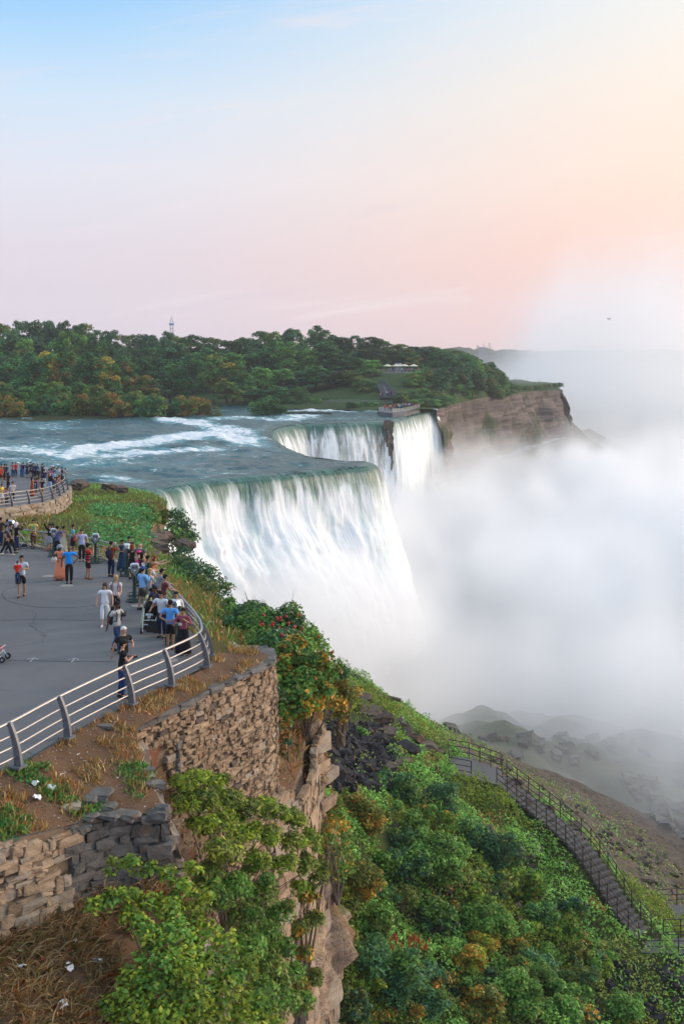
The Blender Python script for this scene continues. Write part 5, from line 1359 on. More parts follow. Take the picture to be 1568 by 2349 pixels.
for dx, dy, s, lab in [(135,2255,.14,'red wrapper on the straw slope'),(52,2318,.16,'long red wrapper near the bottom left corner'),(100,2207,.12,'orange red scrap in the dry straw')]: paper(dx, dy, zslope, s, lab, M_REDP)

# ================================================================== ROCKS
def rocks(pts, base, material, label, group, cat='rock', smin=.2, smax=.5, zf=zgorge, d0=42, d1=120, flat=(.6, .9), name='boulder'):
    for i, (dx, dy) in enumerate(pts):
        p = hit(dx, dy, zf, d0, d1); s = rnd.uniform(smin, smax)
        o = place_rock(name, base[rnd.randrange(len(base))], material, p+Vector((0, 0, s*.12)), (s*rnd.uniform(.8, 1.4), s*rnd.uniform(.8, 1.2), s*rnd.uniform(*flat)), (rnd.uniform(-.5, .5), rnd.uniform(-.5, .5), rnd.uniform(0, 6.28)))
        tag(o, label if isinstance(label, str) else label[i], cat, group)
pts = []
while len(pts) < 230:
    x, y = rnd.uniform(742, 905), rnd.uniform(1645, 1815)
    if y > 1640+(x-742)*.25 and y < 1830-(x-742)*.05: pts.append((x, y))
rocks(pts, BOULD, M_STONE_BLACK, 'small black stone in the heap of wet rubble at the cliff foot', 'black rubble stones', smin=.34, smax=.75, flat=(.7, 1.0), name='rubble_stone')
BR = [(850,1640),(868,1655),(890,1650),(905,1672),(880,1690),(925,1690),(955,1705),(975,1718),(935,1720),(1000,1735),(820,1610),(845,1605),(870,1618),(800,1585),(905,1740),(860,1700),(915,1760),(885,1770)]
LBR = ['brown slab in the second row above the black rubble','tilted slab behind the black rubble','grey brown boulder under the ridge','large dark slab leaning on the ridge','boulder between the black rubble and the large slab','reddish slab on the ridge left of the stair','reddish rock second left of the stair landing','flat brown rock next to the stair landing',
       'dark rock below the reddish slab','last brown rock touching the stair landing','small rock near the upper end of the ridge','pale rock near the upper end of the ridge','brown rock on the ridge line in the mist','topmost rock of the ridge beside the rust shrub','dark boulder among the weeds','black angular boulder in the rubble','flat dark boulder at the lower end of the rubble','flat dark rock over the blue green bush']
for (dx, dy), lab in zip(BR, LBR):
    p = hit(dx, dy, zgorge, 55, 120); s = rnd.uniform(.7, 1.25)
    tag(place_rock('boulder', SLABS[rnd.randrange(6)], M_STONE_BROWN if 'black' not in lab[:6] and 'dark' not in lab[:5] else M_STONE_BLACK, p+Vector((0, 0, .15)), (s*1.4, s, s), (rnd.uniform(-.4, .4), rnd.uniform(-.1, .6), rnd.uniform(0, 6.28))), lab, 'rock')
pts = []
while len(pts) < 110:
    x = rnd.uniform(1120, 1560); y = 1775+(x-1165)*.55+rnd.uniform(-20, 75); pts.append((x, y))
rocks(pts, SLABS, M_STONE_BROWN, 'brown stone on the bare scree beyond the stair', 'scree stones beyond the stair', smin=.25, smax=.75, d0=70)
pts = []
while len(pts) < 60: pts.append((rnd.uniform(1345, 1568), rnd.uniform(2200, 2345)))
rocks(pts, BOULD, M_STONE_BLACK, 'dark stone among weeds below the foot of the stair', 'dark stones below the stair', smin=.2, smax=.5)
pts = [(rnd.uniform(900, 1300), rnd.uniform(1850, 2150)) for _ in range(30)]
rocks(pts, BOULD, M_STONE_BROWN, 'half hidden stone on the green slope', 'stones on the green slope', smin=.3, smax=.8)
def tal(pts, lab, grp, smin, smax):
    for dx, dy in pts:
        p = hit(dx, dy, ztal, 88, 330, 900); s = rnd.uniform(smin, smax)
        tag(place_rock('boulder', BOULD[rnd.randrange(12)], M_STONE_GREY, p, (s*1.3, s, s*.9), (rnd.uniform(-.4, .4), rnd.uniform(-.4, .4), rnd.uniform(0, 6))), lab, 'rock', grp)
tal([(rnd.uniform(1450, 1600), rnd.uniform(1800, 1960)) for _ in range(34)], 'grey boulder on the misty mound at the right', 'boulders on the misty mound', .5, 1.5)
tal([(rnd.uniform(1000, 1480), rnd.uniform(1660, 1800)) for _ in range(40)], 'boulder half lost in the spray on the lower talus', 'boulders in the spray', .5, 1.5)
tal([(1075,1735), (1068,1745)], 'dark rock standing just beyond the stair landing', None, 1.2, 1.5)
o = [q for q in bpy.data.objects if q.get('label') == 'dark rock standing just beyond the stair landing'][1]; o['label'] = 'lower part of the dark outcrop beyond the stair landing'
for dx, dy, d, s, lab in [(355,1240,96,2.0,'upper block of bare rock on the cliff brow'),(362,1262,90,1.7,'weathered rock face beside the crowd at the railing'),(345,1278,84,1.4,'lower rock step next to the railing'),(374,1228,101,1.5,'small outcrop behind the bare rock'),(425,1250,100,1.6,'rock showing through the dark shrub'),
                          (478,1440,52.5,1.1,'pale split rock just outside the railing'),(486,1462,50,.9,'flat rock outside the railing bend'),(520,1495,44.5,.9,'flat stone at the back of the wall top'),(160,1118,118,1.6,'dark river rock beside the lower lookout'),(182,1112,128,1.8,'flat dark rock at the river edge'),(250,1117,132,1.5,'grey rock in the grass at the river edge'),(280,1122,130,1.4,'stone in the grass near the brink'),(330,1335,74,1.0,'greyish slab outside the railing by the crowd'),(365,1345,72,1.3,'light grey rock shelf right of the railing')]:
    tag(place_rock('boulder', BOULD[rnd.randrange(12)], M_STONE_BROWN if d > 60 else M_STONE_PALE, pd(dx, dy, d), (s, s*.9, s*(.9 if d > 80 and s > 2 else .45)), (rnd.uniform(-.2, .2), rnd.uniform(-.2, .2), rnd.uniform(0, 6))), lab, 'rock')
for dx, dy, s, lab in [(882,1020,1.0,'')]: pass
nt_ = empty('boulder', pd(890,969,291.5)); tag(nt_, 'brown rock notch standing between two curtains of the falls', 'rock')
for k in range(11):
    z = -.8-1.1*k; place_rock('rock_layer', BOULD[k % 12], M_STONE_BROWN, (rnd.uniform(-.15, .15)+.07*k, -.12*k, z), ((.95-.05*k)*rnd.uniform(.8, 1.25), 2.4-.12*k, 2.3), (rnd.uniform(-.2, .2), rnd.uniform(-.1, .1), rnd.uniform(0, 6)), nt_)
p = pz(690,947,.3); m = MB(); m.tube([p+Vector((-4, .5, .2)), p, p+Vector((5, -1, .05)), p+Vector((9, -1.6, -.1))], [.25, .4, .35, .2], 8); tag(m.build('driftwood_log', M_BARK), 'long dark log stranded in the rapids right of the islet', 'log')
m = MB(); a, b = pd(812,1572,92), pd(872,1612,90); m.tube([a+Vector((-2, 0, .7)), a+Vector((0, 0, .8)), b+Vector((0, 0, .5)), b+Vector((1.6, 0, .2))], [.35, .33, .25, .15], 8); tag(m.build('fallen_trunk', M_BARK), 'mossy fallen trunk on the ridge behind the rust shrub', 'log')

# ================================================================== STAIR IN THE GORGE
root = empty('staircase', stl[0]); tag(root, 'wet grey stair with wire handrails descending the green slope', 'staircase'); org = Vector(stl[0])
M_STEP = plain('wet_concrete', (.10, .098, .096), .6, var=.2, scale=2)
M_RAILP = plain('rusty_rail', (.05, .04, .034), .6, .2)
dirs = np.gradient(stl[:, :2], axis=0); dirs /= np.linalg.norm(dirs, axis=1, keepdims=True)
for i in range(30):
    a = math.atan2(dirs[i, 1], dirs[i, 0]); m = MB(); m.box((0, 0, -.09), (.42, 1.5, .18)); o = m.build('step', M_STEP, root); o.location = Vector(stl[i])-org; o.rotation_euler = (0, 0, a)
land = [pd(1027,1748,79), pd(1031,1810,75.5), pd(1080,1815,74.8), pd(1140,1825,73.6), pd(1150,1790,76.2), pd(1075,1775,78.4)]
def slab(name, poly, th, material, parent, org, dz=.5, zz=None):
    n = len(poly); zt = sum(p.z for p in poly)/n+dz; zt = zt if zz is None else zz; v = [Vector((p.x, p.y, zt))-org for p in poly]+[Vector((p.x, p.y, zt-th))-org for p in poly]
    return mesh_obj(name, v, [tuple(reversed(range(n))), tuple(range(n, 2*n))]+[(i, (i+1) % n, n+(i+1) % n, n+i) for i in range(n)], material, parent), zt
lo, lz = slab('landing', land, .8, M_STEP, root, org, .5, LANDZ)
bot = [pd(1470,2192,65.6), pd(1480,2160,67), pd(1520,2160,67.2), pd(1640,2172,67.4), pd(1640,2206,65.4)]
lo2, lz2 = slab('landing', bot, .8, M_STEP, root, org, .3)
def hand(line, every, h=1.1, rails=(1.1, .72, .36)):
    n = len(line)
    for i in range(0, n, every):
        m = MB(); m.tube([(0, 0, -.3), (0, 0, h)], .035, 6); o = m.build('handrail_post', M_RAILP, root); o.location = Vector(line[i])-org
    for z in rails:
        m = MB(); m.tube([Vector(p)-org+Vector((0, 0, z)) for p in line], .028, 5); m.build('handrail', M_RAILP, root)
nx_ = np.column_stack([-dirs[:, 1], dirs[:, 0]])
for s_ in (-.75, .75): hand([(stl[i, 0]+nx_[i, 0]*s_, stl[i, 1]+nx_[i, 1]*s_, stl[i, 2]) for i in range(31)], 2)
hand([Vector((p.x, p.y, lz)) for p in densify([land[0], land[1], land[2]], .8)], 1)
hand([Vector((p.x, p.y, lz)) for p in densify([land[0], land[5], land[4]], .9)], 1)
hand([Vector((p.x, p.y, lz2)) for p in densify([bot[2], bot[3], bot[4], bot[0]], 1.0)], 1)
org3 = pd(1540,2110,75); r3 = empty('viewing_deck', org3); tag(r3, 'grey concrete deck at the right edge below the stair slope', 'deck')
root_, root = root, r3
dk = [pd(1508,2085,76.5), pd(1512,2150,73), pd(1560,2185,71.5), pd(1680,2190,71.5), pd(1680,2080,77)]
org_, org = org, org3
_, dz_ = slab('deck_floor', dk, .9, M_STEP, r3, org3, .4)
hand([Vector((p.x, p.y, dz_)) for p in densify([dk[3], dk[2], dk[1], dk[0], dk[4]], 1.1)], 1)
root, org = root_, org_
# ================================================================== PEOPLE
_cm = {}
def cloth(rgb, rough=.85):
    k = tuple(round(c, 3) for c in rgb)
    if k not in _cm: _cm[k] = plain('fabric', rgb, rough, var=.18, scale=22, spec=.2)
    return _cm[k]
SKIN = dict(l=(.52, .30, .21), m=(.36, .19, .115), d=(.10, .05, .03), t=(.44, .24, .155))
SK = {}
def skin_m(k):
    if k not in SK: SK[k] = plain('skin', SKIN[k], .55, var=.06, scale=15)
    return SK[k]
HC_ = dict(black=(.012, .010, .009), brown=(.06, .032, .016), auburn=(.17, .062, .022), blond=(.42, .29, .13), grey=(.30, .29, .27), white=(.68, .66, .62))
def skin_obj(name, vs, es, rs, material, parent, sub=1, roots=(0,)):
    me = bpy.data.meshes.new(name); me.from_pydata([tuple(v) for v in vs], es, []); me.materials.append(material)
    o = bpy.data.objects.new(name, me); link(o, parent)
    md = o.modifiers.new('skin', 'SKIN'); md.use_smooth_shade = True; md.branch_smoothing = .4
    for i, r in enumerate(rs):
        sv = me.skin_vertices[0].data[i]; sv.radius = r if isinstance(r, tuple) else (r, r); sv.use_root = i in roots
    if sub:
        sm = o.modifiers.new('sub', 'SUBSURF'); sm.levels = sm.render_levels = sub
    return o
ARMS = dict(      # per arm: elbow and hand, measured from the shoulder: outward, forward, up (metres for 1.75 m)
    down=((.07, -.02, -.28), (.09, .04, -.52)), relaxed=((.10, -.05, -.27), (.12, .10, -.48)), swing_f=((.06, .08, -.27), (.04, .26, -.44)), swing_b=((.08, -.12, -.26), (.10, -.16, -.50)),
    hip=((.20, -.06, -.24), (.05, .06, -.40)), back=((.12, -.14, -.25), (-.14, -.18, -.36)), belly=((.10, .06, -.26), (-.08, .26, -.26)), chest=((.12, .06, -.24), (-.06, .25, -.06)),
    face=((.14, .14, -.20), (-.08, .24, .12)), camera=((.16, .20, -.14), (-.04, .30, .14)), high=((.12, .18, .08), (.05, .30, .32)), up=((.10, .10, .24), (.06, .22, .48)), point=((.06, .26, -.06), (.04, .54, .02)),
    rail=((.10, .14, -.24), (.06, .38, -.30)), phone=((.12, .08, -.24), (-.04, .14, .10)), push=((.10, .10, -.26), (.04, .34, -.32)), hold=((.10, .10, -.25), (-.10, .28, -.18)))
def person(label, loc, face, h=1.75, sk='m', hair=('short', 'black'), top=((.3, .3, .3), 'tee'), bot=((.02, .02, .02), 'trousers'), arms=('down', 'down'), stride=0.0, lean=0.0, shoe=(.02, .02, .02), wide=1.0,
           extra=(), group=None, near=True, yaw_head=0.0, seat=False):
    """face: heading in degrees, 0 = away from the viewer, 90 = to the right"""
    k = h/1.75; wide *= 1.1
    root = empty('person', loc, -R(face)); root.scale = (k, k, k); tag(root, label, 'person', group)
    ln = R(lean)
    def T(x, y, z):            # upper body leans about the hips
        if z > .92: y, z = y*cos(ln)+(z-.92)*sin(ln), .92+(z-.92)*cos(ln)-y*sin(ln)
        return Vector((x, y, z))
    st = stride
    legs = []
    for s in (-1, 1):
        f = st*s
        if seat: legs.append((Vector((.09*s, .02, .90)), Vector((.10*s, .38, .86)), Vector((.10*s, .42, .46)), Vector((.10*s, .52, .42))))
        else: legs.append((Vector((.095*s, 0, .90)), Vector((.10*s, f*.55+.03+max(0, -f)*.05, .49)), Vector((.095*s, f*1.1-.02, .085+max(0, -f)*.12)), Vector((.11*s, f*1.1+.13, .03))))
    armp = []
    for s, a in zip((-1, 1), arms):
        (e1, e2, e3), (h1, h2, h3) = ARMS[a]; sh = T(.175*s*wide, 0, 1.42)
        armp.append((sh, sh+Vector((e1*s, e2, e3)), sh+Vector((h1*s, h2, h3))))
    hd = T(0, .015, 1.63)
    vs = [T(0, 0, .95), T(0, 0, 1.08), T(0, .01, 1.24), T(0, 0, 1.40), T(0, .0, 1.50), T(0, .012, 1.565), hd, T(0, .005, 1.70)]
    rs = [(.108*wide, .09), (.11*wide, .09), (.13*wide, .10), (.11*wide, .085), (.05, .05), (.065, .07), (.078, .092), (.06, .075)]
    es = [(i, i+1) for i in range(7)]
    def chain(a, pts, rad):
        for p, r in zip(pts, rad): vs.append(p); rs.append(r); es.append((a, len(vs)-1)); a = len(vs)-1
        return a
    hands = []
    for (sh, el_, ha) in armp:
        d_ = (ha-el_).normalized()
        a = chain(3, [sh, el_, ha], [.052, .042, .03]); chain(a, [ha+d_*.07], [.034]); hands.append((ha, d_))
    for lg in legs: chain(0, list(lg), [.074, .058, .042, .036])
    body = skin_obj('body', vs, es, rs, skin_m(sk), root)
    if near:
        m = MB()
        for i, (ha, d_) in enumerate(hands):       # fingers and thumb
            sx = Vector((1, 0, 0)) if abs(d_.x) < .8 else Vector((0, 0, 1)); sx = (sx-d_*sx.dot(d_)).normalized(); dn = d_.cross(sx)
            for q in range(4):
                b0 = ha+d_*.075+sx*(.024*(q-1.5)); L = (.075, .085, .08, .062)[q]; m.tube([b0, b0+d_*L*.5, b0+d_*L*.85+dn*L*.35], [.009, .0085, .006], 5)
            s_ = (1 if i == 0 else -1); b0 = ha+d_*.03+sx*.03*s_; m.tube([b0, b0+d_*.035+sx*.022*s_, b0+d_*.065+sx*.018*s_+dn*.01], [.011, .010, .007], 5)
        # nose, ears, eyes
        rz_ = Matrix.Rotation(-R(yaw_head), 4, 'Z')
        def Fp(x, y, z): return hd+(rz_ @ Vector((x, y, z)))
        m.tube([Fp(0, .088, .03), Fp(0, .108, -.005), Fp(0, .09, -.02)], [.008, .016, .010], 5)
        for s in (-1, 1): m.tube([Fp(.078*s, .0, .03), Fp(.09*s, -.01, .01), Fp(.08*s, 0, -.03)], [.008, .016, .008], 5)
        m.build('hands_and_features', skin_m(sk), root)
        m = MB()
        for s in (-1, 1): m.lathe([(.004, -.008), (.012, 0), (.004, .008)], Fp(.032*s, .084, .025), 6)
        m.tube([Fp(-.024, .086, -.045), Fp(0, .094, -.047), Fp(.024, .086, -.045)], .006, 4)
        m.build('eyes_and_mouth', cloth((.05, .02, .018)), root)
    tc, tk = top; tm = cloth(tc)
    sl = {'tee': .55, 'long': 1.9, 'tank': 0, 'polo': .6, 'dress': .5, 'kurta': 1.4, 'shirt': 1.9, 'sari': .5}[tk]
    vs, rs = [T(0, 0, .87), T(0, 0, 1.0), T(0, 0, 1.10), T(0, .012, 1.25), T(0, 0, 1.39), T(0, -.002, 1.462)], [(.158*wide, .122), (.15*wide, .118), (.142*wide, .112), (.155*wide, .118), (.13*wide, .10), (.062, .062)]
    if tk == 'tank': vs.pop(); rs.pop()
    es = [(i, i+1) for i in range(len(vs)-1)]
    for (sh, el_, ha) in armp:
        if sl == 0: continue
        pts = [sh]; rad = [.075]
        if sl <= 1: pts.append(sh.lerp(el_, max(.45, sl))); rad.append(.068)
        else: pts += [el_, el_.lerp(ha, min(.9, sl-1))]; rad += [.058, .047]
        chain(4, pts, rad)
    skin_obj('shirt' if tk not in ('dress', 'kurta', 'sari') else tk, vs, es, rs, tm, root)
    bc, bk = bot; bm_ = cloth(bc)
    if bk in ('skirt', 'longskirt'):
        zb = .50 if bk == 'skirt' else .08; m = MB(); wv = .20 if bk == 'skirt' else .25
        n = 14; prof = [(.165, .99), (.178, .86), (.19, .70 if zb < .4 else .72), (wv, zb+.25 if zb < .4 else .6), (wv*1.06, zb)]
        v, f = [], []
        for r_, z in prof:
            for q in range(n):
                w_ = 1+.07*sin(q*3.1)*(1-(z-zb)); v.append((r_*cos(2*pi*q/n)*1.03*w_*wide, r_*sin(2*pi*q/n)*.82*w_+(st*.3*(1-z) if zb < .4 else 0), z))
        for i in range(len(prof)-1):
            for q in range(n): f.append((i*n+q, i*n+(q+1) % n, (i+1)*n+(q+1) % n, (i+1)*n+q))
        f.append(tuple(range(len(v)-n, len(v)))); m.add(v, f); m.build('skirt', bm_, root, smooth=True)
    elif bk != 'none':
        vs, rs, es = [Vector((0, 0, 1.0)), Vector((0, 0, .93))], [(.14*wide, .114), (.146*wide, .12)], [(0, 1)]
        for hp, kn, an, toe in legs:
            if bk == 'shorts': chain(1, [hp, hp.lerp(kn, .5), kn+Vector((0, 0, .03))], [.118, .108, .10])
            elif bk == 'capri': chain(1, [hp, kn, kn.lerp(an, .55)], [.116, .085, .076])
            else: chain(1, [hp, kn, an+Vector((0, 0, .01))], [.116, .084, .068])
        skin_obj('shorts' if bk == 'shorts' else 'trousers', vs, es, rs, bm_, root)
    for hp, kn, an, toe in legs:
        m = MB(); d_ = Vector((0, 1, 0)) if not seat else (toe-an).normalized()
        if seat: m.tube([an-d_*.05, an+d_*.06, toe+d_*.05], [.04, .048, .035], 8)
        else: m.tube([an+Vector((0, -.07, -.045)), an+Vector((0, .0, -.035)), an+Vector((0.006, .12, -.05)), an+Vector((.006, .20, -.06))], [.032, .05, .045, .025], 8)
        m.build('shoe', cloth(shoe), root, smooth=True)
    hs, hcn = hair
    hm = cloth(HC_[hcn]) if isinstance(hcn, str) else cloth(hcn)
    def cap_(name, r, squash, dy, dz, mt, lo=-.25, brim=0.0, long_=0.0):
        bm = bmesh.new(); bmesh.ops.create_uvsphere(bm, u_segments=12, v_segments=8, radius=1.0)
        c0 = hd+Vector((0, dy, dz))
        for v in list(bm.verts):
            if v.co.z < lo and v.co.y > .15 or v.co.z < -.75: v.co = Vector((v.co.x*.55, min(v.co.y, .1)*.8-.1, max(v.co.z, -.6)))
            if long_ and v.co.z < -.1: v.co.z -= long_*(1 if v.co.y < .35 else .45)*min(1, (-.1-v.co.z)*2.2); v.co.y = min(v.co.y, .22)
            v.co = c0+Vector((v.co.x*r, v.co.y*r*1.13, v.co.z*r*squash))
        me = bpy.data.meshes.new(name); bm.to_mesh(me); bm.free(); me.materials.append(mt)
        for p in me.polygons: p.use_smooth = True
        o = bpy.data.objects.new(name, me); link(o, root)
        return o
    if hs == 'short': cap_('hair', .098, 1.05, -.014, .045, hm)
    elif hs == 'long': cap_('hair', .104, 1.05, -.018, .04, hm, long_=1.6)
    elif hs == 'bob': cap_('hair', .108, 1.08, -.015, .035, hm, long_=.8)
    elif hs == 'bun': cap_('hair', .100, 1.05, -.014, .045, hm); m = MB(); m.lathe([(.01, -.05), (.045, -.025), (.045, .025), (.01, .05)], hd+Vector((0, -.13, .04)), 8); m.build('hair_bun', hm, root, True)
    elif hs == 'crop': cap_('hair', .093, .95, -.02, .045, hm)
    elif hs == 'hijab': cap_('headscarf', .122, 1.15, -.02, .02, hm, long_=1.1)
    elif hs in ('cap', 'flatcap', 'hat'):
        cap_('hair', .096, 1.0, -.016, .03, cloth(HC_['black']))
        m = MB(); c0 = hd+Vector((0, -.008, .07))
        if hs == 'hat': m.lathe([(.185, -.01), (.185, .0), (.105, .012), (.10, .09), (.075, .115), (.01, .105)], c0, 16, 1, 1.1)
        else:
            m.lathe([(.106, -.015), (.108, .03), (.085, .075), (.02, .095)], c0, 12, 1, 1.15); m.box(c0+Vector((0, .14, -.005)), (.15, .13, .016), 0, .9)
        m.build('hat' if hs == 'hat' else 'cap', hm, root, True)
    for ex in extra: ex(root, T, hd, armp)
    return root
def stripes(cols, zs):
    def f(root, T, hd, armp):
        for z in zs:
            m = MB(); m.tube([T(0, 0, z-.028), T(0, 0, z+.028)], [.168, .168], 14); o = m.build('stripe', cloth(cols), root); o.scale = (1, .80, 1)
    return f
def prints(col, s, n, name, z0=.12, z1=1.4):
    def f(root, T, hd, armp):
        m = MB()
        for i in range(n):
            t = rnd.uniform(0, 6.28); z = z0+(z1-z0)*i/n; r_ = .165+.09*max(0, (.95-z))
            m.lathe([(.004, -s), (s, 0), (.004, s)], T(r_*1.06*cos(t), r_*.82*sin(t), z), 6)
        m.build(name, cloth(col), root)['kind'] = 'stuff'
    return f
def worn(root, name, label, cat, build, mats, off):
    o = build(MB()).build(name, mats); k = root.scale[0]
    o.matrix_world = Matrix.Translation(root.location) @ Matrix.Rotation(root.rotation_euler.z, 4, 'Z') @ Matrix.Diagonal((k, k, k, 1)) @ Matrix.Translation(off)
    return tag(o, label, cat)
def hand_pt(root, side=1, fwd=.04):
    a = [c for c in root.children if c.name.startswith('body')][0].data.vertices
    return Vector(a[11 if side < 0 else 15].co)
def bag_mb(w_, h_, d_):
    def f(m):
        m.box((0, 0, -h_*.5-.18), (w_, d_, h_), 0, .72, .012); m.tube([(-w_*.3, 0, -.2), (-w_*.2, 0, 0), (w_*.2, 0, 0), (w_*.3, 0, -.2)], .012, 5); return m
    return f
def pack_mb(m):
    m.tube([(0, -.17, .95), (0, -.20, 1.02), (0, -.22, 1.2), (0, -.19, 1.36), (0, -.16, 1.42)], [.08, .14, .155, .12, .05], 10)
    for s in (-1, 1): m.tube([(.11*s, -.12, 1.42), (.12*s, .03, 1.475), (.13*s, .135, 1.35), (.13*s, .10, 1.12), (.13*s, -.10, 1.05)], .022, 5)
    return m
def cam_mb(m):
    m.box((0, 0, 0), (.13, .06, .085)); m.tube([(0, .03, 0), (0, .12, 0)], [.036, .033], 10); m.box((0, 0, .05), (.05, .05, .03)); return m
P = person
B, N, WH = (.014, .014, .016), (.018, .028, .085), (.74, .75, .78)
JE = (.028, .048, .115)
def at(dx, dy): return pg(dx, dy)
p1 = P('man in a pale shirt and black shorts carrying a child in red', at(50,1369), 172, 1.80, 'm', ('crop','black'), ((.50,.60,.68),'tee'), (B,'shorts'), ('hold','belly'), .14, shoe=(.05,.025,.015))
ch = P('child in a red shirt and jeans held by the man in black shorts', p1.location+Vector((-.10, -.26, .60)), -10, 1.0, 'm', ('crop','brown'), ((.75,.025,.02),'tee'), (JE,'trousers'), ('chest','chest'), 0, shoe=(.02,.02,.02))
P('woman in an orange flowered dress with a grey hat', at(138,1331), 195, 1.66, 'd', ('hat',(.28,.30,.34)), ((.85,.27,.14),'dress'), ((.85,.27,.14),'longskirt'), ('belly','hold'), .06, shoe=(.10,.03,.02), wide=1.12,
  extra=[prints((.02,.18,.20), .026, 26, 'flower_print')])
p3 = P('man in a bright blue tee and black trousers with a hand on his hip', at(159,1339), 168, 1.78, 'd', ('bald','black'), ((.018,.28,.80),'tee'), (B,'trousers'), ('hip','relaxed'), .05, wide=1.12)
p4 = P('man in a red and black striped shirt and brown shorts', at(202,1329), 62, 1.72, 'm', ('cap',B), ((.55,.035,.03),'polo'), ((.035,.017,.012),'shorts'), ('face','face'), .05, shoe=(.20,.09,.04), wide=1.12, extra=[stripes((.018,.016,.02), (1.0, 1.12, 1.24, 1.36))])
p5 = P('man in a rust tee and jeans photographing over the railing', at(255,1323), 20, 1.74, 'm', ('short','black'), ((.34,.068,.028),'tee'), ((.016,.024,.065),'trousers'), ('camera','camera'), .0, shoe=(.02,.02,.02))
p6 = P('woman in a white tee and white cropped trousers walking', at(241,1436), 176, 1.66, 'l', ('long','brown'), (WH,'tee'), ((.70,.70,.72),'capri'), ('relaxed','relaxed'), .16, shoe=(.7,.7,.72), wide=1.05)
p7 = P('blonde woman in a pale pink top and black shorts walking', at(266,1416), 184, 1.68, 'l', ('long','blond'), ((.70,.55,.52),'tee'), (B,'capri'), ('swing_f','relaxed'), .14)
p8 = P('man in a grey tee with a camera walking in jeans', at(268,1497), 118, 1.80, 'd', ('short','black'), ((.42,.43,.42),'tee'), (JE,'trousers'), ('chest','swing_b'), .20, wide=1.1)
p9 = P('white haired man in a black tee behind the man with a cap', at(284,1566), 128, 1.80, 't', ('crop','white'), (B,'tee'), (JE,'trousers'), ('belly','swing_b'), .16, wide=1.18)
p10 = P('man in a black cap and black tee holding a camera by the railing', at(279,1601), 70, 1.76, 't', ('cap',B), ((.011,.011,.012),'tee'), ((.02,.045,.14),'trousers'), ('hold','hold'), .03, lean=3)
p11 = P('man in a light blue polo with hands clasped behind his back', at(391,1490), 12, 1.76, 'm', ('short','black'), ((.10,.33,.75),'polo'), (B,'shorts'), ('back','back'), .0, shoe=(.10,.05,.03), wide=1.2)
p12 = P('woman in a mauve tunic and wide black trousers holding a camera', at(420,1502), 192, 1.64, 'm', ('bun','black'), ((.26,.065,.095),'kurta'), (B,'longskirt'), ('chest','hold'), .02, shoe=(.7,.7,.7), wide=1.1)
P('woman in a pale green tunic leaning over the stroller', at(337,1440), 120, 1.60, 'd', ('bun','black'), ((.44,.50,.24),'tee'), ((.42,.50,.27),'longskirt'), ('push','push'), .0, lean=22, wide=1.1)
p14 = P('man in a white tee with a strap across it beside the stroller', at(372,1462), 200, 1.74, 'm', ('short','black'), ((.66,.68,.72),'tee'), (N,'trousers'), ('down','push'), .0, lean=8, wide=1.18)
P('man in a navy tee behind the stroller', at(361,1447), 205, 1.76, 'd', ('short','black'), ((.02,.03,.09),'tee'), (B,'trousers'), ('push','push'), .0, lean=14)
P('man in a light blue shirt with a blue flat cap at the coin viewer', at(327,1399), 40, 1.76, 't', ('flatcap',(.03,.08,.22)), ((.22,.46,.78),'shirt'), ((.06,.055,.045),'shorts'), ('belly','chest'), .10, shoe=(.03,.02,.02), wide=1.1)
P('woman with long greyish blonde hair in a light blouse by the railing', at(341,1396), 60, 1.66, 'l', ('long','blond'), ((.55,.52,.48),'long'), ((.40,.42,.38),'longskirt'), ('rail','rail'), .0, lean=6)
P('auburn haired woman pointing over the railing', at(349,1383), 68, 1.66, 'l', ('bob','auburn'), ((.60,.52,.50),'tee'), (N,'trousers'), ('point','rail'), .0)
P('dark haired man in a grey plaid shirt leaning on the railing', at(360,1401), 60, 1.74, 'm', ('short','black'), ((.20,.22,.26),'shirt'), (B,'trousers'), ('rail','rail'), .0, lean=18)
P('man in a maroon shirt crowded behind the plaid shirt at the railing', at(374,1418), 64, 1.74, 'm', ('short','black'), ((.13,.03,.04),'tee'), (JE,'trousers'), ('rail','rail'), .0, lean=8)
P('man in a dark green tee next to the blonde boy', at(339,1366), 55, 1.74, 'm', ('short','black'), ((.012,.06,.045),'tee'), (JE,'trousers'), ('face','rail'), .0)
P('red haired woman in a coral top stretching her arm over the railing', at(350,1362), 66, 1.68, 'l', ('bob','auburn'), ((.72,.12,.09),'tank'), (JE,'trousers'), ('point','point'), .0, lean=8)
P('blond boy in a white shirt behind the green tee', at(331,1352), 50, 1.42, 'l', ('short','blond'), (WH,'tee'), (N,'shorts'), ('rail','rail'), .0)
P('woman in a bright pink sleeveless top behind the black haired girl', at(318,1345), 30, 1.62, 'l', ('cap',(.60,.05,.16)), ((.80,.04,.20),'tank'), (N,'trousers'), ('face','face'), .0)
P('girl with long black hair beside the pink top', at(326,1347), 35, 1.60, 'm', ('long','black'), ((.05,.02,.03),'tee'), (B,'trousers'), ('rail','rail'), .0)
P('bald man in a black and white patterned shirt', at(322,1331), 25, 1.80, 'l', ('bald','black'), ((.10,.105,.13),'tee'), ((.03,.04,.07),'trousers'), ('face','relaxed'), .0, wide=1.25,
  extra=[prints((.45,.45,.47), .034, 34, 'shirt_print', .98, 1.4)])
P('woman with long auburn hair in a short black dress', at(303,1328), 20, 1.68, 'l', ('long','auburn'), (B,'dress'), (B,'skirt'), ('rail','relaxed'), .02)
P('woman in a dark blue sari at the railing', at(281,1311), 150, 1.62, 'm', ('bun','black'), ((.012,.035,.085),'sari'), ((.014,.05,.10),'longskirt'), ('relaxed','belly'), .0, wide=1.1)
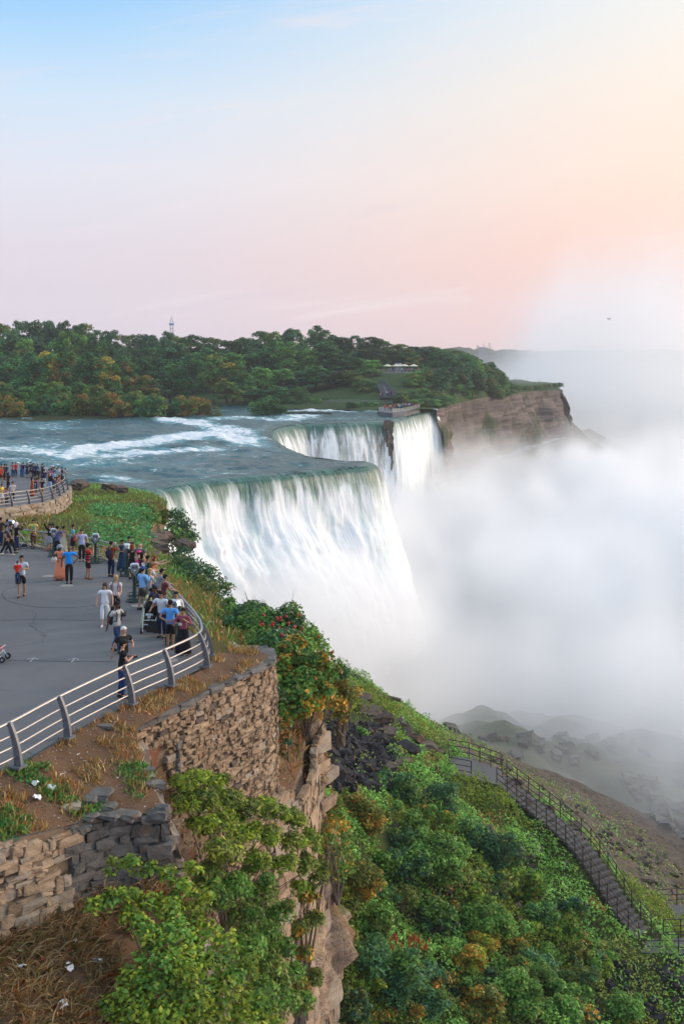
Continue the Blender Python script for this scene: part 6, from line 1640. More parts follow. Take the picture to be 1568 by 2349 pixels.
P('man with dark hair looking over the coin viewer', at(296,1307), 160, 1.72, 'm', ('short','black'), ((.05,.03,.03),'tee'), (B,'trousers'), ('rail','rail'), .0)
P('man in a white shirt and dark tie outside the bend of the railing', at(404,1463), 175, 1.72, 'm', ('crop','black'), ((.66,.64,.60),'shirt'), (B,'trousers'), ('down','down'), .0, extra=[lambda r, T, hd, a: (lambda m: (m.box(T(0, .135, 1.24), (.05, .015, .34)), m.build('tie', cloth(B), r)))(MB())])
P('child with dark hair in a blue top hidden behind the blue polo', at(388,1466), 30, 1.25, 'm', ('short','black'), ((.03,.07,.30),'tee'), (B,'trousers'), ('rail','rail'), .0)
P('man in a lilac shirt talking on a phone at the railing', at(188,1288), 165, 1.78, 'l', ('short','brown'), ((.46,.46,.72),'polo'), (B,'trousers'), ('relaxed','phone'), .03, wide=1.1)
p33 = P('woman in a turquoise top with a red shoulder bag', at(168,1270), 62, 1.70, 'm', ('short','black'), ((.06,.50,.62),'tee'), (B,'skirt'), ('belly','relaxed'), .0)
P('man in a slate blue tee seen from behind at the coin viewer', at(132,1277), 350, 1.76, 'm', ('short','black'), ((.085,.10,.24),'tee'), ((.014,.018,.035),'trousers'), ('belly','belly'), .0, wide=1.15)
P('woman with black hair in a cream pleated dress', at(146,1271), 20, 1.64, 'm', ('bun','black'), ((.58,.50,.34),'tank'), ((.62,.56,.40),'longskirt'), ('belly','belly'), .0)
P('woman in black raising her arm for a picture with a friend', at(115,1264), 185, 1.64, 'l', ('long','black'), (B,'long'), ((.33,.35,.38),'skirt'), ('relaxed','up'), .0)
P('woman with black hair posing close beside the raised arm', at(121,1263), 188, 1.62, 'l', ('long','black'), (B,'tee'), ((.02,.04,.22),'trousers'), ('down','down'), .0)
P('small girl in a flowered dress at the railing', at(107,1264), 190, 1.10, 'l', ('short','brown'), ((.42,.30,.30),'tank'), ((.30,.34,.26),'skirt'), ('down','down'), .0, shoe=(.5,.03,.03))
p38 = P('man in a yellow tee and brown shorts holding a baby', at(77,1256), 176, 1.74, 'm', ('crop','black'), ((.66,.56,.13),'tee'), ((.085,.045,.018),'capri'), ('belly','hold'), .0, shoe=(.6,.62,.66), wide=1.12)
P('baby in green held by the man in the yellow tee', p38.location+Vector((.12, -.28, .80)), 175, .68, 'l', ('crop','brown'), ((.06,.36,.22),'tee'), ((.40,.26,.16),'shorts'), ('chest','down'), 0, shoe=(.4,.25,.18))
p39 = P('woman in a white headscarf and black coat taking a picture', at(38,1262), 45, 1.68, 'l', ('hijab',(.70,.66,.68)), (B,'long'), (N,'trousers'), ('camera','camera'), .0, wide=1.15)
P('young man in a navy tee striding with white shoes', at(15,1274), 75, 1.74, 'm', ('short','black'), ((.014,.02,.055),'tee'), ((.012,.013,.016),'trousers'), ('relaxed','relaxed'), .28, shoe=(.62,.66,.45))
P('young man in a black tee striding beside the navy tee', at(25,1269), 75, 1.74, 'm', ('short','black'), (B,'tee'), (B,'trousers'), ('relaxed','relaxed'), .26, shoe=(.06,.06,.06))
P('woman in a blue and white patterned top at the left railing', at(17,1250), 20, 1.62, 'm', ('short','black'), ((.07,.33,.62),'tee'), (N,'trousers'), ('rail','rail'), .0)
P('man in a dark brown jacket cut by the left edge', at(2,1251), 30, 1.76, 'm', ('short','black'), ((.055,.03,.022),'long'), (N,'trousers'), ('rail','rail'), .0)
ps = at(344,1447)
P('small child in white sitting in the stroller', ps+Vector((-.02, -.02, -.10)), 180, .92, 'd', ('short','black'), ((.60,.66,.64),'tee'), ((.35,.38,.34),'shorts'), ('belly','belly'), seat=True, shoe=(.05,.03,.02))
for rt, off, lab in [(p8, (.06, .32, 1.34), 'black camera in the hand of the man in the grey tee'), (p10, (.02, .36, 1.22), 'black camera held by the man in the black cap'), (p12, (0, .34, 1.22), 'small camera held by the woman in the mauve tunic'), (p4, (.02, .34, 1.56), 'camera at the face of the man in stripes'), (p5, (0, .36, 1.60), 'silver camera raised by the man in the rust tee'), (p39, (0, .38, 1.58), 'camera raised by the woman in the headscarf')]:
    worn(rt, 'camera', lab, 'camera', cam_mb, M_BLACK if 'silver' not in lab and 'small' not in lab else M_CHROME, off)
worn(p5, 'backpack', 'dark blue backpack hanging on the man in the rust tee', 'backpack', pack_mb, cloth((.02,.025,.05)), (0, 0, 0))
worn(p7, 'backpack', 'blue backpack of the blonde woman, straps over her shoulders', 'backpack', pack_mb, cloth((.06,.08,.16)), (0, 0, 0))
worn(p8, 'backpack', 'black backpack of the man in the grey tee', 'backpack', pack_mb, M_BLACK, (0, 0, 0))
worn(p33, 'shoulder_bag', 'red shoulder bag of the woman in turquoise', 'bag', bag_mb(.36, .34, .16), cloth((.55,.055,.05)), (.24, .02, 1.36))
worn(p14, 'handbag', 'large black bag hanging near the stroller wheel', 'bag', bag_mb(.50, .42, .18), M_BLACK, (.30, .10, .80))

# ---- people on the lower lookout
def PL(x, fy, lab, face=0, top=(.1,.1,.1), bot=B, hair=('short','black'), arms=('rail','rail'), h=1.72, sk='m', tk='tee', bk='trousers', stride=0., lean=0.):
    P(lab, pl(x*.1097, 1043.8+.1097*fy), face, h, sk, hair, (top, tk), (bot, bk), arms, stride, lean, near=False, group='visitors on the lower lookout')
PL(25,575,'man in an orange red shirt and dark red shorts on the lower lookout',200,(.72,.07,.03),(.14,.02,.015),('short','brown'),('relaxed','relaxed'),bk='shorts',stride=.15)
PL(40,505,'man in a dark cap and an orange shirt behind the red shorts',150,(.45,.11,.04),(.04,.02,.02),('cap',B),('belly','belly'))
PL(100,515,'person in black with a black cap on the lower lookout',30,(.03,.03,.03),B,('cap',B))
PL(140,520,'man in a navy shirt and plaid shorts on the lower lookout',20,(.014,.02,.055),(.14,.15,.18),('short','black'),('belly','belly'),bk='shorts')
PL(270,460,'woman in a salmon shirt and jeans at the back railing',10,(.55,.14,.10),(.03,.06,.20),('short','brown'))
PL(335,462,'woman in a bright red top standing with the salmon shirt',170,(.70,.03,.03),(.03,.04,.10),('bun','auburn'))
PL(455,462,'man in a blue patterned shirt at the back railing',15,(.10,.16,.34),(.03,.06,.18),('short','grey'))
PL(492,464,'woman in a navy top and blue jeans at the back railing',15,(.016,.02,.07),(.05,.14,.36),('short','brown'))
PL(572,484,'woman with long auburn hair in a purple dress',10,(.05,.022,.07),(.05,.022,.07),('long','auburn'),bk='skirt')
PL(645,470,'tall man in a dark green shirt and shorts',15,(.018,.034,.024),(.03,.032,.03),('short','brown'),bk='shorts',h=1.84)
PL(700,480,'person with black hair and a blue backpack at the back railing',10,(.03,.07,.12),B)
PL(752,490,'man in a navy vest with white sleeves',20,(.02,.03,.08),B,('short','grey'),tk='long')
PL(805,488,'blonde woman in light blue at the back railing',30,(.30,.50,.66),(.02,.03,.08),('bob','blond'))
PL(890,512,'dark haired man in a black tee near the railing corner',30,(.02,.024,.035),B,h=1.80)
PL(945,524,'grey haired person in a white top near the railing corner',40,(.60,.62,.66),(.10,.12,.2),('short','grey'))
PL(930,690,'tall man in a navy shirt and pale jeans on the lower lookout',15,(.018,.024,.09),(.42,.55,.68),('short','black'),('chest','chest'),h=1.86)
PL(1035,640,'woman in a purple shirt in the middle of the crowd',30,(.20,.05,.24),(.03,.02,.06))
PL(1095,610,'woman in a pink shirt behind the purple one',40,(.50,.14,.36),B,('bob','brown'))
PL(1140,580,'man in a teal shirt in the crowd at the bend',40,(.03,.24,.34),(.4,.5,.6))
PL(1068,548,'balding man in a dark teal shirt at the bend',40,(.02,.10,.14),B,('crop','grey'))
PL(1108,556,'person with a white cap at the bend of the railing',50,(.05,.05,.06),B,('cap',WH))
PL(1225,575,'man in a white tee near the bend of the lower railing',50,(.62,.66,.72),B)
PL(1300,590,'person in a black jacket at the lower railing bend',60,(.02,.02,.025),B)
PL(1330,610,'man in a grey blue tee leaning on the lower railing',75,(.24,.28,.38),(.10,.10,.12),('short','auburn'),lean=18)
PL(1200,610,'person with a white camera bag at the lower railing',50,(.30,.45,.58),B,('short','brown'))
PL(1050,750,'blonde girl in a black top and pale jeans on the lower lookout',20,(.014,.014,.016),(.34,.50,.66),('long','blond'))
PL(1135,690,'dark haired boy in light cyan on the lower lookout',40,(.24,.55,.70),N)
PL(1128,850,'man in a violet shirt photographing over the lower railing',70,(.07,.05,.17),B,('short','black'),('camera','camera'),bk='shorts',lean=10)
PL(1190,800,'person with a striped top bending over the lower railing',75,(.32,.14,.10),(.1,.05,.05),('short','brown'),lean=22)
PL(885,895,'man in a black tee and khaki shorts raising a camera',35,(.012,.012,.014),(.33,.17,.06),('short','auburn'),('camera','camera'),bk='shorts')
PL(815,880,'person in a maroon striped shirt beside the khaki shorts',30,(.36,.20,.26),(.40,.34,.28),('short','brown'))
PL(672,868,'woman in a rust orange sari with long black hair',60,(.35,.06,.02),(.36,.065,.02),('long','black'),('point','belly'),tk='sari',bk='longskirt')
PL(738,800,'woman in a black top talking to the orange sari',250,(.014,.014,.018),(.05,.10,.20),('short','black'),('belly','belly'))
PL(778,785,'man in black jeans behind the woman in the black top',220,(.03,.02,.03),(.02,.028,.06),('short','brown'))
PL(175,738,'woman all in black with long hair walking on the lower lookout',20,(.016,.012,.014),B,('long','black'),('relaxed','belly'))
PL(45,1040,'man in a yellow tee and white shorts at the lower railing',95,(.72,.48,.06),(.62,.62,.66),('short','black'),('hold','hold'),bk='shorts')
PL(150,1055,'person in a maroon and white striped top stooping at the lower railing',190,(.42,.24,.28),B,('short','black'),('rail','rail'),lean=25,h=1.5)
PL(268,985,'woman in a white tee and black trousers facing the viewer',180,(.66,.60,.58),B,('bun','black'),('rail','rail'))
# ================================================================== COIN VIEWERS, STROLLERS
def coin_viewer(loc, rz, label):
    root = empty('coin_viewer', loc, rz); tag(root, label, 'coin viewer', 'coin operated viewers along the railing')
    m = MB(); m.lathe([(.36, 0), (.36, .05), (.30, .07), (.17, .10), (.13, .20), (.085, .45), (.075, 1.02), (.10, 1.08)], (0, 0, 0), 18); m.build('post', M_DARKMETAL, root, True)
    m = MB()
    for z in (.14, .32):
        m.tube([(.36*cos(t), .36*sin(t), z) for t in np.linspace(-2.6, 2.6, 20)], .022, 6)
    for t in (-2.2, -1.1, 0, 1.1, 2.2): m.tube([(.36*cos(t), .36*sin(t), .03), (.36*cos(t), .36*sin(t), .32)], .018, 6)
    m.build('step_ring', M_DARKMETAL, root)
    m = MB()
    m.tube([(0, 0, 1.06), (-.17, 0, 1.22), (-.21, 0, 1.42)], [.04, .03, .03], 6); m.tube([(0, 0, 1.06), (.17, 0, 1.22), (.21, 0, 1.42)], [.04, .03, .03], 6); m.build('yoke', M_DARKMETAL, root)
    sh = [(-.17, 1.56), (-.185, 1.42), (-.13, 1.26), (0, 1.10), (.13, 1.26), (.185, 1.42), (.17, 1.56), (.12, 1.62), (-.12, 1.62)]
    v, f = [], []; n = len(sh)
    for y, s in ((-.16, 1.0), (.02, 1.06), (.17, .86)):
        for x, z in sh: v.append((x*s, y, 1.40+(z-1.40)*(s if z < 1.40 else s)))
    for r_ in range(2):
        for i in range(n): f.append((r_*n+i, r_*n+(i+1) % n, (r_+1)*n+(i+1) % n, (r_+1)*n+i))
    f += [tuple(reversed(range(n))), tuple(range(2*n, 3*n))]
    m = MB(); m.add(v, f); hd_ = m.build('head', M_CHROME, root)
    bv = hd_.modifiers.new('b', 'BEVEL'); bv.width = .025; bv.segments = 2
    v = [(x*.86, -.175, 1.40+(z-1.40)*.86) for x, z in sh]+[(x*.86, -.155, 1.40+(z-1.40)*.86) for x, z in sh]
    m = MB(); m.add(v, [tuple(reversed(range(n))), tuple(range(n, 2*n))]+[(i, (i+1) % n, n+(i+1) % n, n+i) for i in range(n)]); fp = m.build('face_plate', M_FACE, hd_)
    m = MB()
    for s in (-1, 1): m.tube([(.065*s, -.17, 1.49), (.065*s, -.23, 1.49)], [.038, .032], 10)
    m.build('eyepiece', M_BLACK, fp)
    m = MB(); m.box((0, -.18, 1.34), (.09, .012, .05)); m.build('instruction_plate', M_WHITE, fp)
    m = MB()
    for s in (-1, 1): m.lathe([(.03, -.03), (.045, 0), (.03, .03)], (.21*s, 0, 1.42), 10)
    m.build('pivot_knob', M_CHROME, root)
    return root
M_WHITEBOX = plain('pale_blue_enamel', (.42, .58, .66), .4)
for dx, dy, rz, lab in [(219.5,1292,.15,'coin viewer standing alone at the railing between the lilac shirt and the rust tee'),(309,1379,.2,'coin viewer with the man in the blue flat cap behind it'),(124,1277,.25,'coin viewer beside the slate blue tee'),(27,1252,-.3,'coin viewer at the left behind the white headscarf'),(292,1322,-1.2,'coin viewer next to the woman in the short black dress'),(402,1478,-.4,'coin viewer half hidden by the mauve tunic')]:
    coin_viewer(pg(dx, dy), rz, lab)
def stroller(loc, rz, label, fabric, inc=0):
    root = empty('stroller', loc, rz); tag(root, label, 'stroller')
    m = MB()
    for s in (-1, 1):
        m.tube([(.24*s, -.42, .10), (.24*s, .05, .62), (.24*s, .36, 1.04), (.20*s, .42, 1.05)], .016, 6); m.tube([(.24*s, .34, .10), (.24*s, .0, .58)], .016, 6)
    m.tube([(-.20, .42, 1.05), (.20, .42, 1.05)], .018, 6); m.tube([(-.24, -.30, .30), (.24, -.30, .30)], .014, 6); m.tube([(-.24, -.34, .48), (.24, -.34, .48)], .016, 6); m.build('frame', M_CHROME, root)
    m = MB(); m.box((0, -.08, .42), (.42, .42, .05)); m.box((0, .16, .66), (.42, .05, .52), M=Matrix.Rotation(-.35, 4, 'X')); m.build('seat', fabric, root)
    m = MB(); v, f = [], []
    for i in range(7):
        a = pi*(.10+.55*i/6)
        for j in range(7): q = pi*j/6; v.append((.25*cos(q), .14-.30*cos(a)*sin(q)*1.1-.05, .82+.30*sin(a)*sin(q)))
    for i in range(6):
        for j in range(6): f.append((i*7+j, i*7+j+1, i*7+j+8, i*7+j+7))
    m.add(v, f); m.build('canopy', fabric, root)
    m = MB(); m.box((0, .10, .20), (.38, .40, .14)); m.build('basket', M_BLACK, root)
    for sx in (-1, 1):
        for y in (-.42, .34):
            m = MB(); m.tube([(.27*sx-.03, y, .10), (.27*sx+.03, y, .10)], .10, 14); wl = m.build('wheel', M_BLACK, root)
            m = MB(); m.tube([(.27*sx-.035, y, .10), (.27*sx+.035, y, .10)], .05, 10); m.build('hub', M_CHROME, wl)
    return root
stroller(ps, .05, 'dark stroller with a child in it beside the pale green tunic', cloth((.012,.013,.018)))
stroller(pg(58,1258), 1.9, 'empty stroller with a green lining next to the man in yellow', cloth((.10,.22,.03)))
stroller(pg(-15,1515), 1.5, 'red stroller cut by the left edge of the picture', cloth((.45,.03,.03)))
p = pg(128,1322); m = MB(); m.lathe([(.02, .0), (.13, .05), (.15, .18), (.09, .30), (.02, .36)], (0, 0, 0), 10, 1, .8); o = m.build('plastic_bag', cloth((.55,.50,.50))); o.location = p+Vector((.02, -.35, .72)); tag(o, 'pale plastic bag hanging from the hand of the orange dress', 'bag')

# ================================================================== BIG ISLAND: terrace, stair, lookout
def gpos(dx, d):
    x = (dx-CX)/FOC*d; return Vector((x, d, float(zisle(np.array([x]), np.array([d]))[0])))
def far_person(loc, shirt, legs, label, group, h=1.7):
    key = ('fp', shirt, legs)
    if key not in _mcache:
        m = MB(); m.cm = 1
        for s in (-1, 1): m.tube([(.09*s, 0, 0), (.10*s, .02, .5), (.09*s, 0, .92)], [.07, .075, .10], 6)
        m.cm = 0; m.tube([(0, 0, .85), (0, 0, 1.1), (0, 0, 1.35), (0, 0, 1.48)], [.17, .16, .21, .07], 8)
        for s in (-1, 1): m.tube([(.20*s, 0, 1.4), (.26*s, .05, 1.1), (.22*s, .2, .95)], [.06, .05, .04], 6)
        m.cm = 2; m.lathe([(.05, 1.46), (.10, 1.56), (.11, 1.66), (.05, 1.76)], (0, 0, 0), 8)
        o = m.build('person', [cloth(shirt), cloth(legs), cloth((.20,.11,.07))]); _mcache[key] = o.data
    else:
        o = bpy.data.objects.new('person', _mcache[key]); C.objects.link(o)
    o.location = loc; o.rotation_euler = (0, 0, rnd.uniform(0, 6.28)); s = h/1.75*1.0; o.scale = (s, s, s)
    return tag(o, label, 'person', group)
SH = [(.6,.6,.62),(.05,.15,.5),(.6,.05,.04),(.03,.03,.04),(.6,.25,.15),(.02,.05,.15),(.5,.5,.25),(.3,.3,.33)]
# terrace
tz = float(zisle(np.array([(940-CX)/FOC*408]), np.array([408]))[0])+.35
ter = [Vector(((865-CX)/FOC*404, 404, tz)), Vector(((1015-CX)/FOC*404, 404, tz)), Vector(((1015-CX)/FOC*422, 422, tz)), Vector(((865-CX)/FOC*422, 422, tz))]
v = ter+[p-Vector((0, 0, 3.5)) for p in ter]
tag(mesh_obj('terrace', v, [(0, 1, 2, 3), (0, 4, 5, 1), (1, 5, 6, 2), (2, 6, 7, 3), (3, 7, 4, 0)], M_CONC), 'paved terrace under the trees of the big island', kind='structure')
r_ = empty('railing', ter[0]); tag(r_, 'thin railing along the front of the terrace on the big island', 'railing')
L_ = ter[1].x-ter[0].x
for z in (.4, .75, 1.1):
    m = MB(); m.tube([(0, .2, z), (L_, .2, z)], .05, 5); m.build('rail', M_STEEL, r_)
for i in range(16):
    m = MB(); m.tube([(L_*i/15, .2, -.1), (L_*i/15, .2, 1.12)], .06, 5); m.build('post', M_POST, r_)
M_UMB = plain('pale_canvas', (.72, .68, .50), .9)
for i, (dx, d) in enumerate([(888,411), (908,413), (927,412), (948,411), (918,416)]):
    q = Vector(((dx-CX)/FOC*d, d, tz)); r2 = empty('parasol', q); tag(r2, 'pale parasol on the terrace, %s from left' % ordinal([1, 2, 4, 5, 3][i]), 'parasol', 'parasols on the terrace')
    m = MB(); m.tube([(0, 0, 0), (0, 0, 2.5)], .05, 6); m.build('pole', M_POST, r2)
    m = MB(); m.lathe([(1.7, 2.15), (1.72, 2.2), (.9, 2.6), (.05, 2.9)], (0, 0, 0), 8); m.build('canopy', M_UMB, r2)
m = MB(); m.box((0, 0, 1.5), (2.2, 2, 3.0)); m.box((0, 0, 3.1), (2.6, 2.4, .2)); o = m.build('kiosk', plain('kiosk_paint', (.36, .42, .52), .6)); o.location = Vector(((913.5-CX)/FOC*415, 417, tz)); tag(o, 'small pale blue kiosk among the parasols', 'kiosk')
_g = []
for i in range(24):
    d = rnd.uniform(405.5, 410); dx = rnd.uniform(872, 1008); _g.append(far_person(Vector(((dx-CX)/FOC*d, d, tz)), rnd.choice(SH), rnd.choice([(.02,.02,.03), (.03,.05,.12), (.2,.18,.15)]), 'tiny visitor on the terrace of the big island', 'visitors on the terrace'))
number_labels(_g, 'tiny visitor on the terrace of the big island, %s from left')
# stair with side wall
M_WALLG = plain('weathered_concrete', (.13, .13, .14), .9, var=.25, scale=1.5)
sr = empty('staircase', gpos(880, 372)); tag(sr, 'concrete stair with a side wall climbing the lawn of the big island', 'staircase'); og = sr.location.copy()
cs = [pd(882,910,358), pd(888,902,362), pd(880,889,372), pd(872,880,382)]
cl_, _ = smooth_line(cs, 26)
for i in range(26):
    m = MB(); m.box((0, 0, -.2), (4.2, 1.2, .5)); o = m.build('step', M_WALLG, sr); o.location = Vector(cl_[i])-og+Vector((0, 0, .15))
wl_ = [pd(873,878,385), pd(880,880,380), pd(887,888,373), pd(893,890,370), pd(897,897,364), pd(903,905,358), pd(908,909,355)]
m = MB()
for a, b in zip(wl_[:-1], wl_[1:]):
    v = [a-og, b-og]; up_ = Vector((0, 0, 1.1)); dn_ = Vector((0, 0, -1.6)); th = Vector((.0, .45, 0))
    vv = [v[0]+dn_, v[1]+dn_, v[1]+up_, v[0]+up_]; vv += [q+th for q in vv]
    m.add(vv, [(0, 1, 2, 3), (7, 6, 5, 4), (3, 2, 6, 7), (0, 3, 7, 4), (1, 5, 6, 2)])
m.build('side_wall', M_WALLG, sr)
m = MB(); a, b = pd(884,893,368), pd(888,905,359); m.tube([a-og+Vector((-.6, -1, 1)), b-og+Vector((-.6, -1, 1))], .07, 5); m.build('handrail', M_STEEL, sr)
for i, (dx, dy) in enumerate([(886,908),(890,909),(893,908),(897,908),(872,912),(876,911)]):
    far_person(pd(dx, dy, 354), SH[i % 2*0+(i % 8)], (.03,.03,.05), 'tiny visitor at the foot of the island stair', 'visitors at the island stair')
# lookout platform at the brink
pk = [pz(868,944,1.15), pz(884,946.5,1.15), pz(900,947.5,1.15), pz(927,945,1.2), pz(944,940.5,1.2), pz(962,935,1.3), pz(955,931,1.3), pz(900,931,1.4), pz(868,934,1.4)]
v = pk+[p-Vector((0, 0, 1.9)) for p in pk]; n = len(pk)
tag(mesh_obj('pavement', v, [tuple(range(n))]+[(i, (i+1) % n, n+(i+1) % n, n+i) for i in range(n)], [M_WALLG]), 'paved lookout at the brink of the farther falls', kind='structure')
r_ = empty('railing', pk[0]); tag(r_, 'pale railing round the lookout at the brink of the farther falls', 'railing'); og = pk[0]
for z in (.35, .7, 1.05):
    m = MB(); m.tube([p-og+Vector((0, 0, z)) for p in pk[:7]], .05, 5); m.build('rail', M_STEEL, r_)
for p in densify(pk[:7], 1.3):
    m = MB(); m.tube([p-og+Vector((0, 0, -.05)), p-og+Vector((0, 0, 1.08))], .05, 5); m.build('post', M_STEEL, r_)
r_ = empty('railing', pd(740,926,356)); tag(r_, 'low railing along the path by the island shore', 'railing'); og = r_.location.copy()
ln_ = [pd(740,926,356), pd(800,925,354), pd(850,926,350), pd(900,928,346)]
for z in (.5, 1.0):
    m = MB(); m.tube([p-og+Vector((0, 0, z)) for p in ln_], .06, 5); m.build('rail', M_STEEL, r_)
for p in densify(ln_, 2.4):
    m = MB(); m.tube([p-og+Vector((0, 0, -.8)), p-og+Vector((0, 0, 1.02))], .06, 5); m.build('post', M_POST, r_)
_g = []
for i in range(20):
    x = 884+i*3.9+rnd.uniform(-1.5, 1.5); t = (x-884)/78; _g.append(far_person(pz(x, 942-6*t-rnd.uniform(0, 3), 1.25), rnd.choice(SH), rnd.choice([(.02,.02,.03), (.03,.05,.12)]), 'tiny visitor on the lookout at the brink of the farther falls', 'visitors on the brink lookout'))
number_labels(_g, 'tiny visitor on the lookout at the farther falls, %s from left')
for dx in (1180, 1236):
    d = float(np.interp(dx, [1165,1230,1290], [482,550,606])); q = gpos(dx, d+3); r2 = empty('street_lamp', q); tag(r2, 'thin lamp post on the bare cliff top, %s one' % ('left' if dx < 1200 else 'right'), 'lamp post', 'lamp posts on the cliff top')
    m = MB(); m.tube([(0, 0, -.2), (0, 0, 4.6)], .09, 6); m.build('pole', M_POST, r2); m = MB(); m.box((.25, 0, 4.65), (.9, .3, .16)); m.build('lamp_head', M_POST, r2)
# tower beyond the wood
tp = pd(394,760,900); r2 = empty('tower', Vector((tp.x, 900, 5))); tag(r2, 'slender pale tower with an open ring top beyond the island wood', 'tower')
M_TOW = plain('tower_steel', (.42, .46, .55), .6)
ht = tp.z-5
for k in range(4):
    a = pi/4+k*pi/2; m = MB(); m.tube([(1.5*cos(a), 1.5*sin(a), 0), (1.5*cos(a), 1.5*sin(a), ht+8)], .22, 6); m.build('leg', M_TOW, r2)
for z in (ht-2, ht+2, ht+5.2):
    m = MB(); m.tube([(1.5*cos(a), 1.5*sin(a), z) for a in np.linspace(0, 2*pi, 13)], .2, 5); m.build('ring', M_TOW, r2)
m = MB(); m.lathe([(2.1, ht+5), (2.1, ht+6), (1.6, ht+6.4), (1.6, ht+5)], (0, 0, 0), 12); m.build('cabin', plain('tower_blue', (.12, .25, .55), .6), r2)
m = MB()
for k in range(4):
    a = pi/4+k*pi/2; m.tube([(1.5*cos(a), 1.5*sin(a), ht+8), (.2*cos(a), .2*sin(a), ht+11)], .2, 5)
m.tube([(0, 0, ht+10.5), (0, 0, ht+12.6)], .15, 5); m.build('spire', M_TOW, r2)
# plant and pylons on the far shore
M_FARB = plain('far_concrete', (.22, .20, .20), .9)
q = pd(1104,812,2150); r2 = empty('building', q); tag(r2, 'faint block shaped building on the far shore', 'building')
m = MB(); m.box((0, 0, 2), (13, 12, 22)); m.box((7.5, 0, -1), (6, 12, 14)); m.build('wall', M_FARB, r2); m = MB(); m.tube([(4, 0, 10), (4, 0, 20)], .6, 6); m.build('chimney', M_FARB, r2)
for dx, top, lab in [(1095,799,'left pylon beside the far building'), (1122,794,'right pylon beside the far building')]:
    q = pd(dx, 812, 2140); hh = 18*2140/FOC*(812-top)/18+6; r2 = empty('pylon', q); tag(r2, lab, 'pylon')
    m = MB()
    for sx in (-1, 1): m.tube([(3*sx, 0, -8), (.4*sx, 0, hh)], .35, 4)
    m.build('mast', M_POST, r2); m = MB()
    for z, w_ in ((hh*.6, 4), (hh*.8, 3.2), (hh*.95, 2)): m.tube([(-w_, 0, z), (w_, 0, z)], .3, 4)
    m.build('cross_arm', M_POST, r2)
# gull
q = pd(1395,732,250); m = MB()
m.lathe([(.02, -.35), (.10, -.1), (.12, .05), (.06, .25), (.02, .36)], (0, 0, 0), 8); bm_ = m.build('bird', cloth((.12,.12,.14))); bm_.location = q; bm_.rotation_euler = (R(90), 0, R(40)); tag(bm_, 'gull in flight high over the gorge', 'bird')
m = MB()
for s in (-1, 1): m.add([(0, 0, .1), (.45*s, .18, .12), (.95*s, .02, -.05), (.45*s, .12, -.10), (0, 0, -.1), (.45*s, .20, .0)], [(0, 1, 5), (0, 5, 4), (5, 1, 2), (5, 2, 3), (4, 5, 3)])
m.build('wing', cloth((.12,.12,.14)), bm_)
# ================================================================== MIST AND HAZE
def gnode_group(name):
    g = bpy.data.node_groups.new(name, 'GeometryNodeTree')
    g.interface.new_socket('Geometry', in_out='INPUT', socket_type='NodeSocketGeometry')
    g.interface.new_socket('Geometry', in_out='OUTPUT', socket_type='NodeSocketGeometry')
    return g
def f_mist(col, aniso=0.1):
    def f(b, o):
        p = b.n('ShaderNodeVolumePrincipled')
        p.inputs['Color'].default_value = col
        p.inputs['Density'].default_value = 1.0
        p.inputs['Anisotropy'].default_value = aniso
        b.t.links.new(p.outputs[0], o.inputs['Volume'])
    return mat('mist', f)
M_MIST = f_mist((.993, .993, .995, 1))
def mist_volume(lo, hi, res, density, label):
    g = gnode_group('mist'); b = NT(g)
    pos = b.n('GeometryNodeInputPosition').outputs[0]
    dens = density(b, pos)
    vc = b.n('GeometryNodeVolumeCube')
    b.put(vc.inputs['Density'], dens); vc.inputs['Background'].default_value = 0.0
    vc.inputs['Min'].default_value = lo; vc.inputs['Max'].default_value = hi
    for k, r in zip('XYZ', res): vc.inputs['Resolution '+k].default_value = r
    sm = b.n('GeometryNodeSetMaterial'); sm.inputs['Material'].default_value = M_MIST
    b.put(sm.inputs[0], vc.outputs[0])
    go = b.n('NodeGroupOutput'); b.put(go.inputs[0], sm.outputs[0])
    vd = bpy.data.volumes.new('mist'); vd.materials.append(M_MIST)
    o = bpy.data.objects.new('mist', vd); C.objects.link(o)
    md = o.modifiers.new('mist', 'NODES'); md.node_group = g
    return tag(o, label, kind='stuff')
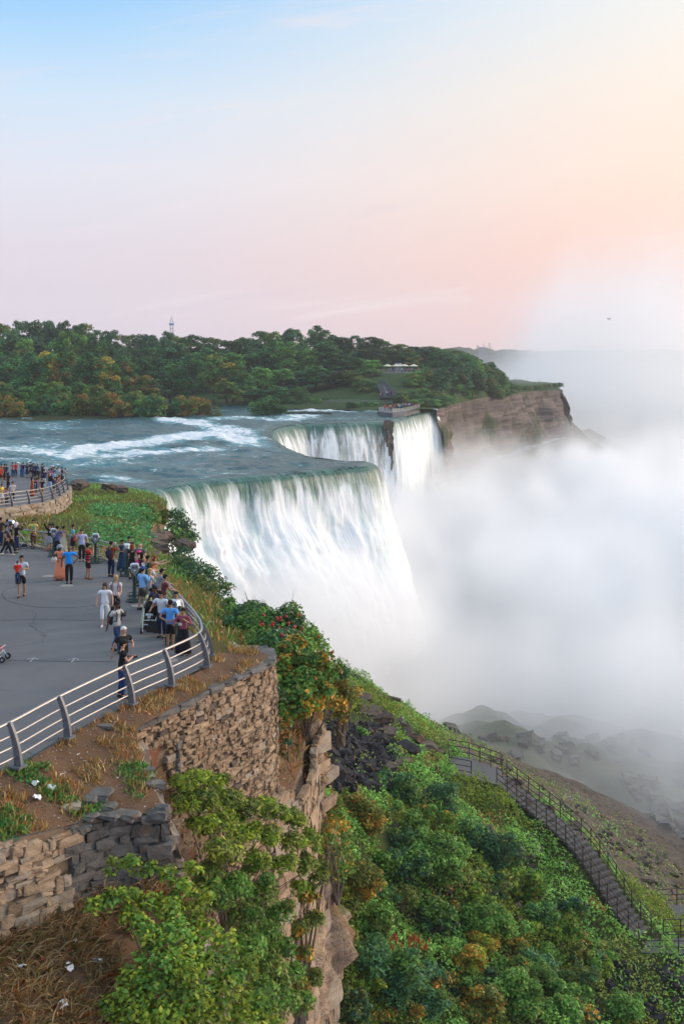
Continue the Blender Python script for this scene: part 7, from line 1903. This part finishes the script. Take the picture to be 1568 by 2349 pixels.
def d_near(b, pos):
    s = b.n('ShaderNodeSeparateXYZ'); b.put(s.inputs[0], pos); x, y, z = s.outputs
    n1 = b.noise(b.vm('MULTIPLY', pos, (1, 1, .8)).outputs[0], .030, 5, .58, .4)
    n2 = b.noise(b.vm('ADD', pos, (31, 7, 3)).outputs[0], .011, 3, .5)
    top = b.m('ADD', b.m('ADD', -21.0, b.m('MULTIPLY', b.m('SUBTRACT', n1, .5), 34.0)), b.m('ADD', b.m('MULTIPLY', b.m('SUBTRACT', n2, .5), 26.0), b.m('MULTIPLY', b.m('MAXIMUM', b.m('SUBTRACT', x, 10.0), 0.0), .085)))
    hgt = b.ss(b.m('SUBTRACT', z, top), 9.0, -12.0)
    near = b.ss(b.m('ADD', y, b.m('MULTIPLY', b.m('SUBTRACT', n1, .5), 60.0)), 98.0, 152.0)
    thinlow = b.m('MULTIPLY', b.ss(y, 94.0, 130.0), .70)
    n4 = b.noise(b.vm('ADD', pos, (5, 50, 9)).outputs[0], .055, 5, .62, .8)
    lump = b.m('MULTIPLY', b.ss(n1, .40, .63, .06, 1.7), b.ss(n4, .40, .62, .15, 1.6))
    side = b.ss(x, -34.0, -2.0)
    d = b.m('MULTIPLY', b.m('MULTIPLY', hgt, b.m('ADD', near, thinlow)), b.m('MULTIPLY', lump, side))
    # spray bursting from the rocks under the left half of the near curtain
    ax, ay = b.m('SUBTRACT', x, -8.0), b.m('SUBTRACT', y, 146.0)
    al = b.m('ADD', b.m('MULTIPLY', ax, .65), b.m('MULTIPLY', ay, .76)); ac = b.m('SUBTRACT', b.m('MULTIPLY', ax, .76), b.m('MULTIPLY', ay, .65))
    rr = b.m('ADD', b.m('POWER', b.m('DIVIDE', al, 24.0), 2.0), b.m('ADD', b.m('POWER', b.m('DIVIDE', b.m('SUBTRACT', ac, 6.0), 8.0), 2.0), b.m('POWER', b.m('DIVIDE', b.m('ADD', z, 18.0), 11.5), 2.0)))
    n3 = b.noise(pos, .11, 5, .62, .5)
    burst = b.m('MULTIPLY', b.ss(b.m('ADD', rr, b.m('MULTIPLY', b.m('SUBTRACT', n3, .5), 2.4)), 1.1, .3), 2.6)
    r2_ = b.vm('LENGTH', b.vm('MULTIPLY', b.vm('SUBTRACT', pos, (10, 154, -32)).outputs[0], (1/19, 1/34, 1/14)).outputs[0]).outputs['Value']
    burst = b.m('ADD', burst, b.m('MULTIPLY', b.ss(b.m('ADD', r2_, b.m('MULTIPLY', b.m('SUBTRACT', n3, .5), 1.4)), 1.05, .35), 2.6))
    d = b.m('ADD', d, burst)
    fade = b.m('MULTIPLY', b.m('MULTIPLY', b.ss(x, 170, 80), b.ss(y, 470, 350)), b.ss(z, -56, -50))
    return b.m('MULTIPLY', b.m('MULTIPLY', d, fade), .050)
mist_volume((-36, 84, -57), (192, 565, 22), (112, 230, 50), d_near, 'white spray rising from the foot of the falls and filling the gorge')
def d_far(b, pos):
    s = b.n('ShaderNodeSeparateXYZ'); b.put(s.inputs[0], pos); x, y, z = s.outputs
    n1 = b.noise(b.vm('MULTIPLY', pos, (1, 1, .6)).outputs[0], .0085, 5, .6, .5)
    # a plume that leans a little to the right, low cloud round its foot
    cx = b.m('ADD', 212.0, b.m('MULTIPLY', z, .10))
    r = b.m('POWER', b.m('ADD', b.m('POWER', b.m('DIVIDE', b.m('SUBTRACT', x, cx), b.m('ADD', 112.0, b.m('MULTIPLY', z, -.42))), 2.0), b.m('POWER', b.m('DIVIDE', b.m('SUBTRACT', y, 880.0), 190.0), 2.0)), .5)
    body = b.ss(b.m('ADD', r, b.m('MULTIPLY', b.m('SUBTRACT', n1, .5), 2.2)), 1.05, .3)
    top = b.ss(b.m('ADD', z, b.m('MULTIPLY', b.m('SUBTRACT', n1, .5), -150.0)), 135.0, 25.0)
    low = b.m('MULTIPLY', b.ss(b.m('ADD', z, b.m('MULTIPLY', b.m('SUBTRACT', n1, .5), -60.0)), 22.0, -40.0), .9)
    d = b.m('ADD', b.m('MULTIPLY', body, top), b.m('MULTIPLY', low, b.ss(n1, .25, .6)))
    fade = b.m('MULTIPLY', b.m('MULTIPLY', b.ss(x, 60, 140), b.ss(x, 620, 480)), b.m('MULTIPLY', b.m('MULTIPLY', b.ss(y, 560, 700), b.ss(y, 1180, 1050)), b.m('MULTIPLY', b.ss(z, 178, 130), b.ss(z, -56, -48))))
    return b.m('MULTIPLY', b.m('MULTIPLY', d, fade), .0105)
mist_volume((60, 560, -57), (620, 1180, 180), (80, 80, 48), d_far, 'tall plume of spray drifting above the far side of the gorge')
def f_haze(b, o):
    p = b.n('ShaderNodeVolumePrincipled'); p.inputs['Color'].default_value = (.93, .93, .97, 1); p.inputs['Density'].default_value = .00014; p.inputs['Anisotropy'].default_value = .2
    b.t.links.new(p.outputs[0], o.inputs['Volume'])
M_HAZE = mat('haze', f_haze)
def haze_box():
    m = MB(); m.box((400, 1700, 62), (5600, 3800, 240)); o = m.build('haze', M_HAZE); return tag(o, 'thin evening haze over the river and gorge', kind='stuff')
HAZE = haze_box()
